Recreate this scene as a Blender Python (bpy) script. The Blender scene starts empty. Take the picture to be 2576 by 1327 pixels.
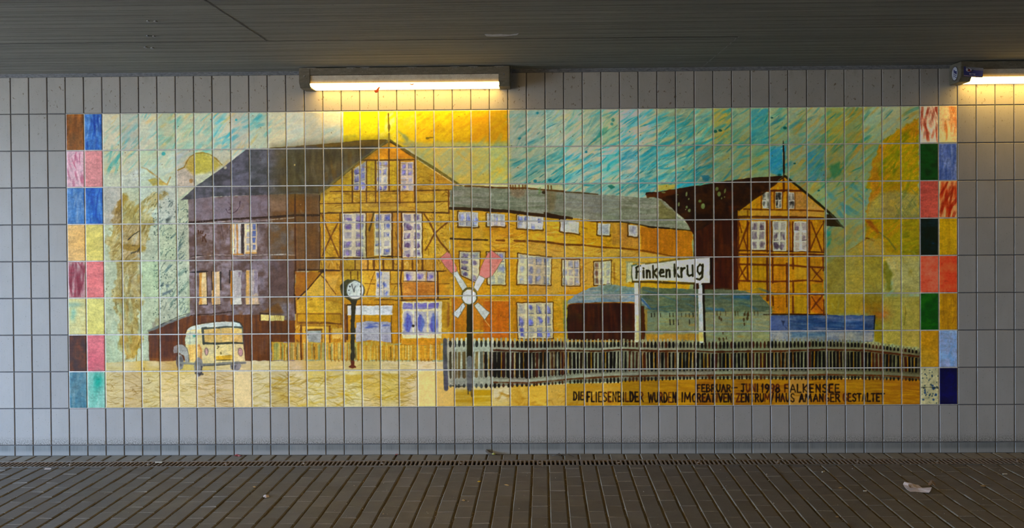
import bpy, bmesh, math, random
import numpy as np
from mathutils import Vector, Matrix

scene = bpy.context.scene
COL = scene.collection
rnd = random.Random(7)

# ------------------------------------------------------------------ camera
W_PX, H_PX = 2576, 1327
F_PX = 2431.385
CAM = (0.22853, -6.50545, 1.57132)
YAW, PITCH, ROLL = -0.016695, -0.011163, -0.007431
SHX, SHY = 37.0816, -80.4279
_cp, _sp = math.cos(PITCH), math.sin(PITCH)
FWD = np.array([math.sin(YAW) * _cp, math.cos(YAW) * _cp, _sp])
_right = np.array([math.cos(YAW), -math.sin(YAW), 0.0])
_up = np.cross(_right, FWD)
RGT = math.cos(ROLL) * _right + math.sin(ROLL) * _up
UPV = -math.sin(ROLL) * _right + math.cos(ROLL) * _up

cam_data = bpy.data.cameras.new('camera')
cam = bpy.data.objects.new('camera', cam_data)
COL.objects.link(cam)
cam.matrix_world = Matrix(((RGT[0], UPV[0], -FWD[0], CAM[0]),
                           (RGT[1], UPV[1], -FWD[1], CAM[1]),
                           (RGT[2], UPV[2], -FWD[2], CAM[2]),
                           (0, 0, 0, 1)))
cam_data.sensor_fit = 'HORIZONTAL'
cam_data.sensor_width = 36.0
cam_data.lens = F_PX / W_PX * 36.0
cam_data.shift_x = -SHX / W_PX
cam_data.shift_y = SHY / W_PX
cam_data.clip_start = 0.05
cam_data.clip_end = 200
scene.camera = cam

def ray(px, py):
    a = (px - W_PX / 2 - SHX) / F_PX
    b = -(py - H_PX / 2 - SHY) / F_PX
    return FWD + a * RGT + b * UPV
def on_plane(px, py, axis, value):
    d = ray(px, py)
    t = (value - CAM[axis]) / d[axis]
    return Vector((CAM[0] + t * d[0], CAM[1] + t * d[1], CAM[2] + t * d[2]))
def wall_pt(px, py, y=0.0): return on_plane(px, py, 1, y)
def floor_pt(px, py, z=0.0): return on_plane(px, py, 2, z)

# ------------------------------------------------------------------ light, sky, exposure
X0, X1 = -8.6, 11.5            # mouths of the underpass
Y_BACK = -7.6                  # wall behind the viewer
Z_CEIL = 2.592

world = bpy.data.worlds.new('daylight')
scene.world = world
world.use_nodes = True
wn, wl = world.node_tree.nodes, world.node_tree.links
wn.clear()
w_out = wn.new('ShaderNodeOutputWorld')
w_bg = wn.new('ShaderNodeBackground')
w_tc = wn.new('ShaderNodeTexCoord')
w_sep = wn.new('ShaderNodeSeparateXYZ')
w_mul = wn.new('ShaderNodeMapRange')
w_mul.inputs['From Min'].default_value = -0.05
w_mul.inputs['From Max'].default_value = 0.75
w_ramp = wn.new('ShaderNodeValToRGB')
w_ramp.color_ramp.elements[0].position = 0.0
w_ramp.color_ramp.elements[0].color = (0.10, 0.12, 0.11, 1)
w_ramp.color_ramp.elements[1].position = 1.0
w_ramp.color_ramp.elements[1].color = (0.66, 0.94, 1.42, 1)
e = w_ramp.color_ramp.elements.new(0.14); e.color = (0.52, 0.74, 1.08, 1)
wl.new(w_tc.outputs['Generated'], w_sep.inputs[0])
wl.new(w_sep.outputs['Z'], w_mul.inputs['Value'])
wl.new(w_mul.outputs[0], w_ramp.inputs[0])
wl.new(w_ramp.outputs[0], w_bg.inputs[0])
wl.new(w_bg.outputs[0], w_out.inputs[0])
w_bg.inputs[1].default_value = 34.0

def portal(name, x, facing, height, width):
    l = bpy.data.lights.new(name, 'AREA')
    l.shape = 'RECTANGLE'; l.size = height; l.size_y = width
    l.cycles.is_portal = True
    o = bpy.data.objects.new(name, l); COL.objects.link(o)
    o.location = (x, Y_BACK / 2, height / 2)
    o.rotation_euler = (0, -math.pi / 2 * facing, 0)
    return o
portal('daylight_mouth', X0 - 0.02, 1, 2.55, 7.4)
portal('daylight_mouth', X1 + 0.02, -1, 2.55, 7.4)

sun_data = bpy.data.lights.new('sun', 'SUN')
sun_data.energy = 135.0; sun_data.angle = 0.01; sun_data.color = (1.0, 0.90, 0.74)
sun = bpy.data.objects.new('sun', sun_data); COL.objects.link(sun)
sun.rotation_euler = Vector((0.15, 0.70, -0.70)).to_track_quat('-Z', 'Y').to_euler()

LAMP_COLOR = (1.0, 0.60, 0.13)
LAMP_POWER = 20.0
FILL_POWER = 640.0  # strength of the added fill lamp behind the viewer

scene.view_settings.view_transform = 'Standard'
scene.view_settings.look = 'None'
scene.view_settings.gamma = 1.0
scene.view_settings.use_curve_mapping = False
scene.view_settings.exposure = 0.0
scene.cycles.use_denoising = True
scene.cycles.max_bounces = 10
scene.cycles.diffuse_bounces = 6
scene.cycles.sample_clamp_indirect = 8.0

# ------------------------------------------------------------------ helpers
def tag(o, label=None, cat=None, group=None, kind=None):
    if label: o['label'] = label
    if cat: o['category'] = cat
    if group: o['group'] = group
    if kind: o['kind'] = kind
    return o
def empty(name, loc=(0, 0, 0)):
    o = bpy.data.objects.new(name, None)
    o.empty_display_size = 0.1
    COL.objects.link(o); o.location = loc
    return o
def link_mesh(name, me, mat=None, parent=None):
    o = bpy.data.objects.new(name, me); COL.objects.link(o)
    if mat is not None: me.materials.append(mat)
    if parent is not None:
        o.parent = parent
        o.matrix_parent_inverse = Matrix.Translation(parent.location).inverted()
    return o
def pydata(name, verts, faces, mat=None, parent=None, smooth=False):
    me = bpy.data.meshes.new(name)
    me.from_pydata([tuple(v) for v in verts], [], faces)
    me.update()
    if smooth: me.polygons.foreach_set('use_smooth', [True] * len(me.polygons))
    return link_mesh(name, me, mat, parent)
def bm_obj(name, bm, mat=None, parent=None, smooth=False):
    me = bpy.data.meshes.new(name)
    bmesh.ops.recalc_face_normals(bm, faces=bm.faces)
    bm.to_mesh(me); bm.free()
    if smooth: me.polygons.foreach_set('use_smooth', [True] * len(me.polygons))
    return link_mesh(name, me, mat, parent)
def add_box(bm, x0, x1, y0, y1, z0, z1, bevel=0.0):
    r = bmesh.ops.create_cube(bm, size=1.0)
    for v in r['verts']:
        v.co = Vector(((x0 + x1) / 2 + v.co.x * (x1 - x0), (y0 + y1) / 2 + v.co.y * (y1 - y0),
                       (z0 + z1) / 2 + v.co.z * (z1 - z0)))
    if bevel > 0:
        es = list({e for v in r['verts'] for e in v.link_edges})
        bmesh.ops.bevel(bm, geom=es, offset=bevel, segments=2, affect='EDGES', profile=0.5)
def add_prism(bm, profile, x0, x1):
    """profile: list of (y, z); extruded along x with closed ends"""
    a = [bm.verts.new((x0, y, z)) for y, z in profile]
    b = [bm.verts.new((x1, y, z)) for y, z in profile]
    n = len(profile)
    for i in range(n):
        bm.faces.new((a[i], a[(i + 1) % n], b[(i + 1) % n], b[i]))
    bm.faces.new(a[::-1]); bm.faces.new(b)

BASE_SCALE = 0.5      # scales down every base colour except the picture's glaze
class NT:
    """small helper around a material's node tree"""
    def __init__(self, name):
        self.m = bpy.data.materials.new(name); self.m.use_nodes = True
        self.n = self.m.node_tree.nodes; self.l = self.m.node_tree.links
        self.n.clear()
        self.out = self.n.new('ShaderNodeOutputMaterial')
        self.b = self.n.new('ShaderNodeBsdfPrincipled')
        self.l.new(self.b.outputs[0], self.out.inputs[0])
        self.b.inputs['Roughness'].default_value = 0.6
    def link(self, a, b): self.l.new(a, b)
    def put(self, v, sock):
        if isinstance(v, bpy.types.NodeSocket): self.l.new(v, sock)
        elif isinstance(v, (tuple, list)) and sock.type == 'RGBA' and len(v) == 3: sock.default_value = (*(c * BASE_SCALE for c in v), 1)
        else: sock.default_value = v
    def coord(self, kind='Object'):
        return self.n.new('ShaderNodeTexCoord').outputs[kind]
    def pos(self):
        return self.n.new('ShaderNodeNewGeometry').outputs['Position']
    def mapping(self, v, scale=(1, 1, 1), loc=(0, 0, 0), rot=(0, 0, 0)):
        m = self.n.new('ShaderNodeMapping')
        m.inputs['Scale'].default_value = scale; m.inputs['Location'].default_value = loc
        m.inputs['Rotation'].default_value = rot
        self.l.new(v, m.inputs[0]); return m.outputs[0]
    def noise(self, v, scale=5, detail=4, rough=0.55, dist=0.0):
        t = self.n.new('ShaderNodeTexNoise')
        t.inputs['Scale'].default_value = scale; t.inputs['Detail'].default_value = detail
        t.inputs['Roughness'].default_value = rough; t.inputs['Distortion'].default_value = dist
        self.l.new(v, t.inputs['Vector']); return t.outputs['Fac']
    def voronoi(self, v, scale=5, feature='F1'):
        t = self.n.new('ShaderNodeTexVoronoi'); t.feature = feature
        t.inputs['Scale'].default_value = scale
        self.l.new(v, t.inputs['Vector']); return t.outputs[0]
    def white(self, v):
        t = self.n.new('ShaderNodeTexWhiteNoise'); self.l.new(v, t.inputs[0]); return t.outputs['Value']
    def ramp(self, f, stops):
        r = self.n.new('ShaderNodeValToRGB'); cr = r.color_ramp
        while len(cr.elements) < len(stops): cr.elements.new(0.5)
        for e, (p, c) in zip(cr.elements, stops):
            e.position = p; e.color = (*(u * BASE_SCALE for u in c), 1) if len(c) == 3 else c
        self.put(f, r.inputs[0]); return r.outputs[0]
    def rng(self, f, a, b, c=0.0, d=1.0):
        r = self.n.new('ShaderNodeMapRange')
        for i, v in enumerate((f, a, b, c, d)): self.put(v, r.inputs[i])
        return r.outputs[0]
    def math(self, op, a, b=0.0):
        m = self.n.new('ShaderNodeMath'); m.operation = op
        self.put(a, m.inputs[0]); self.put(b, m.inputs[1]); return m.outputs[0]
    def vmath(self, op, a, b=(0, 0, 0)):
        m = self.n.new('ShaderNodeVectorMath'); m.operation = op
        self.put(a, m.inputs[0]); self.put(b, m.inputs[1]); return m.outputs[0]
    def mix(self, f, a, b, mode='MIX'):
        m = self.n.new('ShaderNodeMix'); m.data_type = 'RGBA'; m.blend_type = mode
        self.put(f, m.inputs[0]); self.put(a, m.inputs[6]); self.put(b, m.inputs[7]); return m.outputs[2]
    def sep(self, v):
        s = self.n.new('ShaderNodeSeparateXYZ'); self.l.new(v, s.inputs[0]); return s.outputs
    def attr(self, name):
        a = self.n.new('ShaderNodeAttribute'); a.attribute_name = name; return a.outputs
    def bump(self, h, strength=0.3, dist=0.01):
        b = self.n.new('ShaderNodeBump')
        b.inputs['Strength'].default_value = strength; b.inputs['Distance'].default_value = dist
        self.l.new(h, b.inputs['Height']); self.l.new(b.outputs[0], self.b.inputs['Normal'])
    def set(self, **k):
        for key, v in k.items(): self.put(v, self.b.inputs[key.replace('_', ' ')])
        return self
def plain(name, color, rough=0.6, metallic=0.0, var=0.25, scale=60):
    t = NT(name)
    f = t.noise(t.pos(), scale, 4)
    c0 = tuple(c * (1 - var) for c in color); c1 = tuple(min(1, c * (1 + var)) for c in color)
    t.set(Base_Color=t.ramp(f, [(0.3, c0), (0.7, c1)]), Roughness=rough, Metallic=metallic)
    return t.m
# ------------------------------------------------------------------ tiled wall
PITCH_X, PITCH_Z = 0.125, 0.25
Z_ROWS = [0.0, 0.072] + [0.322 + 0.25 * i for i in range(10)]   # joints: floor, plinth row, then full tiles
JH = 0.0056                                                       # half of a joint
REC = 0.0042                                                      # depth of a joint

def tile_material():
    t = NT('glazed_wall_tile')
    p = t.pos()
    x, y, z = t.sep(p)
    # a slightly different firing of every tile
    cell = t.vmath('FLOOR', t.vmath('DIVIDE', t.vmath('ADD', p, (0, 0.3, -0.072)), (PITCH_X, 10.0, PITCH_Z)))
    per = t.white(cell)
    base = t.ramp(per, [(0.0, (0.475, 0.462, 0.442)), (0.5, (0.505, 0.493, 0.472)), (1.0, (0.54, 0.528, 0.505))])
    cloud = t.noise(t.mapping(p, (1.5, 1, 0.9)), 5, 6, 0.6)
    base = t.mix(t.rng(cloud, 0.38, 0.75, 0.0, 0.35), base, (0.36, 0.35, 0.32))
    # vertical wash streaks
    st = t.noise(t.mapping(p, (40, 1, 1.2)), 3.0, 4, 0.6)
    base = t.mix(t.rng(st, 0.55, 0.8, 0.0, 0.22), base, (0.30, 0.31, 0.32))
    # specks and scuffs
    sp = t.noise(p, 130, 2, 0.5)
    base = t.mix(t.rng(sp, 0.67, 0.73, 0.0, 0.75), base, (0.10, 0.085, 0.06))
    sc = t.noise(t.mapping(p, (60, 1, 9), rot=(0, 0.7, 0)), 6, 3, 0.5)
    base = t.mix(t.rng(sc, 0.66, 0.76, 0.0, 0.5), base, (0.16, 0.15, 0.14))
    sc2 = t.noise(t.mapping(p, (14, 1, 70), rot=(0, -0.5, 0)), 5, 3, 0.5)
    base = t.mix(t.rng(sc2, 0.70, 0.78, 0.0, 0.5), base, (0.20, 0.19, 0.18))
    # splashed dirt low down, black smear on the plinth tiles
    grit = t.noise(t.mapping(p, (1, 1, 0.7)), 160, 3, 0.6)
    low = t.rng(z, 0.075, 0.135, 1.0, 0.0)
    gm = t.math('MULTIPLY', t.rng(grit, 0.47, 0.56, 0, 0.9), t.math('MULTIPLY', low, t.rng(z, 0.066, 0.074, 0.0, 1.0)))
    base = t.mix(gm, base, (0.13, 0.125, 0.10))
    n2 = t.noise(t.mapping(p, (1.3, 1, 0.2)), 4.5, 5, 0.65)
    n3 = t.noise(t.mapping(p, (30, 1, 2)), 4, 4, 0.6)
    sm = t.math('MULTIPLY', t.rng(z, 0.020, 0.040, 0.0, 1.0), t.rng(z, 0.066, 0.076, 1.0, 0.0))
    sm = t.math('MULTIPLY', sm, t.rng(n2, 0.34, 0.58, 0.35, 1.0))
    sm = t.math('MULTIPLY', sm, t.rng(n3, 0.25, 0.7, 0.6, 1.0))
    base = t.mix(sm, base, (0.075, 0.088, 0.088))
    base = t.mix(t.rng(z, 0.070, 0.076, 0.55, 0.0), base, (0.27, 0.30, 0.30))
    # brown spatter under the lamps
    spl = t.noise(t.mapping(p, (1, 1, 0.8)), 46, 3, 0.62, 0.6)
    up = t.rng(z, 2.0, 2.40, 0.0, 1.0)
    base = t.mix(t.math('MULTIPLY', t.rng(spl, 0.642, 0.675, 0, 0.8), up), base, (0.17, 0.10, 0.045))
    # soot below the ceiling
    so = t.noise(t.mapping(p, (2.2, 1, 1)), 4, 4, 0.6)
    base = t.mix(t.math('MULTIPLY', t.rng(so, 0.55, 0.75, 0, 0.6), t.rng(z, 2.50, 2.575, 0, 1)), base, (0.16, 0.15, 0.12))
    t.set(Base_Color=base, Roughness=t.rng(cloud, 0.3, 0.7, 0.32, 0.5))
    t.b.inputs['Specular IOR Level'].default_value = 0.35
    t.bump(t.noise(p, 9, 2, 0.5), 0.05, 0.01)
    return t.m
M_TILE = tile_material()
def grout_material(name, c0, c1):
    t = NT(name)
    f = t.noise(t.pos(), 45, 5, 0.6)
    t.set(Base_Color=t.ramp(f, [(0.3, c0), (0.7, c1)]), Roughness=0.9)
    return t.m
M_GROUT = grout_material('dark_joint_mortar', (0.085, 0.09, 0.10), (0.15, 0.155, 0.165))

def tile_wall(name, x0, x1, rows, y, sgn, skip=None, mat=None):
    """bevelled tiles; their faces at y, looking along -y * sgn"""
    i0, i1 = int(math.floor((x0 + 3) / PITCH_X)), int(math.ceil((x1 + 3) / PITCH_X))
    V, Fc = [], []
    c = 0.0026
    for i in range(i0, i1):
        for j in range(len(rows) - 1):
            if skip and skip(i, j): continue
            a0, a1 = -3 + i * PITCH_X + JH - c, -3 + (i + 1) * PITCH_X - JH + c
            b0, b1 = rows[j] + (JH - c if j else 0.0), rows[j + 1] - JH + c
            dy = rnd.uniform(-0.00035, 0.00035)
            k = len(V)
            for (u0, u1, w0, w1, d) in ((a0, a1, b0, b1, REC + 0.004), (a0, a1, b0, b1, c), (a0 + c, a1 - c, b0 + c, b1 - c, 0.0)):
                yy = y + sgn * (d + dy)
                V += [(u0, yy, w0), (u1, yy, w0), (u1, yy, w1), (u0, yy, w1)]
            for r in (0, 4):
                for q in range(4):
                    Fc.append((k + r + q, k + r + (q + 1) % 4, k + r + 4 + (q + 1) % 4, k + r + 4 + q))
            Fc.append((k + 8, k + 9, k + 10, k + 11))
    if sgn < 0: Fc = [f[::-1] for f in Fc]
    return pydata(name, V, Fc, mat or M_TILE)

wall = tile_wall('wall_back', X0, X1, Z_ROWS, 0.0, 1,
                 skip=lambda i, j: 0 <= i < 48 and 2 <= j < 10)
tag(wall, 'wall of pale grey upright tiles around the painted picture', kind='structure')
bm = bmesh.new()
add_box(bm, X0, X1, REC, 0.35, -0.1, Z_CEIL + 0.3)
joints = bm_obj('wall_back_joints', bm, M_GROUT)
tag(joints, 'dark mortar joints between the grey wall tiles', kind='structure')
wall_f = tile_wall('wall_front', X0, X1, Z_ROWS, Y_BACK, -1, mat=plain('brown_wall_tile', (0.20, 0.155, 0.10), 0.5, 0, 0.15, 4))
tag(wall_f, 'brown tiled wall across the underpass', kind='structure')
bm = bmesh.new()
add_box(bm, X0, X1, Y_BACK - 0.35, Y_BACK - REC, -0.1, Z_CEIL + 0.3)
tag(bm_obj('wall_front_joints', bm, M_GROUT), 'mortar joints of the far side wall', kind='structure')

# cement fillet between the top tile row and the concrete
t = NT('cement_fillet')
f = t.noise(t.mapping(t.pos(), (3, 1, 8)), 12, 5, 0.65)
t.set(Base_Color=t.ramp(f, [(0.3, (0.10, 0.11, 0.125)), (0.62, (0.24, 0.26, 0.29))]), Roughness=0.9)
t.bump(f, 0.5, 0.006)
bm = bmesh.new()
add_prism(bm, [(0.004, 2.568), (-0.002, 2.569), (-0.012, Z_CEIL + 0.004), (0.004, Z_CEIL + 0.004)], X0, X1)
tag(bm_obj('trim_1', bm, t.m), 'grey cement fillet along the top of the tiled wall', kind='structure')

# ------------------------------------------------------------------ concrete ceiling
def ceiling_material():
    t = NT('board_marked_concrete')
    p = t.pos(); x, y, z = t.sep(p)
    # formwork boards lie along x: a board every 10 cm, fine grain inside
    wob = t.noise(t.mapping(p, (0.35, 0.35, 1)), 2.0, 2, 0.5)
    yy = t.math('ADD', y, t.rng(wob, 0, 1, -0.012, 0.012))
    b = t.math('DIVIDE', yy, 0.1)
    fr = t.math('FRACT', b)
    board = t.white(t.n.new('ShaderNodeCombineXYZ').outputs[0]) if False else None
    comb = t.n.new('ShaderNodeCombineXYZ'); t.link(t.math('FLOOR', b), comb.inputs[0])
    per = t.white(comb.outputs[0])
    grain = t.noise(t.mapping(p, (0.55, 26, 1)), 4.2, 7, 0.68)
    fine = t.noise(t.mapping(p, (0.16, 22, 1)), 2.6, 6, 0.7)
    cloud = t.noise(p, 1.1, 5, 0.6)
    base = t.ramp(grain, [(0.25, (0.235, 0.24, 0.19)), (0.5, (0.345, 0.35, 0.285)), (0.78, (0.45, 0.45, 0.375))])
    base = t.mix(t.rng(per, 0, 1, 0.0, 0.32), base, (0.20, 0.205, 0.18))
    base = t.mix(t.rng(cloud, 0.35, 0.7, 0.0, 0.4), base, (0.25, 0.25, 0.22))
    base = t.mix(t.rng(fine, 0.54, 0.64, 0.0, 0.75), base, (0.115, 0.112, 0.082))
    pale = t.noise(t.mapping(p, (0.3, 30, 1), loc=(4, 9, 0)), 2.2, 5, 0.65)
    base = t.mix(t.rng(pale, 0.56, 0.70, 0.0, 0.6), base, (0.44, 0.43, 0.35))
    # dark open seam between boards, broken along its length
    brk = t.noise(t.mapping(p, (1.1, 9, 1)), 2.4, 4, 0.6)
    seam = t.math('MULTIPLY', t.rng(t.math('ABSOLUTE', t.math('SUBTRACT', fr, 0.5)), 0.455, 0.492, 0, 1), t.rng(brk, 0.34, 0.52, 0, 1))
    base = t.mix(t.math('MULTIPLY', seam, 0.85), base, (0.06, 0.058, 0.045))
    pit = t.noise(t.mapping(p, (1.0, 2.6, 1)), 34, 2, 0.5)
    base = t.mix(t.rng(pit, 0.72, 0.75, 0, 0.85), base, (0.05, 0.048, 0.04))
    t.set(Base_Color=base, Roughness=0.9)
    h = t.math('ADD', t.math('MULTIPLY', grain, 0.9), t.math('MULTIPLY', seam, -1.2))
    h = t.math('ADD', h, t.math('MULTIPLY', per, 0.5))
    h = t.math('ADD', h, t.math('MULTIPLY', t.rng(fine, 0.5, 0.66, 0, 1), -0.9))
    t.bump(h, 0.8, 0.010)
    return t.m
M_CEIL = ceiling_material()
bm = bmesh.new()
add_box(bm, X0, X1, Y_BACK - 0.3, 0.3, Z_CEIL, Z_CEIL + 0.6)
tag(bm_obj('ceiling', bm, M_CEIL), 'board-marked olive grey concrete ceiling of the underpass', kind='structure')

# ------------------------------------------------------------------ paved floor
D0, D1 = 0.158, 0.300            # the drain channel lies between these distances from the wall
PX, PY = 0.1023, 0.2020          # pitch of the paving
def paver_material():
    t = NT('grey_concrete_paver')
    p = t.pos()
    per = t.attr('paver')['Fac']
    base = t.ramp(per, [(0.0, (0.090, 0.077, 0.058)), (0.3, (0.109, 0.093, 0.071)), (0.6, (0.130, 0.111, 0.086)), (1.0, (0.25, 0.23, 0.18))])
    cl = t.noise(p, 3.2, 5, 0.62)
    base = t.mix(t.rng(cl, 0.4, 0.72, 0, 0.5), base, (0.105, 0.092, 0.075))
    gr = t.noise(p, 240, 3, 0.6)
    base = t.mix(t.rng(gr, 0.56, 0.74, 0, 0.5), base, (0.30, 0.28, 0.25))
    base = t.mix(t.rng(gr, 0.42, 0.28, 0, 0.5), base, (0.07, 0.065, 0.055))
    edge_light = t.attr('edge_light')['Fac']
    wn_ = t.noise(p, 60, 3, 0.6)
    base = t.mix(t.math('MULTIPLY', edge_light, t.rng(wn_, 0.3, 0.7, 0.35, 1.0)), base, (0.36, 0.32, 0.24))  # pale chamfer edges: painted light catch, with some wear
    t.set(Base_Color=base, Roughness=t.rng(cl, 0.3, 0.7, 0.48, 0.75))
    t.bump(gr, 0.25, 0.002)
    return t.m
def joint_sand_material():
    t = NT('joint_sand')
    p = t.pos()
    f = t.noise(p, 90, 4, 0.65)
    g = t.noise(p, 4, 3, 0.5)
    c = t.ramp(f, [(0.3, (0.035, 0.026, 0.012)), (0.6, (0.085, 0.062, 0.028)), (0.8, (0.20, 0.165, 0.10))])
    c = t.mix(t.rng(g, 0.4, 0.7, 0, 0.6), c, (0.17, 0.115, 0.035))
    t.set(Base_Color=c, Roughness=0.95)
    t.bump(f, 0.8, 0.004)
    return t.m
M_PAVER, M_SAND = paver_material(), joint_sand_material()

def paving():
    V, Fc, A, B, JV, JF = [], [], [], [], [], []
    def paver(x0, x1, y0, y1, strip=False):
        # joints run wide away from the wall and tight across it; the edges are chamfered
        jx, jy, c, h = 0.0056, 0.0014, 0.0045, 0.0072
        dz = rnd.gauss(0, 0.0008); tx, ty = rnd.gauss(0, 0.0008), rnd.gauss(0, 0.0006)
        k = len(V); a = 1.0 if strip else rnd.random() * 0.6
        for (gx, gy, zz) in ((jx, jy, -h), (jx, jy, -0.0048), (jx + c, jy + 0.0022, 0.0)):
            for (X, Y, sx, sy) in ((x0 + gx, y0 + gy, -1, -1), (x1 - gx, y0 + gy, 1, -1), (x1 - gx, y1 - gy, 1, 1), (x0 + gx, y1 - gy, -1, 1)):
                V.append((X, Y, zz + dz + tx * sx + ty * sy)); A.append(a); B.append(1.0 if zz == -0.0048 else 0.0)
        for r in (0, 4):
            for q in range(4):
                Fc.append((k + r + q, k + r + (q + 1) % 4, k + r + 4 + (q + 1) % 4, k + r + 4 + q))
        Fc.append((k + 8, k + 9, k + 10, k + 11))
        if not strip:                                             # pale strip laid in the tight joint behind it
            m = len(JV); JV.extend([(x0 + jx, y0 - 0.0024, -0.0011), (x1 - jx, y0 - 0.0024, -0.0011), (x1 - jx, y0 + 0.0024, -0.0011), (x0 + jx, y0 + 0.0024, -0.0011)])
            JF.append((m, m + 1, m + 2, m + 3))
    xj = floor_pt(1378.6, 1143).x
    n0, n1 = int((X0 - xj) / PX), int((X1 - xj) / PX)
    for i in range(n0, n1):
        x = xj + i * PX
        paver(x, x + PX, -D0 + 0.001, 0.0, True)                        # cut row against the wall
        yy = -D1 - 0.004
        odd = i % 2
        first = 0.075 if odd else 0.176
        y1 = yy
        y0 = yy - first
        while y1 > Y_BACK + 0.02:
            paver(x, x + PX, max(y0, Y_BACK), y1)
            y1 = y0; y0 -= PY
    o = pydata('floor', V, Fc, M_PAVER)
    at = o.data.attributes.new('paver', 'FLOAT', 'POINT')
    at.data.foreach_set('value', A)
    at = o.data.attributes.new('edge_light', 'FLOAT', 'POINT')
    at.data.foreach_set('value', B)
    tag(pydata('floor_cross_joints', JV, JF, plain('pale_joint_strip', (0.36, 0.33, 0.28), 0.95, 0, 0.5, 120)), 'pale strips in the short paving joints', kind='structure')
    return o
floor = paving()
tag(floor, 'floor of grey concrete pavers laid in running bond', kind='structure')
bm = bmesh.new()
add_box(bm, X0, X1, -D0, 0.2, -0.30, -0.0055)
add_box(bm, X0, X1, Y_BACK - 0.2, -D1, -0.30, -0.0055)
tag(bm_obj('floor_joints', bm, M_SAND), 'brown sand in the joints of the paved floor', kind='structure')
# outside ground at both mouths
t = NT('outside_ground')
t.set(Base_Color=t.ramp(t.noise(t.pos(), 2, 4), [(0.3, (0.42, 0.42, 0.40)), (0.7, (0.56, 0.55, 0.53))]), Roughness=0.9)
bm = bmesh.new()
add_box(bm, X0 - 12, X0, -16, 8, -0.3, -0.004)
tag(bm_obj('ground', bm, t.m), 'paved ground outside the underpass', kind='structure')
# added unseen earth bank beyond the right mouth, blocks the blue sky there
bm = bmesh.new()
add_prism(bm, [(-18, -0.3), (10, -0.3), (10, 0.0), (-18, 0.0)], X1, X1 + 2.0)
a = [bm.verts.new(v) for v in ((X1 + 1.5, -18, 0), (X1 + 1.5, 10, 0), (X1 + 9, 10, 5.5), (X1 + 9, -18, 5.5), (X1 + 9, -18, -0.3), (X1 + 9, 10, -0.3))]
bm.faces.new((a[0], a[1], a[2], a[3])); bm.faces.new((a[3], a[2], a[5], a[4]))
tag(bm_obj('terrain_added_bank', bm, plain('added_bank_earth', (0.05, 0.04, 0.02), 0.95, 0, 0.2, 3)), 'added unseen earth bank blocking the sky outside the far end of the underpass', kind='structure')
# drain trench
M_TRENCH = plain('drain_trench_concrete', (0.03, 0.026, 0.02), 0.9)
bm = bmesh.new()
add_box(bm, X0, X1, -D1, -D0, -0.20, -0.14)
tag(bm_obj('floor_drain_channel', bm, M_TRENCH), 'dark bottom of the drain channel', kind='structure')
# ------------------------------------------------------------------ lamps
def lamp_materials():
    t = NT('weathered_lamp_housing')
    p = t.pos()
    f = t.noise(t.mapping(p, (2, 1, 6)), 14, 5, 0.65)
    g = t.noise(p, 120, 2, 0.5)
    c = t.ramp(f, [(0.3, (0.10, 0.088, 0.06)), (0.55, (0.155, 0.14, 0.10)), (0.75, (0.22, 0.21, 0.165))])
    c = t.mix(t.rng(g, 0.66, 0.72, 0, 0.7), c, (0.32, 0.32, 0.30))
    t.set(Base_Color=c, Roughness=0.55)
    t.bump(f, 0.15, 0.004)
    housing = t.m
    t = NT('dirty_lamp_cover')
    p = t.pos(); x, y, z = t.sep(p)
    f = t.noise(p, 26, 6, 0.65); g = t.noise(p, 150, 3, 0.6); s = t.noise(t.mapping(p, (1, 1, 1.4)), 40, 3, 0.6, 0.8)
    c = t.ramp(f, [(0.3, (0.62, 0.54, 0.42)), (0.7, (0.86, 0.78, 0.64))])
    c = t.mix(t.rng(g, 0.58, 0.68, 0, 0.5), c, (0.12, 0.09, 0.05))
    c = t.mix(t.rng(s, 0.70, 0.73, 0, 0.9), c, (0.05, 0.03, 0.015))
    t.set(Base_Color=c, Roughness=0.5)
    # the cover is milky plastic: the tube inside shines through its lower edge
    gl = t.rng(z, 2.485, 2.512, 1.0, 0.0)
    gl = t.math('POWER', gl, 1.6)
    t.b.inputs['Emission Color'].default_value = (1.0, 0.50, 0.05, 1)
    t.put(t.math('MULTIPLY', gl, 0.7), t.b.inputs['Emission Strength'])
    cover = t.m
    t = NT('glowing_diffuser')
    p = t.pos()
    s = t.noise(p, 30, 3, 0.6, 0.7)
    spot = t.rng(s, 0.705, 0.72, 1.0, 0.06)
    t.set(Base_Color=(0.8, 0.75, 0.62), Roughness=0.4)
    t.b.inputs['Emission Color'].default_value = (*LAMP_COLOR, 1)
    t.put(t.math('MULTIPLY', spot, LAMP_POWER), t.b.inputs['Emission Strength'])
    return housing, cover, t.m
M_HOUSING, M_COVER, M_DIFF = lamp_materials()
M_DIRT = plain('brown_dirt', (0.9, 0.42, 0.14), 0.8)
_n = M_DIRT.node_tree.nodes; _l = M_DIRT.node_tree.links            # thin flakes glow a little when lit from behind
_tr = _n.new('ShaderNodeBsdfTranslucent'); _tr.inputs[0].default_value = (0.50, 0.16, 0.03, 1)
_mx = _n.new('ShaderNodeMixShader'); _mx.inputs[0].default_value = 0.5
_pb = [n for n in _n if n.type == 'BSDF_PRINCIPLED'][0]; _ou = [n for n in _n if n.type == 'OUTPUT_MATERIAL'][0]
_l.new(_pb.outputs[0], _mx.inputs[1]); _l.new(_tr.outputs[0], _mx.inputs[2]); _l.new(_mx.outputs[0], _ou.inputs[0])
M_WEB = plain('dusty_cobweb', (0.30, 0.30, 0.29), 0.9)
M_BRACKET = plain('galvanised_steel', (0.30, 0.31, 0.33), 0.45, 0.7)

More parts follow.
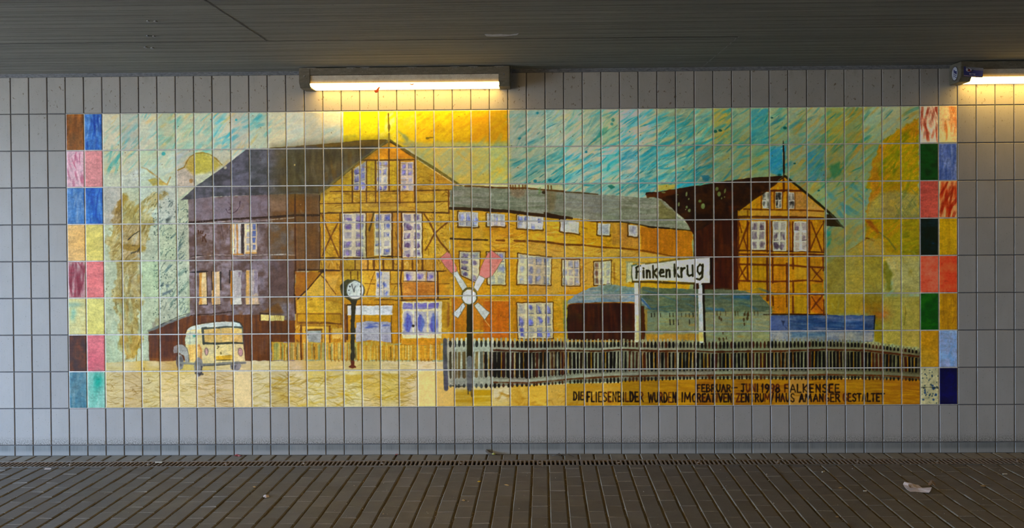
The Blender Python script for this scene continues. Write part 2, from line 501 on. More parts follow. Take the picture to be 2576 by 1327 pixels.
def make_lamp(x0, x1):
    root = empty('tunnel_lamp', (x0, 0.0, 2.46))
    # housing: folded steel back against the wall, a broad dark front band under the ceiling
    bm = bmesh.new()
    add_prism(bm, [(-0.001, 2.584), (-0.180, 2.584), (-0.180, 2.540), (-0.172, 2.536), (-0.160, 2.538), (-0.012, 2.538), (-0.012, 2.462), (-0.001, 2.462)], x0 + 0.004, x1 - 0.004)
    bm_obj('housing', bm, M_HOUSING, root)
    prof = [(-0.001, 2.586), (-0.183, 2.586), (-0.183, 2.492), (-0.181, 2.489), (-0.152, 2.460), (-0.148, 2.458), (-0.001, 2.456)]
    for a, b in ((x0, x0 + 0.073), (x1 - 0.073, x1)):
        bm = bmesh.new()
        add_prism(bm, prof, a, b)
        bmesh.ops.bevel(bm, geom=[e for e in bm.edges if abs(e.verts[0].co.x - e.verts[1].co.x) < 1e-5], offset=0.003, segments=2, affect='EDGES')
        cap = bm_obj('end_cap', bm, M_HOUSING, root)
        inner = b if a == x0 else a
        # screw in the middle of the cap front
        bm = bmesh.new()
        bmesh.ops.create_cone(bm, cap_ends=True, segments=12, radius1=0.006, radius2=0.004, depth=0.005,
                              matrix=Matrix.Translation(((a + b) / 2, -0.1845, 2.533)) @ Matrix.Rotation(math.pi / 2, 4, 'X'))
        s = bm_obj('screw', bm, M_BRACKET, None); s.parent = cap; s.matrix_parent_inverse = cap.matrix_world.inverted()
    a, b = x0 + 0.070, x1 - 0.070
    bm = bmesh.new()
    add_prism(bm, [(-0.175, 2.536), (-0.172, 2.486), (-0.168, 2.486), (-0.171, 2.536)], a, b)
    bm_obj('cover', bm, M_COVER, root)
    bm = bmesh.new()
    low = [(-0.172, 2.4855), (-0.171, 2.480), (-0.166, 2.473), (-0.157, 2.467), (-0.145, 2.4635), (-0.10, 2.461), (-0.02, 2.460)]
    add_prism(bm, low + [(y, z + 0.003) for y, z in low[::-1]], a, b)
    bm_obj('diffuser', bm, M_DIFF, root)
    return root

lamp = make_lamp(-1.364, 0.019)
tag(lamp, 'long grey wall lamp glowing over the painted yellow sky, above the large house', 'lamp', 'tunnel lamps under the ceiling')
# bent fixing strap at its upper corner
bm = bmesh.new()
for q in range(2):
    add_box(bm, 0.020 + q * 0.008, 0.0235 + q * 0.008, -0.135, -0.120, 2.550 - q * 0.006, 2.590, 0.001)
bm_obj('fixing_strap', bm, M_BRACKET, lamp)
# chip of dirt stuck on the diffuser and a torn scrap at its edge
def blob(name, pts, y, thick, mat, parent):
    bm = bmesh.new()
    f = bm.faces.new([bm.verts.new((px, y, pz)) for px, pz in pts])
    r = bmesh.ops.extrude_face_region(bm, geom=[f])
    for v in [g for g in r['geom'] if isinstance(g, bmesh.types.BMVert)]: v.co.y -= thick
    return bm_obj(name, bm, mat, parent)
def wall_poly(pts, y): return [(wall_pt(px, py, y).x, wall_pt(px, py, y).z) for px, py in pts]
blob('dirt_flake', wall_poly([(941, 228), (947, 225), (952, 219), (957, 218), (954, 223), (952, 230), (948, 233), (944, 233)], -0.176), -0.174, 0.002, M_DIRT, lamp)
blob('dirt_flake', wall_poly([(1028, 209.5), (1036, 211), (1043, 209.5), (1038, 213.5), (1033, 213)], -0.178), -0.1735, 0.002, M_DIRT, lamp)
def web(x, y, z, n, parent):
    V, Fc = [], []
    for k in range(n):
        u, dz = rnd.uniform(-0.02, 0.02), rnd.uniform(0.008, 0.022)
        w = rnd.uniform(0.0008, 0.0016)
        i = len(V); du = rnd.uniform(-0.008, 0.008)
        V += [(x + u - w, y, z), (x + u + w, y, z), (x + u + du + w * 0.4, y - 0.002, z - dz), (x + u + du - w * 0.4, y - 0.002, z - dz)]
        Fc.append((i, i + 1, i + 2, i + 3))
    return V, Fc
for xx in (-1.28, -1.02, -0.93, -0.62, -0.34, -0.22, -0.05):
    v, f = web(xx, -0.1845, 2.586, 5, lamp)
    v += [(xx - 0.03, -0.1846, 2.5865), (xx + 0.03, -0.1846, 2.5865), (xx + 0.03, -0.1846, 2.583), (xx - 0.03, -0.1846, 2.583)]
    pydata('cobweb', v, f + [(len(v) - 4, len(v) - 3, len(v) - 2, len(v) - 1)], M_WEB, lamp)

lamp2 = make_lamp(2.947, 4.330)
tag(lamp2, 'long grey wall lamp with stickers on its end, cut off by the right edge', 'lamp', 'tunnel lamps under the ceiling')

# stickers on the second lamp
M_WHITE = plain('sticker_white', (0.62, 0.66, 0.74), 0.4, 0, 0.05)
M_BLUE = plain('sticker_blue', (0.018, 0.028, 0.20), 0.4, 0, 0.1)
M_NAVY = plain('sticker_navy', (0.010, 0.014, 0.06), 0.4, 0, 0.1)
M_RED = plain('sticker_red', (0.22, 0.012, 0.012), 0.4, 0, 0.1)
M_PINK = plain('sticker_pink', (0.55, 0.36, 0.30), 0.4, 0, 0.1)
st = empty('round_sticker', (2.9465, -0.088, 2.520))
tag(st, 'round white sticker with a blue flag on the lamp end', 'sticker')
def side_poly(name, pts, dx, mat, parent):
    """pts (u, v): u towards the viewer, v up, centimetres from the sticker centre; lies on the end of the lamp"""
    bm = bmesh.new()
    a = [bm.verts.new((2.9465 - dx, -0.088 - u * 0.01, 2.520 + v * 0.01)) for u, v in pts]
    f = bm.faces.new(a)
    r = bmesh.ops.extrude_face_region(bm, geom=[f])
    for v in [g for g in r['geom'] if isinstance(g, bmesh.types.BMVert)]: v.co.x -= 0.00025
    return bm_obj(name, bm, mat, parent)
circ = lambda r, n=40: [(r * math.cos(2 * math.pi * k / n), r * math.sin(2 * math.pi * k / n)) for k in range(n)]
side_poly('rim', circ(4.75), 0.0003, M_NAVY, st)
side_poly('disc', circ(4.25), 0.0006, M_WHITE, st)
side_poly('flag', [(-1.6, 3.2), (-0.3, 2.3), (1.2, 1.5), (3.2, 1.2), (3.3, -0.6), (2.6, -1.0), (1.0, -0.2), (-0.8, 0.6), (-1.4, 1.0)], 0.0009, M_BLUE, st)
for k in range(2):
    o = -1.3 * k
    side_poly('flag_stripe', [(-1.5, 0.3 + o), (-0.4, 0.0 + o), (0.6, -0.7 + o), (1.8, -1.3 + o), (2.9, -1.3 + o), (2.8, -1.75 + o), (1.6, -1.75 + o), (0.4, -1.15 + o), (-0.5, -0.45 + o), (-1.7, -0.2 + o)], 0.0009, M_BLUE, st)
side_poly('flagpole', [(-1.75, 3.3), (-1.5, 3.3), (-2.0, -3.2), (-2.3, -3.0)], 0.0009, M_BLUE, st)

bs = empty('banner_sticker', (3.00, -0.186, 2.52))
tag(bs, 'peeling blue banner sticker with white lettering across the lamp front', 'sticker')
BX0, BX1 = wall_pt(2425, 180, -0.19).x, wall_pt(2469, 180, -0.19).x
def ban(u, v, lift=0.0):
    """u, v in 0..1 over the banner, which peels away from the lamp towards its right end"""
    x = BX0 + u * (BX1 - BX0)
    y = -0.1865 - 0.030 * u * u - lift
    top = wall_pt(2425 + 44 * u, 166.5 + 6 * u, -0.19).z; bot = wall_pt(2425 + 44 * u, 191.5 + 4.5 * u, -0.19).z
    return (x, y + 0.010 * u * (1 - v) , bot + (top - bot) * v)
def ban_grid(name, u0, u1, v0, v1, mat, lift, n=10, thick=0.0006):
    V, Fc = [], []
    for d in (0.0, thick):
        for i in range(n + 1):
            for v in (v0, v1): V.append(ban(u0 + (u1 - u0) * i / n, v, lift + d))
    m = 2 * (n + 1)
    for i in range(n):
        a = 2 * i
        Fc += [(m + a, m + a + 2, m + a + 3, m + a + 1), (a, a + 1, a + 3, a + 2), (a, a + 2, m + a + 2, m + a), (a + 1, m + a + 1, m + a + 3, a + 3)]
    Fc += [(0, m, m + 1, 1), (m - 2, m - 1, 2 * m - 1, 2 * m - 2)]
    return pydata(name, V, Fc, mat, bs)
ban_grid('sheet', 0, 1, 0, 1, M_BLUE, 0)
M_GREYS = plain('sticker_grey', (0.16, 0.17, 0.20), 0.45, 0, 0.15)
ban_grid('grey_edge', 0.12, 1, 0.72, 1.0, M_GREYS, 0.0007)
ban_grid('pale_stripe', 0.0, 1, 0.06, 0.12, M_PINK, 0.0007)
def ban_poly(name, pts, mat, lift):
    return pydata(name, [ban(u, v, lift) for u, v in pts] + [ban(u, v, lift - 0.0005) for u, v in pts],
                  [tuple(range(len(pts)))] + [(i, (i + 1) % len(pts), len(pts) + (i + 1) % len(pts), len(pts) + i) for i in range(len(pts))], mat, bs)
ban_poly('emblem', [(0.27 + 0.15 * math.cos(k * .39), 0.70 + 0.20 * math.sin(k * .39)) for k in range(16)], M_WHITE, 0.0014)
ban_poly('emblem_mark', [(0.20, 0.56), (0.40, 0.52), (0.36, 0.74), (0.24, 0.76)], M_RED, 0.0019)
ban_poly('emblem_mark', [(0.19, 0.88), (0.37, 0.80), (0.35, 0.74), (0.22, 0.76)], M_NAVY, 0.0019)
ban_poly('emblem_mark', [(0.42, 0.45), (0.46, 0.45), (0.48, 0.62), (0.55, 0.70), (0.50, 0.78), (0.42, 0.70)], M_NAVY, 0.0019)
letters = {'M': [((0, 0), (0, 1)), ((0, 1), (.5, .4)), ((.5, .4), (1, 1)), ((1, 1), (1, 0))],
           'I': [((.5, 0), (.5, 1))], 'T': [((0, 1), (1, 1)), ((.5, 1), (.5, 0))],
           'E': [((0, 0), (0, 1)), ((0, 1), (1, 1)), ((0, .5), (.8, .5)), ((0, 0), (1, 0))]}
V, Fc = [], []
uu = 0.32
for ch in 'MITTE':
    w = 0.022 if ch == 'I' else 0.050
    for (a, b), (c, d) in letters[ch]:
        p0 = (uu + a * w, 0.215 + b * 0.15); p1 = (uu + c * w, 0.215 + d * 0.15)
        dx, dy = p1[0] - p0[0], (p1[1] - p0[1]) * 0.6
        L = math.hypot(dx, dy); nx, ny = -dy / L * 0.0075, dx / L * 0.0125
        i = len(V)
        V += [ban(p0[0] + nx, p0[1] + ny, 0.0014), ban(p0[0] - nx, p0[1] - ny, 0.0014), ban(p1[0] - nx, p1[1] - ny, 0.0014), ban(p1[0] + nx, p1[1] + ny, 0.0014)]
        Fc.append((i, i + 1, i + 2, i + 3))
    uu += w + 0.022
lt = pydata('lettering', V, Fc, M_WHITE, bs)

# ------------------------------------------------------------------ drain grates
t = NT('rusty_cast_iron')
p = t.pos()
f = t.noise(p, 60, 5, 0.65); g = t.noise(p, 6, 3, 0.5)
c = t.ramp(f, [(0.3, (0.14, 0.095, 0.06)), (0.55, (0.28, 0.21, 0.15)), (0.8, (0.46, 0.38, 0.30))])
c = t.mix(t.rng(g, 0.4, 0.7, 0, 0.5), c, (0.24, 0.23, 0.20))
t.set(Base_Color=c, Roughness=0.6, Metallic=0.25)
t.bump(f, 0.4, 0.003)
M_IRON = t.m
M_EDGE = plain('galvanised_channel_edge', (0.20, 0.195, 0.18), 0.5, 0.5)
for nm, ya, yb in (('trim_2', -D0, -D0 + 0.0045), ('trim_3', -D1 - 0.0045, -D1)):
    bm = bmesh.new()
    add_box(bm, X0, X1, ya, yb, -0.15, 0.0015)
    tag(bm_obj(nm, bm, M_EDGE), 'steel edge of the drain channel', kind='structure')
GL = 0.514
gx = floor_pt(1259.8, 1163).x
def grate_mesh():
    bm = bmesh.new()
    y0, y1 = -D1 + 0.001, -D0 - 0.001
    add_box(bm, 0.001, GL - 0.001, y0, y0 + 0.010, -0.022, 0.0005, 0.0012)
    add_box(bm, 0.001, GL - 0.001, y1 - 0.010, y1, -0.022, 0.0005, 0.0012)
    n = 18; pt = GL / n
    for k in range(n):
        x = (k + 0.5) * pt
        w = 0.0062 if k not in (0, n - 1) else 0.0085
        add_box(bm, x - w, x + w, y0 + 0.009, y1 - 0.009, -0.022, -0.0006, 0.002)
        for q in range(3):                       # small anti-slip studs on every bar
            yy = y0 + 0.035 + q * 0.036
            add_box(bm, x - 0.0025, x + 0.0025, yy - 0.003, yy + 0.003, -0.002, 0.0012, 0.0008)
    me = bpy.data.meshes.new('drain_grate'); bmesh.ops.recalc_face_normals(bm, faces=bm.faces)
    bm.to_mesh(me); bm.free(); me.materials.append(M_IRON); return me
def lock_mesh():
    bm = bmesh.new()
    x, y = GL / 2, -(D0 + D1) / 2
    add_box(bm, x - 0.022, x + 0.022, y - 0.006, y + 0.006, -0.016, -0.003, 0.002)
    bmesh.ops.create_cone(bm, cap_ends=True, segments=10, radius1=0.011, radius2=0.009, depth=0.008, matrix=Matrix.Translation((x, y, -0.002)))
    me = bpy.data.meshes.new('lock'); bmesh.ops.recalc_face_normals(bm, faces=bm.faces)
    bm.to_mesh(me); bm.free(); me.materials.append(M_IRON); return me
g0 = bpy.data.objects.new('drain_grate', grate_mesh())
l0 = bpy.data.objects.new('lock', lock_mesh())
k0, k1 = int(math.floor((-4.9 - gx) / GL)), int(math.ceil((5.4 - gx) / GL))
for k in range(k0, k1):
    o = g0 if k == k0 else g0.copy()
    c = l0 if k == k0 else l0.copy()
    COL.objects.link(o); COL.objects.link(c)
    o.location = (gx + k * GL, 0, 0); c.parent = o
    tag(o, 'rusty slotted iron grate in the drain line along the tiled wall', 'drain grate', 'drain grates along the wall')

# ------------------------------------------------------------------ marks on the ceiling
M_SEAM = plain('dark_concrete_seam', (0.035, 0.033, 0.027), 0.95)
M_SEAML = plain('pale_concrete_seam', (0.36, 0.36, 0.33), 0.95)
def ceiling_strip(name, pts, w, mat, z=Z_CEIL - 0.0012, jitter=0.0025, n=60):
    """thin raised seam along a polyline of ceiling points"""
    V, Fc = [], []
    P = []
    for (a, b) in zip(pts[:-1], pts[1:]):
        for k in range(n):
            u = k / n
            P.append((a[0] + (b[0] - a[0]) * u, a[1] + (b[1] - a[1]) * u))
    P.append(pts[-1])
    dx, dy = pts[-1][0] - pts[0][0], pts[-1][1] - pts[0][1]
    L = math.hypot(dx, dy); nx, ny = -dy / L, dx / L
    for x, y in P:
        ww = w * rnd.uniform(0.55, 1.25); j = rnd.uniform(-jitter, jitter)
        V += [(x + nx * (j - ww), y + ny * (j - ww), z), (x + nx * (j + ww), y + ny * (j + ww), z), (x + nx * j, y + ny * j, Z_CEIL + 0.001)]
    for i in range(len(P) - 1):
        a = 3 * i
        Fc += [(a, a + 1, a + 4, a + 3), (a, a + 3, a + 5, a + 2), (a + 1, a + 2, a + 5, a + 4)]
    return pydata(name, V, Fc, mat)
tag(ceiling_strip('ceiling_seam', [(-1.309, -3.4), (-1.307, -1.095)], 0.0045, M_SEAM), 'dark formwork seam running across the concrete ceiling', kind='structure')
tag(ceiling_strip('ceiling_seam', [(1.326, -1.079), (1.300, -0.03)], 0.0035, M_SEAML, jitter=0.004), 'pale formwork seam running across the concrete ceiling', kind='structure')
tag(ceiling_strip('ceiling_seam', [(-1.307, -1.095), (0.2, -1.088), (1.326, -1.079)], 0.0030, M_SEAM, jitter=0.003), 'thin formwork seam along the concrete ceiling', kind='structure')
tag(ceiling_strip('ceiling_seam', [(-3.4, -1.10), (-1.307, -1.095)], 0.0020, M_SEAM, jitter=0.002), 'thin formwork seam along the concrete ceiling', kind='structure')
M_PALE = plain('pale_scrape', (0.56, 0.58, 0.60), 0.9, 0, 0.2)
def ceiling_patch(name, pts, mat, z=Z_CEIL - 0.002):
    P = [on_plane(px, py, 2, Z_CEIL) for px, py in pts]
    n = len(P)
    return pydata(name, [(v.x, v.y, z) for v in P] + [(v.x, v.y, Z_CEIL + 0.001) for v in P],
                  [tuple(range(n))] + [(i, (i + 1) % n, n + (i + 1) % n, n + i) for i in range(n)], mat)
tag(ceiling_patch('paint_scrape', [(1219, 86), (1228, 85.3), (1240, 86.2), (1262, 85.4), (1285, 86.5), (1304, 84.2), (1300, 87.5), (1288, 88.6), (1268, 90.5), (1240, 91), (1224, 90.6)], M_PALE),
    'pale scraped patch on the concrete ceiling above the lamp', 'paint mark')
M_NIB = plain('concrete_nib', (0.30, 0.31, 0.31), 0.9)
for i, (px, py, w) in enumerate([(372, 52.5, 4), (391, 53.5, 5), (371, 90, 3.5), (387, 91, 4), (366, 118.5, 5), (383, 120.5, 5)]):
    row = ('nearest the top edge', 'in the middle row', 'nearest the tiled wall')[i // 2]
    o = ceiling_patch('concrete_nib', [(px - w, py - 1.2), (px, py - 2), (px + w, py - .8), (px + w * .5, py + 1.6), (px - w * .5, py + 1.3)], M_NIB, Z_CEIL - 0.005)
    tag(o, 'small pale bump on the ceiling, %s of its pair %s' % (('left', 'right')[i % 2], row), 'bump', 'pale bumps in pairs on the ceiling')

# ------------------------------------------------------------------ litter
M_PAPER = plain('torn_paper', (0.66, 0.56, 0.52), 0.8, 0, 0.08)
M_PAPERP = plain('printed_paper', (0.50, 0.36, 0.26), 0.8, 0, 0.2)
M_LEAF = plain('dry_leaf', (0.36, 0.22, 0.06), 0.8, 0, 0.3)
M_LEAFY = plain('yellow_leaf', (0.62, 0.42, 0.01), 0.7, 0, 0.2)
M_BROWN = plain('brown_leaf', (0.20, 0.12, 0.06), 0.85, 0, 0.4)
M_BUTT = plain('cigarette_paper', (0.66, 0.62, 0.50), 0.8, 0, 0.1)
M_REDP = plain('red_wrapper', (0.42, 0.07, 0.07), 0.5, 0, 0.2)
M_TWIG = plain('twig_bark', (0.10, 0.075, 0.045), 0.9, 0, 0.3)
M_BUD = plain('yellow_green_bud', (0.42, 0.40, 0.08), 0.8, 0, 0.2)
def sheet(name, outline, mat, lift, thick=0.0008, parent=None):
    """outline in photo positions on the floor, lift(k, n) gives each corner's height"""
    n = len(outline)
    P = [floor_pt(px, py) for px, py in outline]
    c = sum((v for v in P), Vector((0, 0, 0))) / n
    V = [(v.x, v.y, 0.0008 + lift(k, n)) for k, v in enumerate(P)] + [(c.x, c.y, 0.0008 + lift(-1, n))]
    V += [(x, y, z + thick) for x, y, z in V]
    Fc = []
    for k in range(n):
        k2 = (k + 1) % n
        Fc += [(k2, k, n), (n + 1 + k, n + 1 + k2, 2 * n + 1), (k, k2, n + 1 + k2, n + 1 + k)]
    return pydata(name, V, Fc, mat, parent)
pr = empty('paper_scrap', (2.38, -0.88, 0.0))
tag(pr, 'torn piece of white paper lying on the dark paving', 'litter')
sheet('sheet', [(2271.5, 1222), (2275, 1220.6), (2290, 1222.6), (2304, 1224.6), (2309, 1225), (2320, 1230), (2327, 1232), (2338, 1232.5), (2344, 1234), (2341, 1239), (2337, 1240.5), (2316, 1237.6), (2302, 1236), (2290, 1236), (2283, 1232.5), (2276, 1227)], M_PAPER,
      lambda k, n: (0.010, 0.022, 0.020, 0.014, 0.014, 0.008, 0.010, 0.014, 0.020, 0.012, 0.004, 0.0, 0.0, 0.0, 0.001, 0.004, 0.007)[k])
sheet('printed_strip', [(2284, 1225), (2296, 1225.5), (2299, 1232.5), (2289, 1231.5)], M_PAPERP, lambda k, n: 0.0165 if k in (0, 1) else 0.0115, 0.0005)
bpy.data.objects['sheet'].parent  # sheet and strip belong to the scrap
for nm in ('sheet.001', 'printed_strip'):
    ob = bpy.data.objects.get(nm)
    if ob and ob.parent is None:
        ob.parent = pr; ob.matrix_parent_inverse = Matrix.Translation(pr.location).inverted()
def leaf(name, px, py, w, h, rot, mat, label, cat='leaf', group=None, arch=0.006):
    n = 10; o = []
    for k in range(n):
        a = 2 * math.pi * k / n
        x, y = w * math.cos(a), h * math.sin(a) * (0.75 + 0.25 * math.cos(a))
        o.append((px + x * math.cos(rot) - y * math.sin(rot), py + (x * math.sin(rot) + y * math.cos(rot))))
    ob = sheet(name, o, mat, lambda k, n: arch if k == -1 else arch * 0.4 * (0.5 + 0.5 * math.sin(k * 2.1)))
    return tag(ob, label, cat, group)
lf = sheet('dry_leaf', [(2334, 1219), (2338, 1215.5), (2343, 1213.6), (2348, 1215.5), (2354, 1219), (2353, 1222), (2346, 1219.5), (2340, 1221)], M_BROWN,
           lambda k, n: (0.0, 0.010, 0.016, 0.014, 0.006, 0.0, 0.005, 0.0, 0.012)[k])
tag(lf, 'curled brown leaf lying behind the torn white paper', 'leaf')
leaf('dry_leaf', 2473, 1222, 8, 2.2, 0.05, M_LEAF, 'flat tan leaf right of the torn white paper')
leaf('yellow_leaf', 1205, 1211, 5, 1.8, -0.1, M_LEAFY, 'small bright yellow leaf in a paving joint, middle of the floor')
leaf('dry_leaf', 1166, 1258.5, 5, 2.2, 0.0, M_LEAF, 'small orange leaf on the paving, below the bright yellow leaf')
leaf('dry_leaf', 2114, 1227, 6.5, 1.8, -0.05, M_LEAF, 'narrow tan leaf left of the torn white paper')
leaf('dry_leaf', 2106, 1300, 5, 1.4, 0.0, M_LEAF, 'narrow tan leaf near the bottom edge, left of the paper')
leaf('dry_leaf', 1275, 1220, 7.5, 1.6, 0.1, M_LEAF, 'shrivelled tan leaf beside the bright yellow leaf')
leaf('dry_leaf', 640, 1224.5, 5, 1.6, 0.0, M_LEAF, 'pale shrivelled leaf on the bluish paving at the left')
rb = sheet('paper_bit', [(663, 1246), (667, 1244.6), (676, 1246), (678, 1250), (670, 1252.5), (662, 1251)], M_PAPER, lambda k, n: 0.009 if k == -1 else 0.002 * (k % 3))
tag(rb, 'crumpled pale scrap on the bluish paving at the left', 'litter')
def butt(px, py, ang, ln, label):
    p = floor_pt(px, py)
    bm = bmesh.new()
    m = Matrix.Translation((p.x, p.y, 0.0042)) @ Matrix.Rotation(ang, 4, 'Z') @ Matrix.Rotation(math.pi / 2, 4, 'Y')
    bmesh.ops.create_cone(bm, cap_ends=True, segments=10, radius1=0.0038, radius2=0.0036, depth=ln, matrix=m)
    return tag(bm_obj('cigarette_butt', bm, M_BUTT), label, 'cigarette butt', 'cigarette butts on the floor')
butt(2071.5, 1187, 0.75, 0.030, 'whole cigarette butt on the dark paving near the grate')
butt(399, 1163.5, 0.0, 0.046, 'long white cigarette butt lying on the drain grate')
butt(2176, 1235.5, 0.0, 0.018, 'short cigarette butt left of the torn white paper')
butt(2528, 1193, 0.05, 0.026, 'cigarette butt on the paving under the second lamp')
rw = sheet('red_wrapper', [(590, 1144.5), (596, 1143.8), (609, 1146.5), (606, 1148.8), (598, 1147.8), (589, 1148.5)], M_REDP, lambda k, n: 0.006 * ((k % 2) + 0.2))
tag(rw, 'torn red wrapper at the foot of the tiled wall', 'litter')
rw = sheet('red_wrapper', [(994, 1143.2), (1001, 1142.4), (1000, 1144.6), (995, 1146)], M_REDP, lambda k, n: 0.004)
tag(rw, 'tiny red scrap at the foot of the wall below the clock', 'litter')
pb = sheet('paper_bit', [(114, 1177), (130, 1177), (127, 1181), (111, 1181)], M_PAPER, lambda k, n: 0.001)
tag(pb, 'flat square paper scrap just in front of the drain, far left', 'litter')
# twig with a bud leaning on the wall
tw = empty('twig', (wall_pt(1238, 1140).x, -0.03, 0.0))
tag(tw, 'dark twig with a yellowish bud leaning at the foot of the wall', 'twig')
def tube(name, pts, radii, mat, parent=None, seg=7):
    bm = bmesh.new(); rings = []
    for k, p in enumerate(pts):
        p = Vector(p); d = (Vector(pts[min(k + 1, len(pts) - 1)]) - Vector(pts[max(k - 1, 0)])).normalized()
        a = d.cross(Vector((0, 0, 1)));
        if a.length < 1e-3: a = d.cross(Vector((0, 1, 0)))
        a.normalize(); b = d.cross(a)
        rings.append([bm.verts.new(p + (a * math.cos(2 * math.pi * q / seg) + b * math.sin(2 * math.pi * q / seg)) * radii[k]) for q in range(seg)])
    for r0, r1 in zip(rings[:-1], rings[1:]):
        for q in range(seg): bm.faces.new((r0[q], r0[(q + 1) % seg], r1[(q + 1) % seg], r1[q]))
    bm.faces.new(rings[0][::-1]); bm.faces.new(rings[-1])
    return bm_obj(name, bm, mat, parent, True)
wp = lambda px, py, y: tuple(wall_pt(px, py, y))
tube('stem', [wp(1222, 1131, -0.012), wp(1226, 1134, -0.014), wp(1231, 1139, -0.03), wp(1242, 1141.5, -0.045), wp(1258, 1142.8, -0.05)], [0.008, 0.011, 0.009, 0.005, 0.002], M_TWIG, tw)
tube('stem_side', [wp(1226, 1134, -0.014), wp(1231, 1135.5, -0.02), wp(1236, 1139, -0.03)], [0.004, 0.006, 0.003], M_TWIG, tw)
tube('bud', [wp(1238, 1140.8, -0.06), wp(1242, 1140.4, -0.062), wp(1247, 1141.6, -0.06)], [0.003, 0.008, 0.003], M_BUD, tw)
root = empty('root_bits', (wall_pt(1418, 1142).x, -0.06, 0.0)); root.name = 'dead_roots'
tag(root, 'tangle of dead roots on the strip between wall and drain', 'dead plant')
V0 = floor_pt(1413, 1148)
for k in range(7):
    a = rnd.uniform(0, 6.28); L = rnd.uniform(0.03, 0.07)
    if k == 0: a, L = -0.25, 0.085
    p = [(V0.x, V0.y, 0.006), (V0.x + L * .5 * math.cos(a), V0.y + L * .4 * math.sin(a), 0.012 + 0.01 * rnd.random()), (V0.x + L * math.cos(a), V0.y + L * .8 * math.sin(a), 0.003)]
    tube('root_strand', p, [0.0028, 0.0022, 0.001], M_TWIG, root, 6)
# crumbs nobody could count
V, Fc = [], []
cm = plain('pale_crumbs', (0.50, 0.44, 0.34), 0.9, 0, 0.5, 200)
xj = floor_pt(1378.6, 1143).x
for k in range(1500):
    y = -D1 - 0.01 - 2.2 * rnd.random() ** 1.2
    if rnd.random() < 0.72:
        x = xj + PX * round((rnd.uniform(-3.6, 3.6) - xj) / PX) + rnd.gauss(0, 0.004); z = -0.004
    else: x = rnd.uniform(-3.6, 3.6); z = 0.0005
    s = rnd.uniform(0.0008, 0.0026) * (1.6 if rnd.random() < 0.06 else 1); i = len(V); a = rnd.random() * 3
    ca, sa = math.cos(a) * s, math.sin(a) * s
    st_ = rnd.uniform(1, 2.2)
    V += [(x - ca * st_, y - sa * st_, z), (x + sa, y - ca, z), (x + ca * st_, y + sa * st_, z), (x - sa, y + ca, z), (x, y, z + s * 1.1)]
    Fc += [(i, i + 1, i + 4), (i + 1, i + 2, i + 4), (i + 2, i + 3, i + 4), (i + 3, i, i + 4)]
cr = pydata('crumbs', V, Fc, cm)
tag(cr, 'fine pale crumbs and grit scattered along the paving joints', 'grit', kind='stuff')

# ------------------------------------------------------------------ unseen lamps added for warm fill, further along and on the opposite wall
def copy_lamp(src, loc, rz, label, tube=None):
    r = src.copy(); COL.objects.link(r); r.location = loc; r.rotation_euler = (0, 0, rz)
    for ch in src.children:
        if ch.name.split('.')[0] not in ('housing', 'end_cap', 'cover', 'diffuser'): continue
        c = ch.copy(); COL.objects.link(c); c.parent = r; c.matrix_parent_inverse = ch.matrix_parent_inverse.copy()
        if tube is not None and ch.name.startswith('diffuser'):
            c.data = ch.data.copy(); c.data.materials[0] = tube
        for g in ch.children:
            d = g.copy(); COL.objects.link(d); d.parent = c; d.matrix_parent_inverse = g.matrix_parent_inverse.copy()
    tag(r, label, 'lamp', 'tunnel lamps under the ceiling')
    return r
copy_lamp(lamp, (-1.364 - 4.311, 0, 2.46), 0, 'added unseen fill lamp further left along the tiled wall, outside the picture')
copy_lamp(lamp, (2.947 + 4.311, 0, 2.46), 0, 'added unseen fill lamp further right along the tiled wall, outside the picture')
t = NT('added_fill_diffuser')                       # added warm fill, far stronger than the visible lamps
t.set(Base_Color=(0.8, 0.75, 0.62))
t.b.inputs['Emission Color'].default_value = (1.0, 0.66, 0.24, 1)
t.b.inputs['Emission Strength'].default_value = FILL_POWER
M_FILL = t.m
for k, x in enumerate((-1.6, 2.7, 7.0)):
    copy_lamp(lamp, (x, Y_BACK, 2.46), math.pi, 'added unseen fill lamp on the opposite wall behind the viewer, %s' % ('towards the daylight', 'straight behind', 'deeper in the underpass')[k], M_FILL if k == 0 else None)
# ------------------------------------------------------------------ the painted tile picture
# Brush engine: the picture is painted stroke by stroke into an array (units: image pixels, one per 2.7 mm of wall),
# each stroke also notes which painted motif it belongs to.
def proj_px(X, Z):
    d0, d1, d2 = X - CAM[0], -CAM[1], Z - CAM[2]
    z = d0 * FWD[0] + d1 * FWD[1] + d2 * FWD[2]
    return (W_PX / 2 + SHX + F_PX * (d0 * RGT[0] + d1 * RGT[1] + d2 * RGT[2]) / z,
            H_PX / 2 + SHY - F_PX * (d0 * UPV[0] + d1 * UPV[1] + d2 * UPV[2]) / z)

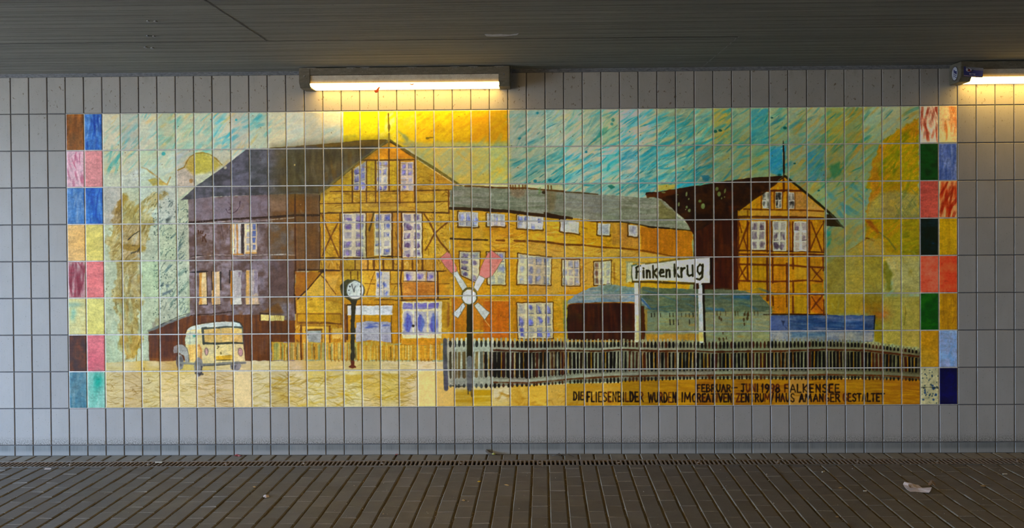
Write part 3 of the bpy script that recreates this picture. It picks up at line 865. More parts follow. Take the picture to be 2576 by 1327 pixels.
def tile_px(c, r): return proj_px(-3 + 0.125 * c, 2.322 - 0.25 * r)
BORDER_CELLS = {}
CX0, CY0, CW, CH = 156, 256, 2266, 784
CAN = np.zeros((CH, CW, 3), np.float32)
IDS = np.zeros((CH, CW), np.int16)
MOTIFS = []                                      # (name, parent motif or None, label)
def motif(name, parent=0, label=None):
    MOTIFS.append((name, parent, label)); return len(MOTIFS)      # id = index + 1
_rs = np.random.RandomState(11)
def vnoise(sx, sy, ang=0.0, seed=0, octaves=3):
    rs = np.random.RandomState(seed)
    yy, xx = np.mgrid[0:CH, 0:CW].astype(np.float32)
    ca, sa = math.cos(ang), math.sin(ang)
    u = (xx * ca + yy * sa) / sx; v = (-xx * sa + yy * ca) / sy
    out = np.zeros((CH, CW), np.float32); amp, tot = 1.0, 0.0
    for o in range(octaves):
        L = rs.rand(256, 256).astype(np.float32)
        uu, vv = u * 2 ** o + 17.3 * o, v * 2 ** o + 5.1 * o
        iu, iv = np.floor(uu).astype(np.int32), np.floor(vv).astype(np.int32)
        fu, fv = uu - iu, vv - iv
        fu = fu * fu * (3 - 2 * fu); fv = fv * fv * (3 - 2 * fv)
        a = L[iv & 255, iu & 255]; b = L[iv & 255, (iu + 1) & 255]
        c = L[(iv + 1) & 255, iu & 255]; d = L[(iv + 1) & 255, (iu + 1) & 255]
        out += amp * ((a * (1 - fu) + b * fu) * (1 - fv) + (c * (1 - fu) + d * fu) * fv)
        tot += amp; amp *= 0.55
    out /= tot
    lo, hi = np.percentile(out, 2), np.percentile(out, 98)
    return np.clip((out - lo) / (hi - lo), 0, 1)
N = {'l': vnoise(70, 60, 0, 1, 3), 'm': vnoise(18, 16, 0, 2, 3), 'f': vnoise(4, 4, 0, 3, 2),
     'h': vnoise(70, 5, 0, 4, 3), 'v': vnoise(4.5, 60, 0, 5, 3), 'd': vnoise(70, 6, -0.70, 6, 3),
     'H': vnoise(34, 4, 0.04, 7, 3), 'V': vnoise(9, 34, 0.06, 8, 3), 'D': vnoise(40, 9, -0.62, 9, 3),
     'w': vnoise(11, 11, 0, 10, 2), 's': vnoise(2.2, 2.2, 0, 12, 1)}
S_ = 560.0 / 2562.0
ORG = {'A': (160, 270), 'B': (160, 540), 'C': (160, 750), 'D': (680, 270), 'E': (680, 540), 'F': (680, 750),  # upper left corners of the enlarged image crops, in image pixels
       'G': (1220, 260), 'H': (1220, 540), 'I': (1220, 750), 'J': (1740, 260), 'K': (1740, 540), 'L': (1740, 750)}
def q(sheet, *xy):
    """xy: pixels read off one enlarged image crop (sheet) -> full image pixels"""
    if sheet in ('M', 'N'): s, (ox, oy) = 416 / 1380.0, ((2160, 260) if sheet == 'M' else (2160, 640))
    elif sheet == '': s, (ox, oy) = 1.0, (0, 0)
    else: s, (ox, oy) = S_, ORG[sheet]
    return [(ox + s * xy[i], oy + s * xy[i + 1]) for i in range(0, len(xy), 2)]
def rect(sheet, x0, y0, x1, y1, skew=0): return q(sheet, x0, y0, x1, y0 + skew, x1, y1 + skew, x0, y1)  # corners in the pixel coordinates of an image crop
def rgb(c):
    c = np.array(c, np.float32)
    if c[0] > 140 and c[2] < 60 and c[1] > 0.55 * c[0] and c[1] < 0.79 * c[0]:      # the ochres are never quite pure
        c = c * 0.95 + np.array((0, 3, 18), np.float32)
    return c / 255.0
def _win(P, pad):
    xs = [p[0] for p in P]; ys = [p[1] for p in P]
    x0 = max(0, int(min(xs) - CX0 - pad)); x1 = min(CW, int(max(xs) - CX0 + pad) + 2)
    y0 = max(0, int(min(ys) - CY0 - pad)); y1 = min(CH, int(max(ys) - CY0 + pad) + 2)
    return x0, x1, y0, y1
def _segd(px, py, a, b):
    vx, vy = b[0] - a[0], b[1] - a[1]
    wx, wy = px - a[0], py - a[1]
    t = np.clip((wx * vx + wy * vy) / (vx * vx + vy * vy + 1e-9), 0, 1)
    return (wx - t * vx) ** 2 + (wy - t * vy) ** 2, t
def _sdf(P, x0, x1, y0, y1):
    py, px = np.mgrid[y0:y1, x0:x1].astype(np.float32)
    px += CX0 + 0.5; py += CY0 + 0.5
    d = np.full(px.shape, 1e9, np.float32); ins = np.zeros(px.shape, bool)
    n = len(P)
    for i in range(n):
        a, b = P[i], P[(i + 1) % n]
        dd, _ = _segd(px, py, a, b); d = np.minimum(d, dd)
        if a[1] != b[1]:
            c = ((a[1] > py) != (b[1] > py)) & (px < (b[0] - a[0]) * (py - a[1]) / (b[1] - a[1]) + a[0])
            ins ^= c
    d = np.sqrt(d)
    return np.where(ins, -d, d)
def _blend(x0, x1, y0, y1, al, col, idn, thr=0.5):
    al = np.clip(al, 0, 1)
    c = CAN[y0:y1, x0:x1]
    c += al[..., None] * (col - c)
    if idn: 
        m = al > thr
        IDS[y0:y1, x0:x1][m] = idn
def fill(P, c0, c1=None, tex='m', k=1.0, a=1.0, soft=1.2, wob=1.5, idn=0, c2=None, bias=0.0, own=None):
    """flat wash between two (three) colours, mottled by a brush texture, with a slightly unsteady edge"""
    x0, x1, y0, y1 = _win(P, 4 + soft)
    if x1 <= x0 or y1 <= y0: return
    sd = _sdf(P, x0, x1, y0, y1) + (N['w'][y0:y1, x0:x1] - 0.5) * 2 * wob
    al = np.clip(0.5 - sd / soft, 0, 1) * a
    t = N[tex][y0:y1, x0:x1]
    if len(tex) and tex != 'f': t = 0.8 * t + 0.2 * N['f'][y0:y1, x0:x1]
    t = np.clip((t - 0.5 + bias) * k + 0.5, 0, 1)[..., None]
    c0 = rgb(c0); c1 = c0 if c1 is None else rgb(c1)
    col = c0 + (c1 - c0) * t
    if c2 is not None:
        u = np.clip((N['l'][y0:y1, x0:x1] - 0.45) * 2.2, 0, 1)[..., None]
        col = col + (rgb(c2) - col) * u
    _blend(x0, x1, y0, y1, al, col, idn, 0.45 * min(1, a) if own is None else own)
def line(P, w, c, a=1.0, dry=0.0, idn=0, taper=0.0, wob=0.5, c1=None):
    """a brush line; dry > 0 breaks it up along its length"""
    x0, x1, y0, y1 = _win(P, w + 3)
    if x1 <= x0 or y1 <= y0: return
    py, px = np.mgrid[y0:y1, x0:x1].astype(np.float32); px += CX0 + 0.5; py += CY0 + 0.5
    best = np.full(px.shape, 1e9, np.float32)
    L = sum(math.hypot(P[i + 1][0] - P[i][0], P[i + 1][1] - P[i][1]) for i in range(len(P) - 1)) + 1e-6
    acc = 0.0
    for i in range(len(P) - 1):
        dd, t = _segd(px, py, P[i], P[i + 1])
        l = math.hypot(P[i + 1][0] - P[i][0], P[i + 1][1] - P[i][1])
        s = (acc + t * l) / L; acc += l
        hw = w * 0.5 * (1 - taper * (2 * np.abs(s - 0.5)) ** 2)
        best = np.minimum(best, np.sqrt(dd) - hw)
    sd = best + (N['w'][y0:y1, x0:x1] - 0.5) * 2 * wob
    al = np.clip(0.5 - sd / 1.2, 0, 1) * a
    if dry: al = al * np.clip((N['s'][y0:y1, x0:x1] * 0.5 + N['f'][y0:y1, x0:x1] * 0.5 - dry + 0.35) * 4, 0, 1)
    c = rgb(c)
    if c1 is not None: c = c + (rgb(c1) - c) * N['m'][y0:y1, x0:x1][..., None]
    _blend(x0, x1, y0, y1, al, c, idn)
def ell(cx, cy, rx, ry, n=22, rot=0.0):
    ca, sa = math.cos(rot), math.sin(rot)
    return [(cx + rx * math.cos(2 * math.pi * i / n) * ca - ry * math.sin(2 * math.pi * i / n) * sa,
             cy + rx * math.cos(2 * math.pi * i / n) * sa + ry * math.sin(2 * math.pi * i / n) * ca) for i in range(n)]
def brush(n, box, cols, ln, wd, ang, a=(0.2, 0.7), jit=0.18, seed=0, clip=None, curve=0.12, idn=0, dry=0.25):
    """n loose bristle strokes inside box; clip is a polygon they stay in"""
    rs = np.random.RandomState(seed)
    mask = None
    if clip is not None:
        mask = _sdf(clip, 0, CW, 0, CH) < 0
    bx0, by0, bx1, by1 = box
    for _ in range(n):
        cx, cy = rs.uniform(bx0, bx1), rs.uniform(by0, by1)
        L, w = rs.uniform(*ln) * 0.5, rs.uniform(*wd) * 0.5
        th = ang + rs.normal(0, jit); ca, sa = math.cos(th), math.sin(th)
        ex, ey = abs(L * ca) + abs(w * sa) + 3 + L * curve, abs(L * sa) + abs(w * ca) + 3 + L * curve
        x0, x1 = max(0, int(cx - ex - CX0)), min(CW, int(cx + ex - CX0) + 1)
        y0, y1 = max(0, int(cy - ey - CY0)), min(CH, int(cy + ey - CY0) + 1)
        if x1 <= x0 or y1 <= y0: continue
        py, px = np.mgrid[y0:y1, x0:x1].astype(np.float32); px += CX0 - cx; py += CY0 - cy
        u = (px * ca + py * sa) / L; v = -px * sa + py * ca
        v = (v - rs.uniform(-1, 1) * curve * L * (u * u - 0.3)) / w
        prof = np.clip(1 - np.abs(u) ** 3, 0, 1) * np.clip((1 - v * v) * 1.6, 0, 1)
        # bristle marks follow the stroke
        ph = rs.rand(24)
        br = ph[np.clip(((v + 1) * 12).astype(np.int32), 0, 23)]
        prof = prof * np.clip(1 - dry * 1.6 * br * (0.5 + 0.5 * u), 0, 1) * (0.7 + 0.3 * N['f'][y0:y1, x0:x1])
        al = prof * rs.uniform(*a)
        if mask is not None: al = al * mask[y0:y1, x0:x1]
        c = cols[rs.randint(len(cols))]
        _blend(x0, x1, y0, y1, al, rgb(c), idn)
def scumble(clip, n, cols, seed, ln=(10, 38), wd=(2, 7), ang=0.0, jit=0.5, a=(0.2, 0.55), idn=0):
    xs = [p[0] for p in clip]; ys = [p[1] for p in clip]
    brush(n, (min(xs), min(ys), max(xs), max(ys)), cols, ln, wd, ang, a, jit=jit, seed=seed, clip=clip, curve=.3, idn=idn, dry=.35)
def dots(n, box, c, r, a=0.8, seed=0):
    rs = np.random.RandomState(seed)
    for _ in range(n):
        cx, cy, rr = rs.uniform(box[0], box[2]), rs.uniform(box[1], box[3]), rs.uniform(*r)
        fill(ell(cx, cy, rr * rs.uniform(.8, 1.4), rr, 9, rs.rand() * 3), c, a=a, wob=0.5)
def glow(cx, cy, rx, ry, c, a):
    x0, x1, y0, y1 = _win([(cx - rx * 2, cy - ry * 2), (cx + rx * 2, cy + ry * 2)], 1)
    py, px = np.mgrid[y0:y1, x0:x1].astype(np.float32); px += CX0 - cx; py += CY0 - cy
    al = a * np.exp(-((px / rx) ** 2 + (py / ry) ** 2)) * (0.75 + 0.5 * (N['m'][y0:y1, x0:x1] - 0.5))
    _blend(x0, x1, y0, y1, al, rgb(c), 0)
def window(P, cols, rows, frame, pane, pane1, idn, dark=None, sub=None, m=(0.12, 0.07), seed=0, shade=(70, 45, 15), shw=3.5, side=(1, 0, 0, 1)):
    """a painted window: frame wash, brushed panes; P = four corners (tl, tr, br, bl)"""
    rs = np.random.RandomState(seed)
    if shw:
        for f, (i, j) in zip(side, ((3, 0), (0, 1), (1, 2), (2, 3))):
            if f: line([P[i], P[j]], shw * f * 2, shade, 0.85, 0.2, idn=0, wob=0.8)
    fill(P, frame, tuple(int(c * 0.9) for c in frame), 'V', soft=1.2, wob=1.0, idn=idn)
    def at(u, v):
        ax = P[0][0] + (P[1][0] - P[0][0]) * u; ay = P[0][1] + (P[1][1] - P[0][1]) * u
        bx = P[3][0] + (P[2][0] - P[3][0]) * u; by = P[3][1] + (P[2][1] - P[3][1]) * u
        return (ax + (bx - ax) * v, ay + (by - ay) * v)
    for i in range(cols):
        for j in range(rows):
            u0, u1 = (i + m[0]) / cols + 0.02, (i + 1 - m[0]) / cols - 0.02
            v0, v1 = (j + m[1]) / rows + 0.01, (j + 1 - m[1]) / rows - 0.01
            e = lambda: rs.uniform(-0.03, 0.03) / max(cols, 1)
            pp = [at(u0 + e(), v0 + e()), at(u1 + e(), v0 + e()), at(u1 + e(), v1 + e()), at(u0 + e(), v1 + e())]
            fill(pp, pane, pane1, 'm', 1.8, a=0.85, wob=1.2, idn=0, bias=rs.uniform(-0.3, 0.3))
            if dark is not None and rs.rand() < 0.75:
                c = ((pp[0][0] + pp[2][0]) / 2 + rs.uniform(-2, 2), (pp[0][1] + pp[2][1]) / 2 + rs.uniform(-2, 3))
                w, h = abs(pp[1][0] - pp[0][0]), abs(pp[3][1] - pp[0][1])
                for _k in range(2):
                    o = rs.uniform(-.18, .18, 2)
                    fill(ell(c[0] + o[0] * w, c[1] + o[1] * h, w * rs.uniform(.2, .46), h * rs.uniform(.2, .46), 9, rs.uniform(-.5, .5)), dark, tuple(min(255, x + 46) for x in dark), 'V', 1.8, a=rs.uniform(.35, .8), wob=2.4, soft=1.6)
                if rs.rand() < .6: line([(pp[0][0], pp[0][1] + 1), (pp[0][0] + rs.uniform(-.5, 1), pp[3][1])], 1.6, tuple(int(x * .7) for x in dark), .7, .35)
                if rs.rand() < .5: line([(pp[3][0], pp[3][1]), (pp[2][0], pp[2][1])], 1.4, tuple(int(x * .6) for x in dark), .7, .4)
def lettering(text, x0, x1, ytop, ybot, w, c, c1, idn, seed=0, ytop1=None, ybot1=None):
    rs = np.random.RandomState(seed)
    wid = lambda ch: WIDTH.get(ch, 0.62)
    tot = sum(wid(ch) + 0.2 for ch in text) - 0.2
    x = 0.0
    for ch in text:
        for poly in FONT.get(ch, ()):
            pts = []
            for (u, v) in poly:
                s = (x + u * wid(ch)) / tot
                yt = ytop + ((ytop1 if ytop1 is not None else ytop) - ytop) * s
                yb = ybot + ((ybot1 if ybot1 is not None else ybot) - ybot) * s
                pts.append((x0 + (x1 - x0) * s + rs.uniform(-.3, .3), yb + (yt - yb) * v + rs.uniform(-.4, .4)))
            line(pts, w * rs.uniform(.95, 1.3), c if rs.rand() < 0.78 else c1, 0.95, 0.12, idn=idn, wob=0.6)
        x += wid(ch) + 0.2
_arc = lambda cx, cy, rx, ry, a0, a1, n=9: [(cx + rx * math.cos(math.radians(a0 + (a1 - a0) * i / n)), cy + ry * math.sin(math.radians(a0 + (a1 - a0) * i / n))) for i in range(n + 1)]
FONT = {
 'A': [[(0, 0), (.5, 1), (1, 0)], [(.2, .36), (.8, .36)]],
 'B': [[(.1, 0), (.1, 1)], [(.1, 1), (.6, .98), (.85, .78), (.6, .54), (.1, .5)], [(.1, .5), (.7, .5), (.98, .26), (.7, .02), (.1, 0)]],
 'C': [_arc(.55, .5, .5, .5, 55, 305)],
 'D': [[(.1, 0), (.1, 1)], [(.1, 1), (.6, .95), (.95, .55), (.85, .2), (.5, 0), (.1, 0)]],
 'E': [[(.9, 1), (.1, 1), (.1, 0), (.95, 0)], [(.1, .52), (.75, .52)]],
 'F': [[(.95, 1), (.1, 1), (.1, 0)], [(.1, .52), (.75, .52)]],
 'G': [_arc(.55, .5, .5, .5, 50, 300), [(.98, .1), (.98, .45), (.6, .45)]],
 'H': [[(.1, 0), (.1, 1)], [(.9, 0), (.9, 1)], [(.1, .5), (.9, .5)]],
 'I': [[(.5, 0), (.5, 1)]],
 'J': [[(.1, 1), (.9, 1)], [(.65, 1), (.65, .2), (.45, 0), (.1, .12)]],
 'K': [[(.1, 0), (.1, 1)], [(.9, 1), (.15, .45), (.95, 0)]],
 'L': [[(.1, 1), (.1, 0), (.95, 0)]],
 'M': [[(0, 0), (.12, 1), (.5, .3), (.88, 1), (1, 0)]],
 'N': [[(.1, 0), (.1, 1), (.9, 0), (.9, 1)]],
 'R': [[(.1, 0), (.1, 1), (.65, .97), (.9, .75), (.65, .5), (.1, .47)], [(.45, .47), (.98, 0)]],
 'S': [[(.92, .86), (.6, 1), (.2, .9), (.15, .66), (.5, .5), (.88, .36), (.85, .1), (.5, 0), (.08, .12)]],
 'T': [[(0, 1), (1, 1)], [(.5, 1), (.5, 0)]],
 'U': [[(.08, 1), (.1, .25), (.4, 0), (.75, .08), (.92, .35), (.92, 1)]],
 'V': [[(0, 1), (.5, 0), (1, 1)]],
 'W': [[(0, 1), (.25, 0), (.5, .75), (.75, 0), (1, 1)]],
 'Z': [[(.05, 1), (.95, 1), (.05, 0), (1, 0)]],
 '1': [[(.2, .7), (.6, 1), (.5, 0)]],
 '9': [_arc(.5, .72, .4, .27, 0, 360, 12), [(.9, .72), (.8, .3), (.45, 0)]],
 '8': [_arc(.5, .75, .34, .24, 0, 360, 12), _arc(.5, .26, .44, .26, 0, 360, 12)],
 '/': [[(.1, -.15), (.9, 1.05)]],
 '-': [[(.05, .5), (.95, .5)]],
}
WIDTH = {'I': 0.22, 'M': 0.85, 'W': 0.9, '/': 0.35, '1': 0.4, ' ': 0.35, 'J': .5, 'F': .52, 'L': .52, 'E': .55, '-': .6}
m_sky = motif('painted_sky', 0, 'loosely brushed turquoise and yellow sky')
m_ltree = motif('painted_tree', 0, 'ochre and pale green painted trees left of the large house')
m_rtree = motif('painted_tree', 0, 'orange and olive painted trees beside the right edge of the picture')
m_h1 = motif('painted_house', 0, 'large painted timber-framed house with a slate roof')
m_h1roof = motif('painted_roof', m_h1)
m_wing = motif('painted_long_wing', 0, 'long yellow painted wing joining the two houses')
m_wroof = motif('painted_roof', m_wing)
m_h2 = motif('painted_house', 0, 'smaller painted house with a dark brown roof, right')
m_h2roof = motif('painted_roof', m_h2)
m_ground = motif('painted_ground', 0, 'straw coloured painted forecourt')
m_van = motif('painted_van', 0, 'cream painted van with a light roof')
m_vanglass = motif('painted_windscreen', m_van)
m_clock = motif('painted_station_clock', 0, 'painted station clock on a dark post')
m_face = motif('painted_clock_face', m_clock, 'white clock face')
m_cross = motif('painted_crossing_sign', 0, 'painted white and pink crossed level crossing sign on a dark post')
m_cpost = motif('painted_post', m_cross)
m_tram = motif('painted_railway_cars', 0, 'blue green painted railway cars behind the fence')
m_sign = motif('painted_station_sign', 0, 'white painted station name board on two posts')
m_signt = motif('painted_lettering', m_sign, 'black letters reading Finkenkrug')
m_yf = motif('painted_garden_fence', 0, 'low yellow painted garden fence')
m_pf = motif('painted_picket_fence', 0, 'long grey painted picket fence')
m_txt = motif('painted_caption', 0, 'two lines of dark hand painted capitals at the lower right')
winmot = lambda par: motif('painted_window', par)

# ---- sky
CAN[:] = rgb((150, 160, 130))
fill([(255, 270), (1285, 270), (1285, 700), (255, 700)], (186, 192, 166), (202, 200, 172), 'l', idn=m_sky)
fill([(1280, 268), (1790, 268), (1790, 700), (1280, 700)], (150, 166, 146), (168, 168, 138), 'd', 1.4, idn=m_sky)
fill([(1700, 264), (2322, 264), (2322, 900), (1700, 900)], (104, 128, 104), (124, 124, 74), 'd', 1.4, idn=m_sky, soft=190)
A1 = -0.72
T1 = [(98, 182, 178), (120, 192, 184), (80, 168, 172), (150, 200, 190)]
O1 = [(214, 184, 104), (206, 190, 130)]
brush(150, (262, 282, 700, 480), [(176, 200, 184), (214, 212, 190), (190, 205, 185), (160, 196, 184)], (40, 110), (6, 20), A1, (.15, .45), seed=1)
brush(60, (262, 284, 700, 430), [(130, 190, 180), (150, 194, 180), (206, 204, 170)], (26, 70), (4, 12), -0.8, (.3, .6), seed=212)
brush(60, (270, 284, 640, 420), T1, (22, 60), (3, 8), -0.85, (.3, .7), seed=2)
brush(50, (262, 284, 720, 440), [(84, 168, 170), (200, 172, 90), (222, 220, 200)], (12, 40), (1.5, 4), -0.8, (.3, .65), seed=234)
brush(26, (262, 284, 640, 450), O1, (22, 60), (4, 10), -0.75, (.3, .7), seed=3)
brush(16, (400, 300, 540, 380), T1, (24, 60), (6, 14), -0.6, (.3, .6), seed=4)
brush(16, (540, 286, 585, 370), [(60, 164, 176), (96, 180, 184)], (24, 46), (4, 9), -0.6, (.5, .85), seed=5)
brush(18, (590, 290, 700, 345), [(64, 166, 174), (110, 186, 180)], (22, 46), (5, 12), -0.55, (.4, .8), seed=6)
brush(6, (272, 380, 296, 440), [(70, 164, 164), (90, 178, 174)], (34, 60), (5, 11), -1.25, (.5, .85), seed=7)
fill(ell(411, 386, 4, 4), (60, 160, 160), a=.9); fill(ell(594, 302, 2.5, 2.5), (60, 170, 170), a=.9)
# pale warm part left of the lamp
fill(q('D', 0, 40, 830, 35, 830, 420, 0, 470), (190, 192, 168), (206, 196, 156), 'd', a=.85, soft=14, idn=m_sky)
brush(30, (690, 285, 860, 370), [(176, 190, 168), (206, 196, 150), (160, 186, 172), (150, 180, 160)], (30, 80), (6, 14), -0.5, (.2, .5), seed=8)
fill(q('D', 520, 60, 836, 40, 836, 230, 560, 190), (236, 206, 140), (222, 200, 140), 'd', a=.6, soft=18)
# strong yellow tiles under the lamp
fill(q('D', 841, 30, 1250, 30, 1250, 460, 841, 460), (236, 198, 0), (244, 214, 0), 'D', soft=1, wob=.4, idn=m_sky)
fill(q('D', 1255, 30, 1465, 30, 1465, 460, 1255, 460), (236, 202, 30), (240, 214, 110), 'D', 1.5, soft=1, wob=.4, idn=m_sky)
fill(q('D', 1255, 30, 1330, 30, 1310, 280, 1255, 300), (240, 205, 0), a=.85, soft=6)
fill(q('D', 1420, 30, 1465, 30, 1465, 300, 1440, 200), (240, 205, 0), a=.8, soft=6)
fill(q('D', 1465, 30, 1680, 30, 1680, 460, 1465, 460), (238, 200, 0), (232, 200, 60), 'D', 1.4, soft=1, wob=.4, idn=m_sky)
fill(q('D', 1680, 30, 1890, 30, 1890, 460, 1680, 460), (226, 168, 6), (238, 196, 8), 'D', 1.4, soft=1, wob=.4, idn=m_sky)
fill(q('D', 1890, 30, 2310, 30, 2310, 460, 1890, 460), (226, 164, 10), (238, 190, 10), 'D', 1.4, soft=1, wob=.4, idn=m_sky)
fill(q('D', 2310, 25, 2750, 25, 2750, 460, 2310, 460), (224, 152, 0), (232, 170, 6), 'D', 1.2, soft=1, wob=.4, idn=m_sky)
fill(q('D', 1470, 260, 1560, 320, 1680, 440, 1600, 470, 1520, 360), (176, 178, 96), (196, 186, 70), 'd', a=.8, soft=10)
fill(q('D', 1480, 280, 1540, 310, 1590, 370, 1570, 400, 1530, 340), (120, 140, 96), (150, 156, 90), 'm', a=.8, soft=5)
line(q('D', 1800, 350, 1870, 346), 3, (110, 92, 20), .8, .1); fill(ell(1075, 348, 4, 2.5, 10), (120, 100, 20), a=.8)
fill(q('D', 842, 330, 980, 310, 1000, 330, 860, 360), (170, 168, 96), (196, 176, 70), 'd', a=.7, soft=6)
# lower right of the yellow: greenish tiles with orange washes
fill(q('D', 1470, 400, 2752, 400, 2752, 900, 2120, 900, 1700, 560), (164, 168, 110), (196, 172, 84), 'd', 1.6, a=.95, soft=10, idn=m_sky)
fill(q('D', 1890, 380, 2310, 440, 2310, 460, 1890, 460), (196, 178, 96), (226, 190, 90), 'd', a=.6, soft=8)
brush(40, (1050, 370, 1278, 470), [(214, 160, 40), (150, 166, 130), (196, 176, 90), (206, 160, 60), (140, 160, 130)], (26, 70), (6, 16), 0.75, (.25, .6), seed=9)
brush(26, (1160, 350, 1280, 470), [(150, 166, 130), (206, 170, 60), (170, 170, 110)], (26, 60), (6, 14), -0.8, (.25, .6), seed=10)
fill(q('D', 2130, 780, 2560, 780, 2560, 900, 2140, 900), (196, 166, 56), (206, 176, 80), 'd', a=.6, soft=10)
# right hand sky
brush(120, (1290, 272, 1800, 490), [(60, 150, 150), (44, 140, 146), (150, 176, 150), (170, 172, 130)], (30, 90), (5, 14), -0.55, (.3, .65), seed=211)
T2 = [(24, 142, 154), (46, 152, 160), (14, 126, 142), (90, 158, 150), (20, 118, 124)]
O2 = [(184, 164, 90), (176, 168, 112), (190, 170, 104)]
brush(220, (1284, 274, 1790, 500), [(150, 170, 150), (172, 172, 146), (120, 162, 150), (186, 176, 132), (110, 156, 148)], (30, 90), (4, 13), -0.6, (.2, .5), seed=11)
brush(150, (1284, 278, 1560, 380), [(186, 186, 160), (176, 170, 116), (130, 160, 136), (100, 146, 126)], (24, 70), (2, 6), -0.78, (.25, .6), seed=12)
brush(44, (1284, 280, 1560, 380), [(80, 140, 124), (60, 130, 124)], (18, 50), (3, 8), -0.8, (.3, .7), seed=13)
brush(110, (1284, 385, 1740, 480), T2, (24, 74), (4, 11), -0.5, (.25, .7), seed=14)
brush(90, (1560, 280, 1790, 470), T2, (30, 90), (4, 11), -0.5, (.3, .8), seed=15)
brush(130, (1284, 380, 1790, 490), T2, (20, 64), (2.5, 8), -0.5, (.3, .75), seed=215)
brush(70, (1500, 276, 1790, 400), T2, (20, 64), (2.5, 8), -0.55, (.3, .75), seed=216)
brush(44, (1400, 276, 1790, 480), O2, (24, 60), (5, 14), -0.5, (.25, .6), seed=16)
fill(q('G', 1340, 300, 1420, 260, 1400, 340, 1300, 400, 1225, 450, 1300, 360), (24, 116, 110), (50, 134, 120), 'd', a=.75, soft=4)
brush(90, (1300, 276, 1790, 480), [(16, 104, 116), (30, 120, 126), (20, 96, 100)], (12, 40), (1.5, 4.5), -0.6, (.4, .8), seed=231, dry=.1)
brush(90, (1290, 276, 1790, 480), [(186, 188, 164), (190, 184, 140)], (12, 46), (1.5, 4), -0.65, (.3, .6), seed=232)
for (cx, cy, r) in ((1473, 188, 16), (1455, 238, 14), (600, 110, 14), (400, 405, 11), (752, 882, 17), (795, 880, 12), (2252, 430, 15), (2282, 754, 13), (1888, 938, 12), (578, 892, 16), (1165, 562, 14), (1664, 325, 9)):
    p = q('G', cx, cy)[0]; fill(ell(p[0], p[1], r * S_ * 1.2, r * S_, 12), (16, 104, 116), (30, 120, 124), 'm', a=.9)
for P in ((1430, 700, 1410, 770, 1440, 740), (1740, 150, 1640, 200, 1570, 250), (2100, 150, 1900, 230, 1780, 270), (2160, 250, 2060, 320, 1990, 360), (970, 680, 860, 750, 760, 820), (1250, 580, 1190, 620, 1140, 650), (2240, 940, 1180, 940) if False else (1260, 940, 1190, 942, 1130, 938), (1830, 880, 1780, 900, 1740, 905)):
    line(q('G', *P), 5, (22, 118, 128), .75, .2, taper=.7, c1=(50, 140, 140))
fill(q('G', 1420, 950, 1450, 940, 1490, 960, 1450, 980), (16, 96, 80), a=.8)
fill(q('G', 1360, 80, 1520, 150, 1530, 470, 1350, 480), (176, 168, 96), (130, 150, 110), 'd', 1.5, a=.35, soft=10)
fill(q('G', 1990, 940, 2190, 930, 2190, 985, 1990, 1010), (190, 160, 40), (180, 160, 90), 'd', a=.8, soft=4)
fill(q('G', 0, 930, 900, 930, 900, 1000, 480, 985, 0, 955), (206, 196, 140), (196, 190, 130), 'd', a=.75, soft=4)
T3 = [(14, 116, 128), (10, 104, 120), (34, 124, 122), (20, 94, 118)]
O3 = [(150, 118, 26), (140, 120, 50), (160, 110, 16), (120, 120, 60)]
fill(q('J', 680, 60, 880, 60, 880, 465, 680, 465), (40, 116, 130), (60, 120, 116), 'd', 1.4, a=.75, soft=3)
fill(q('J', 250, 60, 445, 60, 445, 465, 250, 465), (150, 134, 52), (112, 124, 84), 'd', 1.4, a=.8, soft=3)
fill(q('J', 895, 490, 1095, 490, 1040, 830, 895, 800), (26, 110, 140), (60, 124, 130), 'd', 1.2, a=.8, soft=3)
fill(q('J', 1325, 485, 1530, 485, 1530, 900, 1325, 900), (44, 104, 124), (70, 112, 110), 'd', 1.2, a=.8, soft=3)
fill(q('J', 1535, 50, 1960, 50, 1960, 465, 1535, 465), (140, 116, 34), (104, 120, 80), 'd', 1.8, a=.7, soft=3)
brush(170, (1745, 272, 2080, 540), T3, (22, 66), (4, 11), -0.6, (.25, .65), seed=17)
brush(80, (1745, 272, 2080, 460), [(140, 140, 96), (126, 132, 100), (150, 136, 80)], (22, 56), (3, 9), -0.6, (.25, .6), seed=18)
brush(110, (1990, 268, 2316, 480), O3, (24, 70), (4, 12), -0.75, (.3, .7), seed=19)
brush(70, (2060, 268, 2316, 480), [(40, 104, 84), (24, 96, 84), (70, 116, 90)], (24, 66), (4, 10), -0.8, (.25, .65), seed=20)
fill(q('J', 1560, 720, 1640, 700, 1700, 670, 1730, 800, 1640, 870, 1600, 800), (26, 92, 60), (50, 104, 70), 'm', a=.7, soft=6)
brush(26, (2078, 455, 2190, 560), [(60, 118, 124), (40, 104, 120), (86, 128, 116)], (24, 56), (6, 12), 0.75, (.3, .6), seed=21)
brush(80, (1790, 272, 2300, 500), [(10, 88, 96), (14, 100, 90), (150, 150, 104), (170, 120, 20)], (12, 40), (1.5, 5), -0.65, (.35, .75), seed=233, dry=.1)
for (cx, cy) in ((270, 320), (330, 310), (1075, 280), (925, 165), (1465, 1000), (1190, 690), (1010, 822)):
    p = q('J', cx, cy)[0]; fill(ell(p[0], p[1], 4, 3, 10), (10, 66, 60), a=.85)
fill(q('J', 110, 830, 190, 820, 220, 850, 180, 890, 130, 880), (14, 92, 116), a=.7, soft=3)

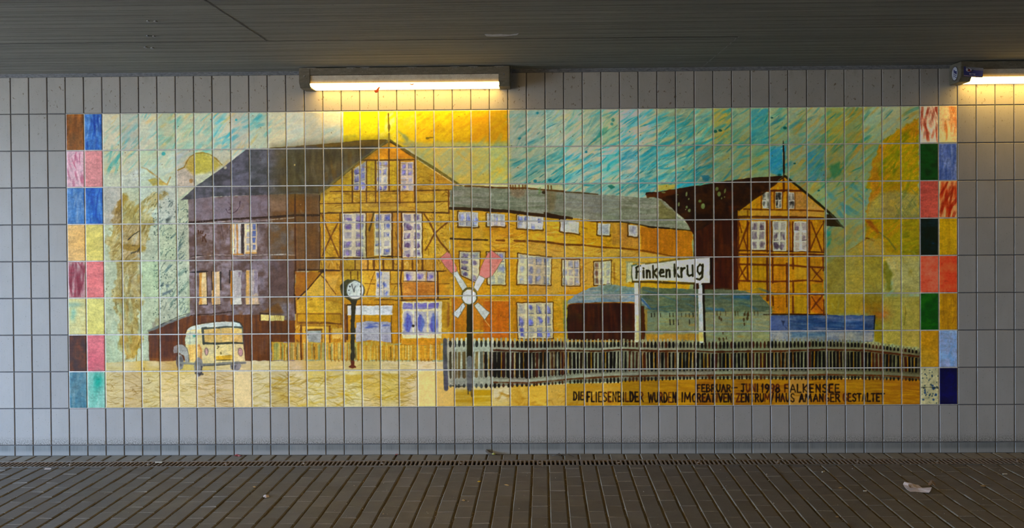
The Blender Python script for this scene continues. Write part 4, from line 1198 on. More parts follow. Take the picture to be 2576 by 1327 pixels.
# ---- trees at the left
fill(q('', 262, 470, 474, 440, 474, 790, 375, 830, 375, 905, 262, 920), (176, 192, 168), (190, 198, 174), 'l', soft=10, idn=m_ltree)
fill(q('A', 470, 740, 700, 560 + 200, 860, 700, 1000, 690, 1160, 880, 1300, 740, 1300, 1327, 470, 1327), (186, 204, 194), (196, 196, 174), 'l', a=.85, soft=14, idn=m_ltree)
crest = q('A', 1310, 722, 1385, 690, 1420, 620, 1450, 570, 1520, 530, 1600, 520, 1685, 540, 1755, 590, 1822, 660, 1740, 740, 1640, 810, 1520, 910, 1320, 1040, 1310, 900)
fill(crest, (188, 188, 168), (196, 192, 172), 'm', idn=m_ltree)
fill(q('A', 1400, 690, 1430, 610, 1460, 570, 1530, 530, 1600, 522, 1685, 542, 1750, 592, 1820, 660, 1740, 735, 1620, 760, 1500, 770), (190, 176, 88), (172, 158, 66), 'm', a=.9, soft=8)
line(q('A', 1310, 722, 1385, 692, 1420, 620, 1450, 572, 1520, 530, 1600, 520, 1685, 540, 1755, 590, 1822, 660), 3, (150, 122, 40), .85, .2)
line(q('A', 900, 690, 960, 710, 1010, 750, 1080, 800, 1130, 850, 1190, 890, 1230, 800), 3.5, (176, 132, 60), .8, .3)
fill(q('A', 970, 830, 1050, 820, 1120, 840, 1180, 890, 1020, 895), (166, 140, 40), (190, 160, 80), 'm', a=.85, soft=4)
fill(ell(411 + 70, 455, 4, 5), (190, 140, 50), a=.7)
brush(24, (330, 385, 450, 470), [(206, 214, 210), (176, 200, 206), (200, 204, 190)], (24, 60), (6, 16), -0.3, (.25, .6), seed=22)
G1 = [(150, 124, 50), (136, 112, 36), (166, 138, 60), (176, 150, 86), (120, 100, 40)]
t1 = q('A', 600, 1120, 690, 1000, 720, 990, 740, 1050, 830, 1090, 800, 1150, 1000, 1000, 1170, 960, 1190, 990, 1100, 1080, 1040, 1200, 1010, 1350, 940, 1590, 900, 1640, 860, 1700, 880, 2000, 900, 2200, 870, 2400, 880, 2760, 800, 2900, 720, 2900, 640, 2780, 650, 2500, 600, 2280, 560, 2150, 640, 1900, 560, 1700, 480, 1560, 560, 1400)
fill(t1, (158, 136, 66), (194, 178, 124), 'V', 1.8, a=.8, wob=8, soft=6, idn=m_ltree)
brush(150, (285, 490, 390, 700), G1 + [(206, 196, 166), (190, 204, 190), (206, 186, 140), (196, 200, 180)], (14, 42), (2, 7), -0.95, (.35, .8), seed=23, clip=t1)
scumble(t1, 110, [(206, 194, 150), (120, 100, 40), (186, 196, 176), (90, 80, 40)], 213, (8, 26), (1.5, 4), -0.95, .4, (.4, .8))
brush(60, (285, 690, 380, 900), G1 + [(196, 176, 120)], (16, 46), (4, 11), 1.3, (.35, .8), seed=24, clip=t1)
fill(q('A', 630, 1090, 690, 1000, 740, 1030, 700, 1110, 640, 1200, 590, 1240), (132, 108, 20), (160, 130, 40), 'm', a=.8, soft=5)
fill(q('B', 640, 330, 900, 350, 950, 380, 900, 420, 760, 420, 660, 390), (140, 116, 30), (160, 136, 50), 'm', a=.8, soft=4)
fill(q('C', 640, 440, 920, 430, 930, 470, 870, 560, 830, 680, 730, 690, 700, 600, 640, 560), (156, 132, 44), (186, 160, 84), 'V', 1.6, a=.9, wob=4, soft=4, idn=m_ltree)
line(q('C', 880, 470, 850, 560, 838, 700, 838, 830), 2.5, (150, 124, 40), .85)
line(q('B', 740, 290, 800, 230, 880, 180), 2, (30, 34, 20), .85, .1)
line(q('B', 780, 440, 850, 420, 880, 380), 4, (40, 40, 24), .6, .3)
dots(420, (385, 500, 472, 800), (50, 74, 70), (.4, 1.5), .75, 25)
scumble(q('', 385, 480, 472, 500, 472, 790, 385, 830), 90, [(60, 90, 92), (40, 60, 60), (100, 130, 116), (70, 96, 110), (206, 210, 190)], 241, (8, 30), (1, 4), -0.85, .35, (.35, .8))
scumble(t1, 90, [(60, 52, 24), (96, 78, 30), (216, 200, 160), (140, 110, 30)], 242, (8, 24), (1, 2.6), -0.9, .5, (.45, .85))
brush(26, (400, 560, 470, 780), [(70, 100, 106), (60, 84, 96), (86, 120, 110)], (12, 36), (3, 9), -0.9, (.4, .8), seed=26)
fill(q('B', 1170, 800, 1210, 790, 1220, 830, 1180, 850), (76, 96, 108), a=.7, soft=4); fill(q('B', 1140, 900, 1270, 840, 1230, 890, 1140, 930), (80, 100, 118), a=.7, soft=4)
fill(q('A', 1180, 1290, 1260, 1230, 1230, 1290, 1190, 1327), (54, 62, 60), a=.7, soft=6)
brush(30, (268, 700, 330, 900), [(170, 200, 186), (186, 204, 186), (160, 190, 176)], (20, 60), (6, 16), 1.4, (.2, .5), seed=27)
dots(60, (265, 580, 400, 780), (60, 60, 40), (.4, 1.1), .6, 28)

# ---- trees at the right
bigt = q('M', 500, 122, 430, 165, 350, 205, 285, 250, 200, 312, 160, 380, 112, 480, 120, 540, 85, 620, 75, 700, 110, 720, 60, 950, 60, 1327, 505, 1327)
fill(bigt, (160, 118, 4), (128, 112, 8), 'd', 1.7, a=.97, wob=4, soft=4, idn=m_rtree)
fill(q('M', 195, 330, 112, 480, 85, 620, 110, 720, 65, 930, 120, 900, 180, 700, 185, 500, 240, 330), (166, 104, 8), (146, 104, 20), 'm', a=.8, wob=4, soft=6)
fill(q('M', 350, 205, 500, 130, 500, 330, 420, 260), (172, 104, 10), (160, 112, 6), 'd', a=.7, soft=8)
brush(90, (2215, 340, 2315, 460), [(90, 104, 10), (110, 112, 6), (70, 90, 20), (150, 120, 10)], (20, 56), (4, 10), -0.95, (.3, .7), seed=29, clip=bigt)
low = q('M', 200, 740, 340, 730, 500, 760, 500, 955, 60, 955, 100, 820)
scumble(bigt, 200, [(150, 112, 6), (96, 100, 10), (172, 120, 10), (120, 116, 30)], 223, (12, 44), (3, 9), -0.9, .4, (.25, .6))
fill(low, (128, 124, 76), (140, 128, 60), 'm', 1.5, a=.85, soft=10)
brush(40, (2255, 480, 2312, 548), [(84, 96, 50), (100, 108, 66)], (20, 44), (2, 5), -0.9, (.35, .65), seed=30, clip=bigt)
brush(30, (2255, 480, 2312, 548), [(84, 96, 50), (110, 116, 76)], (20, 44), (2, 5), 0.9, (.3, .6), seed=31, clip=bigt)
fill(q('K', 1545, 140, 1720, 150, 1960, 100, 2000, 130, 1960, 200, 1840, 350, 1780, 460, 1545, 480), (104, 116, 84), (130, 118, 60), 'd', 1.5, a=.85, soft=8)
fill(q('K', 1550, 190, 1600, 180, 1605, 330, 1550, 380), (24, 110, 100), (40, 116, 100), 'm', a=.75, soft=5)
brush(30, (2080, 570, 2180, 660), [(84, 116, 100), (130, 116, 50), (60, 104, 96), (146, 112, 40)], (20, 50), (4, 10), -0.8, (.3, .65), seed=32)
fill(q('K', 1780, 470, 1860, 380, 1960, 300, 2080, 260, 2190, 290, 2230, 420, 2230, 620, 2230, 900, 2160, 1140, 1545, 1140, 1545, 560), (126, 116, 54), (138, 120, 44), 'l', 1.4, a=.92, wob=4, soft=7, idn=m_rtree)
fill(q('K', 1950, 280, 2190, 300, 2230, 400, 2340, 470, 2200, 470, 1950, 430, 1840, 440), (150, 136, 70), (140, 116, 40), 'm', 1.4, a=.7, soft=8)
fill(q('K', 2210, 480, 2562, 470, 2620, 480, 2620, 900, 2320, 900, 2300, 690), (138, 130, 76), (146, 138, 90), 'l', a=.9, soft=8, idn=m_rtree)
fill(q('K', 2410, 60, 2620, 60, 2620, 470, 2400, 470), (108, 106, 10), (126, 112, 14), 'd', 1.6, a=.85, soft=5)
brush(30, (2268, 556, 2314, 642), [(80, 88, 10), (96, 100, 20), (140, 116, 10)], (16, 40), (4, 9), -0.3, (.35, .7), seed=33)
fill(q('K', 2215, 520, 2250, 560, 2325, 690, 2290, 760, 2310, 860, 2210, 890, 2240, 780, 2210, 640), (82, 84, 22), (100, 96, 30), 'v', 1.5, a=.85, wob=3, soft=6)
fill(q('K', 2000, 60, 2060, 70, 2160, 190, 2150, 220, 2060, 150), (110, 58, 10), (126, 74, 16), 'm', a=.8, soft=6)
line(q('K', 2160, 200, 2260, 280, 2350, 400), 4, (74, 82, 50), .6, .3)
line(q('K', 1800, 420, 1900, 350, 2020, 270, 2100, 300), 3, (120, 84, 20), .5, .35)
fill(q('L', 1545, -30, 2210, -30, 2210, 190, 1545, 190), (132, 116, 34), (122, 106, 28), 'v', 1.2, a=.75, soft=8, idn=m_rtree)
fill(q('L', 2210, -20, 2640, -20, 2640, 570, 2200, 520), (132, 120, 48), (140, 124, 56), 'v', 1.2, a=.85, soft=6, idn=m_rtree)
fill(q('L', 2110, 195, 2200, 195, 2200, 520, 2100, 500), (126, 110, 20), (110, 100, 16), 'v', 1.4, a=.9, soft=4, idn=m_rtree)
glow(2218, 792, 18, 11, (168, 52, 4), .75); glow(2200, 778, 34, 20, (160, 84, 10), .45)
scumble(q('', 2080, 600, 2314, 600, 2314, 860, 2080, 790), 200, [(140, 128, 66), (112, 102, 34), (126, 124, 80), (148, 116, 30), (104, 112, 60)], 224, (12, 44), (3, 10), 1.3, .6, (.2, .45))
line(q('L', 2455, 90, 2465, 160, 2445, 300), 3, (90, 82, 30), .6, .35)
line(q('K', 2010, 268, 2040, 272), 3, (74, 46, 8), .8)

# ---- forecourt
g = q('', 262, 912, 480, 902, 690, 905, 1120, 908, 1120, 970, 2318, 945, 2318, 1026, 262, 1026)
fill(g, (212, 200, 162), (196, 180, 130), 'H', 1.4, idn=m_ground, c2=(200, 178, 104))
fill(q('', 270, 940, 590, 938, 590, 1026, 270, 1026), (216, 204, 164), (204, 192, 150), 'h', 1.4, a=.8, soft=10)
brush(170, (270, 945, 860, 1022), [(180, 156, 70), (206, 190, 136), (228, 214, 164), (166, 142, 60), (196, 184, 140)], (16, 54), (2, 5), 0.05, (.3, .75), jit=.28, seed=34, curve=.3)
brush(620, (270, 940, 1040, 1022), [(134, 110, 48), (156, 132, 62), (220, 208, 166), (178, 152, 80), (150, 124, 56)], (10, 40), (1, 3), 0.05, (.4, .85), jit=.3, seed=235, curve=.35, dry=.1)
brush(120, (685, 940, 1040, 1022), [(176, 140, 24), (196, 164, 50), (214, 190, 100), (156, 122, 20)], (16, 60), (2, 6), -0.05, (.3, .75), jit=.25, seed=35, curve=.25)
brush(60, (300, 912, 1110, 932), [(196, 176, 120), (170, 150, 90), (222, 206, 150)], (18, 56), (2, 5), 0, (.3, .7), jit=.15, seed=36)
fill(q('C', 1975, 860, 2175, 860, 2175, 1262, 1975, 1262), (204, 188, 146), (212, 196, 150), 'l', soft=1.5, wob=.4)
fill(q('F', 870, 880, 1080, 880, 1190, 890, 1060, 930, 900, 990, 870, 960), (176, 138, 24), (196, 160, 50), 'h', a=.7, soft=5)
fill(q('F', 1290, 850, 1480, 860, 1470, 940, 1300, 920), (176, 140, 30), (190, 156, 50), 'h', a=.6, soft=6)
fill(q('F', 1708, 842, 1905, 842, 1905, 1250, 1708, 1250), (212, 188, 128), (206, 182, 116), 'l', soft=1.5, wob=.4)
fill(q('F', 1910, 842, 2110, 842, 2110, 1250, 1910, 1250), (214, 184, 114), (206, 176, 96), 'l', soft=1.5, wob=.4)
fill(q('F', 2115, 1050, 2562, 1050, 2562, 1250, 2115, 1250), (204, 176, 84), (184, 146, 30), 'h', 1.4, soft=4, wob=.4)
fill(q('I', 300, 1000, 500, 1000, 500, 1245, 300, 1245), (206, 178, 80), (176, 132, 14), 'm', 1.6, soft=1.5, wob=.4)
fill(q('I', 500, 1000, 720, 1000, 720, 1245, 500, 1245), (196, 160, 66), (188, 150, 56), 'h', soft=1.5, wob=.4)
fill(q('I', 715, 990, 930, 990, 930, 1245, 715, 1245), (192, 154, 66), (196, 162, 80), 'h', soft=1.5, wob=.4)
fill(q('I', 930, 980, 1580, 970, 1580, 1245, 930, 1245), (184, 144, 44), (178, 128, 12), 'H', 1.2, soft=1.5, wob=.4)
fill(q('I', 1580, 940, 2600, 930, 2600, 1245, 1580, 1245), (172, 130, 10), (150, 108, 10), 'H', 1.5, soft=1.5, wob=.4)
fill(q('L', 40, 925, 2640, 925, 2640, 1232, 40, 1232), (156, 112, 8), (124, 84, 8), 'H', 1.6, soft=1.5, wob=.4)
fill(q('L', 1120, 930, 1330, 930, 1330, 1232, 1120, 1232), (166, 124, 40), (156, 116, 40), 'H', soft=2, wob=.4, a=.85)
brush(110, (1570, 958, 2316, 1018), [(112, 74, 8), (170, 128, 10), (140, 96, 8), (176, 136, 20)], (20, 70), (2, 6), 0.02, (.3, .7), jit=.1, seed=37)
brush(40, (1240, 985, 1570, 1018), [(176, 124, 10), (206, 176, 80), (160, 110, 10)], (16, 50), (3, 8), -0.4, (.3, .7), jit=.5, seed=38, curve=.4)
for cx, cy in ((978, 935), (794, 1050), (925, 810)): line([q('C', cx, cy - 18)[0], q('C', cx + 4, cy + 18)[0]], 2, (120, 86, 20), .8, taper=.8)

# ---- large house: shaded side wall
side = q('', 473.7, 501, 494, 497, 640, 490, 742, 487, 804, 487, 804, 680, 743, 682, 742, 907, 375, 907, 374, 832, 478, 792)
fill(side, (144, 132, 140), (96, 78, 72), 'm', 2.0, idn=m_h1, wob=.8)
fill(q('', 478, 500, 700, 490, 700, 545, 478, 552), (132, 122, 130), (118, 106, 112), 'm', 1.3, a=.8, soft=8)
fill(q('E', 0, -240, 570, -240, 570, 640, 280, 640, 280, 1000, 0, 1000), (112, 74, 36), (96, 66, 34), 'v', 1.4, a=.85, soft=16)
fill(q('E', 10, 100, 270, 100, 270, 460, 10, 460), (110, 100, 96), (100, 74, 46), 'm', 1.6, a=.8, soft=6)
fill(q('E', 220, -240, 410, -240, 410, -30, 220, -30), (132, 84, 22), (116, 72, 20), 'v', a=.85, soft=4)
fill(q('E', 0, -240, 200, -240, 200, -40, 0, -40), (142, 116, 98), (120, 96, 80), 'm', a=.8, soft=5)
fill(q('E', 0, 520, 280, 520, 280, 960, 0, 960), (112, 96, 100), (86, 72, 76), 'm', 1.5, a=.75, soft=8)
scumble(side, 120, [(140, 130, 138), (96, 84, 88), (120, 92, 64), (84, 68, 62)], 214, (10, 40), (4, 14), 1.4, .6, (.15, .4))
brush(60, (480, 560, 740, 800), [(96, 90, 100), (130, 120, 130), (90, 66, 50), (120, 92, 66), (84, 76, 84)], (18, 60), (6, 18), 1.5, (.15, .4), seed=39, clip=side)
line(q('', 477, 559, 520, 556, 560, 552, 620, 549, 690, 545, 742, 541, 803, 541), 5, (40, 24, 16), .85, .42)
line(q('', 477, 563, 560, 557, 640, 556, 742, 547), 2, (200, 190, 180), .7, .5)
line(q('B', 1460, 485, 1540, 470, 1740, 470, 1960, 466, 2380, 462, 2562, 460), 2.6, (44, 34, 30), .8, .4); line(q('B', 1460, 490, 1740, 462, 2160, 466, 2562, 452), 1.5, (210, 200, 196), .8, .45)
line(q('E', 285, -240, 285, 250, 290, 480, 290, 640), 4, (64, 34, 8), .85, .25); line(q('E', 0, 462, 140, 458, 285, 464), 2, (200, 190, 180), .7, .3)
line(q('E', 570, -230, 572, 0, 575, 300, 574, 640), 4, (40, 22, 6), .9, .2)
line(q('E', 280, 645, 280, 1000), 3, (60, 36, 10), .8, .3)
line(q('B', 1450, 662, 1560, 655, 1660, 650), 5, (26, 22, 26), .85, .2, taper=.6)
# lean-to at the left foot of the wall
fill(q('C', 975, 372, 1460, 195, 2300, 190, 2300, 250, 2780, 250, 2660, 400, 2660, 505, 2390, 505, 2390, 716, 990, 716), (112, 68, 26), (84, 52, 36), 'v', 1.5, idn=m_h1)
brush(40, (380, 800, 690, 900), [(96, 56, 20), (130, 80, 26), (76, 48, 36), (110, 84, 84)], (20, 50), (6, 16), 1.45, (.25, .6), seed=40)
fill(q('C', 955, 372, 1120, 300, 1330, 225, 1455, 170, 1455, 195, 1330, 245, 1130, 325, 985, 385), (134, 138, 136), (100, 108, 108), 'm', idn=motif('painted_lean_to_roof', m_h1))
line(q('C', 1120, 300, 1330, 205, 1450, 168), 1.6, (60, 64, 60), .8, .3)
line(q('C', 1470, 195, 1700, 180, 1950, 150), 3, (44, 26, 14), .7, .4)
fill(q('C', 1000, 690, 1250, 690, 1250, 720, 1000, 720), (160, 104, 26), a=.5, soft=8)
fill(q('C', 2270, 160, 2470, 60, 2540, 170), (134, 88, 30), (116, 76, 26), 'm', a=.7, soft=6)
pl = winmot(m_h1)
fill(q('C', 2268, 185, 2545, 200, 2535, 258, 2270, 255), (226, 208, 146), (216, 196, 120), 'm', idn=pl, wob=.8)
line(q('C', 2262, 255, 2262, 170, 2380, 180), 3, (44, 28, 14), .8, .3)
for x in (2430, 2455, 2475, 2495): line(q('C', x, 200, x + 8, 250), 1.6, (150, 106, 20), .9)
# windows on the side wall
wA = winmot(m_h1); wB = winmot(m_h1); wC = winmot(m_h1); wD = winmot(m_h1)
def strip(code, x0, y0, x1, y1, c, c1, idn, t='v', sk=0): fill(rect(code, x0, y0, x1, y1, sk), c, c1, t, 1.6, wob=1.2, idn=idn)
strip('B', 1915, 100, 1968, 455, (196, 150, 96), (226, 200, 160), wA); strip('B', 1968, 100, 2040, 455, (200, 194, 186), (176, 170, 168), wA)
line(q('B', 1995, 110, 2000, 300, 2000, 450), 4, (180, 112, 30), .8, .3, idn=wA); line(q('B', 1918, 110, 1922, 450), 3, (40, 24, 16), .7, .4)
line(q('B', 2065, 110, 2060, 280, 2062, 440), 7, (40, 36, 40), .8, .45); line(q('B', 2225, 100, 2212, 300), 4, (24, 22, 26), .85, .3)
strip('B', 2080, 100, 2225, 445, (222, 196, 148), (196, 182, 160), wB)
for j in range(4):
    y = 105 + j * 78
    fill(rect('B', 2105, y + 10, 2140, y + 66), (130, 136, 166), (170, 166, 160), 'm', a=.8, wob=1.2); fill(rect('B', 2175, y, 2210, y + 64), (74, 100, 170), (110, 120, 160), 'm', a=.9, wob=1.2)
line(q('B', 1940, 455, 2060, 452), 3, (180, 116, 20), .8, .3); line(q('B', 2100, 440, 2220, 436), 3, (190, 130, 30), .8, .3)
strip('B', 1562, 660, 1650, 1030, (214, 180, 120), (226, 206, 166), wC); line(q('B', 1578, 670, 1572, 850, 1580, 1020), 6, (196, 134, 30), .75, .3)
line(q('B', 1560, 662, 1645, 655, 1652, 840, 1655, 1030), 2, (40, 26, 20), .85, .25)
strip('B', 1708, 652, 1800, 1038, (216, 184, 136), (190, 170, 150), wC); line(q('B', 1730, 660, 1722, 1020), 5, (206, 150, 66), .7, .3); line(q('B', 1706, 650, 1712, 860), 3, (36, 24, 20), .85, .3); line(q('B', 1805, 660, 1808, 860), 4, (30, 26, 28), .8, .35)
strip('B', 1922, 640, 2045, 1036, (194, 190, 182), (176, 170, 166), wD); strip('B', 1920, 645, 1952, 1030, (196, 134, 40), (176, 116, 30), wD); fill(rect('B', 2010, 660, 2030, 720), (130, 110, 126), a=.7, wob=1.5)
line(q('B', 1915, 640, 1912, 780), 4, (40, 30, 24), .85, .35); fill(q('B', 1960, 1030, 1990, 930, 2045, 930, 2050, 1035), (214, 206, 190), a=.7, soft=3)
wE = winmot(m_h1)
strip('B', 2100, 630, 2238, 1032, (176, 164, 160), (196, 176, 150), wE); strip('B', 2100, 640, 2135, 1030, (226, 186, 116), (206, 160, 80), wE); strip('B', 2190, 640, 2236, 900, (150, 138, 150), (176, 170, 176), wE)
fill(q('B', 2110, 930, 2240, 930, 2250, 1032, 2105, 1030), (214, 176, 120), (190, 170, 160), 'v', 1.6, a=.7, soft=4)
for x0, x1 in ((1570, 1655), (1712, 1810), (1930, 2050), (2110, 2250)): line(q('B', x0, 1038, x1, 1034), 2, (34, 28, 30), .7, .35)
line(q('A', 1870, 1170, 1890, 1210, 1940, 1220, 1990, 1190, 2025, 1140, 2030, 1080), 2, (66, 50, 60), .85); line(q('A', 1900, 1180, 1925, 1170, 1915, 1150), 2.5, (66, 50, 60), .8); line(q('A', 1900, 1090, 1920, 1120), 2, (90, 76, 84), .7)
for P in ((1550, 180, 1556, 220), (1580, 185, 1575, 210, 1600, 215, 1604, 190), (1605, 250, 1600, 300), (1635, 225, 1620, 260, 1640, 310)): line(q('B', *P), 3, (76, 46, 24), .85, .1)
line(q('B', 1810, 110, 1830, 200, 1838, 290), 2, (76, 60, 56), .7, .2)

# ---- large house: front
front = q('', 805, 487, 882, 408, 976, 352, 1050, 400, 1170, 474, 1131, 478, 1131, 860, 742, 866, 743, 690, 806, 676)
fill(front, (204, 156, 36), (190, 138, 22), 'm', 1.5, idn=m_h1, c2=(208, 168, 64))
OC = [(150, 104, 16), (216, 184, 100), (170, 118, 14), (206, 166, 60), (120, 80, 12), (218, 190, 120), (104, 66, 10)]
scumble(front, 620, OC, 215, (8, 34), (1.5, 6), 0.1, .8, (.35, .75))
fill(q('D', 585, 1010, 660, 920, 830, 770, 960, 770, 960, 960, 700, 970, 690, 1080, 590, 1095), (200, 166, 60), (176, 140, 20), 'm', 1.5, a=.8, soft=3)
fill(q('D', 1345, 392, 1240, 460, 1080, 604, 1664, 580, 1500, 470), (222, 140, 14), (232, 156, 14), 'm', a=.95, soft=2)
fill(q('D', 1690, 600, 1890, 720, 1890, 870, 1690, 880), (186, 146, 24), (206, 160, 20), 'm', 1.4, a=.85, soft=4)
fill(q('D', 1680, 620, 2240, 945, 1690, 960), (196, 150, 40), (166, 122, 20), 'm', 1.4, a=.5, soft=6)
fill(q('D', 585, 1108, 2050, 1095, 2050, 1200, 600, 1210), (204, 168, 66), (190, 146, 30), 'H', 1.4, a=.9, soft=3)
fill(q('D', 1060, 1090, 1570, 1095, 1570, 1140, 1060, 1140), (176, 130, 30), (186, 146, 50), 'H', a=.8, soft=4)
for x0, x1 in ((1115, 1205), (1375, 1465)): fill(rect('D', x0, 620, x1, 955), (190, 150, 14), (200, 166, 40), 'v', 1.5, a=.9, wob=1.5)
fill(rect('D', 1135, 630, 1190, 950), (176, 140, 80), (200, 166, 20), 'v', 1.5, a=.6, soft=4)
for x0, x1 in ((600, 930), (965, 1095), (1125, 1200), (1235, 1470), (1505, 1650), (1695, 2045)):
    fill(rect('D', x0 + 8, 985, x1 - 4, 1085), (190, 146, 24), (206, 170, 60), 'm', 1.6, a=.85, wob=1.8)
    line(rect('D', x0 + 16, 992, x1 - 12, 1078) + rect('D', x0 + 16, 992, x1 - 12, 1078)[:1], 1.4, (150, 106, 10), .6, .3)
scumble(q('', 806, 500, 880, 425, 1060, 405, 1165, 474, 1130, 480, 1130, 535, 806, 537), 260, OC, 216, (8, 30), (1.2, 4.5), 0.05, .5, (.4, .8))
DK, DB = (84, 52, 12), (110, 70, 14)
line(q('D', 1060, 606, 1400, 606, 1662, 600), 4, (90, 56, 6), .9, .1)
for x, y0, y1, w in ((943, 710, 1085, 4), (1105, 615, 1085, 3.6), (1210, 612, 1096, 4), (1365, 390, 960, 4), (1488, 620, 1098, 4), (1660, 606, 1085, 3.6)):
    line(q('D', x, y0, x + 2, y1), w, DK, .88, .15)
line(q('D', 690, 966, 1200, 966, 2110, 948), 3, DK, .85, .2); line(q('D', 575, 1106, 1100, 1096, 1700, 1090, 2050, 1080), 3, DK, .85, .25); line(q('D', 570, 1218, 1070, 1205, 1600, 1200, 2060, 1215), 4, (66, 40, 10), .9, .25)
WP = ((150, 152, 160), (176, 172, 164))
for i, P in enumerate((q('D', 965, 700, 1100, 618, 1095, 955, 958, 955), rect('D', 1228, 618, 1352, 958), rect('D', 1502, 626, 1648, 960))):
    window(P, 2, 4 if i else 3, (222, 204, 170), WP[0], WP[1], winmot(m_h1), (104, 102, 164), seed=50 + i, shw=0)
# roof edge boards and finial
line(q('D', 1345, 396, 1240, 460, 1040, 604, 840, 765, 640, 925, 560, 996), 6, (118, 112, 72), .95, c1=(136, 126, 84))
line(q('D', 1330, 410, 1230, 478, 1050, 610, 850, 775, 650, 940), 2.2, (90, 76, 24), .8, .3)
roof = q('', 621, 374, 720, 371, 772, 366, 863.6, 358.5, 907, 353, 953, 351, 974, 352.6, 951, 369, 905, 402, 862, 435, 818, 471, 802, 486.5, 742, 487, 680, 489, 632, 491, 540, 494, 494, 499, 455, 503, 492, 469, 564, 418.6)
fill(roof, (104, 104, 116), (66, 68, 72), 'm', 1.8, idn=m_h1roof, wob=.7)
fill(q('', 690, 372, 772, 366, 863, 358, 974, 352.6, 905, 402, 818, 471, 802, 486, 690, 488), (86, 78, 52), (66, 58, 38), 'V', 1.6, a=.9, soft=40)
brush(60, (720, 366, 930, 480), [(74, 64, 40), (100, 86, 50), (60, 56, 44), (104, 100, 92), (96, 70, 24)], (20, 60), (6, 16), 1.45, (.25, .6), seed=41, clip=roof)
brush(44, (500, 376, 720, 490), [(118, 118, 132), (60, 64, 66), (84, 84, 96), (54, 60, 56)], (20, 50), (8, 22), -0.3, (.15, .45), seed=42, clip=roof)
fill(q('D', 420, 440, 840, 405, 1250, 374, 1330, 380, 1250, 446, 1040, 440, 620, 455), (112, 88, 30), (92, 70, 24), 'm', 1.4, a=.9, soft=4)
line(q('D', 0, 468, 420, 440, 840, 405, 1040, 380, 1330, 374), 2, (84, 66, 20), .8, .2)
fill(ell(567, 421.5, 3, 3.4), (190, 186, 160), a=.9); fill(ell(741, 415, 1.6, 2), (206, 176, 110), a=.9)
line(q('D', 220, 970, 410, 965, 560, 985), 5, (70, 60, 40), .6, .3)
line(q('D', 1378, 380, 1480, 446, 1680, 572, 1880, 690, 2100, 840, 2245, 938), 6, (116, 106, 44), .95, c1=(90, 80, 34), idn=m_h1roof)
line(q('D', 1375, 395, 1450, 440), 3, (40, 30, 6), .8, .2); line(q('D', 1500, 480, 1680, 594, 1880, 712, 2100, 862, 2200, 920), 2, (70, 54, 10), .8, .3)
line(q('D', 1700, 605, 1890, 730, 2110, 870, 2250, 945), 2.4, (226, 196, 130), .8, .25)
line(q('D', 1358, 70, 1364, 280), 4, (118, 96, 8), .95, taper=.5, idn=m_h1roof); line(q('D', 1364, 180, 1366, 270), 6.5, (124, 100, 30), .95, taper=.8); line(q('D', 1366, 300, 1366, 450), 4, (130, 106, 40), .95)
line(q('D', 1358, 60, 1360, 100), 3, (90, 56, 4), .9, taper=.6)
line(q('D', 2052, 950, 2052, 1100, 2062, 1320), 4.5, (110, 66, 14), .9, .15)
# brick side edge and first floor
fill(q('E', 578, -10, 800, -10, 800, 490, 578, 490), (204, 150, 20), (190, 130, 14), 'm', 1.5, a=.85, soft=2)
fill(q('E', 1745, -10, 2060, -10, 2060, 470, 1745, 480), (202, 152, 22), (206, 166, 60), 'm', 1.5, a=.85, soft=2)
scumble(q('E', 578, 0, 800, 0, 800, 490, 578, 490), 110, OC, 217, (6, 22), (1, 3.5), 0.6, .8, (.4, .8)); scumble(q('E', 1745, 0, 2060, 0, 2060, 470, 1745, 470), 140, OC, 218, (6, 22), (1, 3.5), 1.0, .8, (.4, .8))
for P, w in (((590, -10, 650, 150, 720, 320, 792, 490), 3.2), ((775, 100, 690, 265, 640, 370, 600, 470), 3.2), ((1770, -10, 1830, 80, 1890, 205, 1960, 320, 2060, 430), 3.6), ((2040, 85, 1960, 150, 1890, 215, 1830, 330, 1785, 405), 3.4)):
    line(q('E', *P), w + 1.5, (150, 96, 10), .6, .2); line(q('E', *P), w, (104, 62, 10), .85, .2)
for x0, x1 in ((1090, 1195), (1390, 1520)): fill(rect('E', x0, -15, x1, 480), (176, 116, 26), (196, 146, 36), 'v', 1.6, a=.9, wob=1)
line(q('E', 1190, -20, 1170, 60, 1140, 180), 5, (54, 44, 20), .8, .2); line(q('E', 1440, 200, 1480, 350, 1510, 430), 3, (110, 64, 10), .8, .2)
_r = np.random.RandomState(77)
for _ in range(90):
    cx, cy = _r.uniform(600, 2040), _r.uniform(-1180, -20)
    p0 = q('E', cx, cy)[0]
    if _sdf(front, int(p0[0] - CX0), int(p0[0] - CX0) + 1, int(p0[1] - CY0), int(p0[1] - CY0) + 1)[0, 0] > -6: continue
    if _r.rand() < .6: line(q('E', cx - _r.uniform(20, 90), cy + _r.uniform(-4, 4), cx, cy, cx + _r.uniform(20, 90), cy + _r.uniform(-6, 6)), _r.uniform(1, 2), [(120, 80, 14), (150, 100, 20)][_r.randint(2)], .6, .3, taper=.6)
    else: line(q('E', cx, cy - _r.uniform(10, 40), cx + 2, cy + _r.uniform(10, 40)), _r.uniform(1, 2), (116, 74, 14), .6, .3, taper=.6)
for x in (804, 1098, 1400, 1510, 1745): line(q('E', x, -20, x + 3, 490), 4.5, (74, 42, 12), .88, .18)
line(q('E', 575, 150, 575, 490), 3, (90, 54, 10), .8, .3)
fill(q('E', 575, 500, 2060, 500, 2060, 640, 575, 640), (206, 160, 44), (190, 140, 24), 'V', 1.4, a=.8, soft=3)
scumble(q('E', 575, 505, 2060, 505, 2060, 635, 575, 635), 170, OC, 219, (6, 22), (1.2, 4.5), 1.4, .4, (.4, .8))
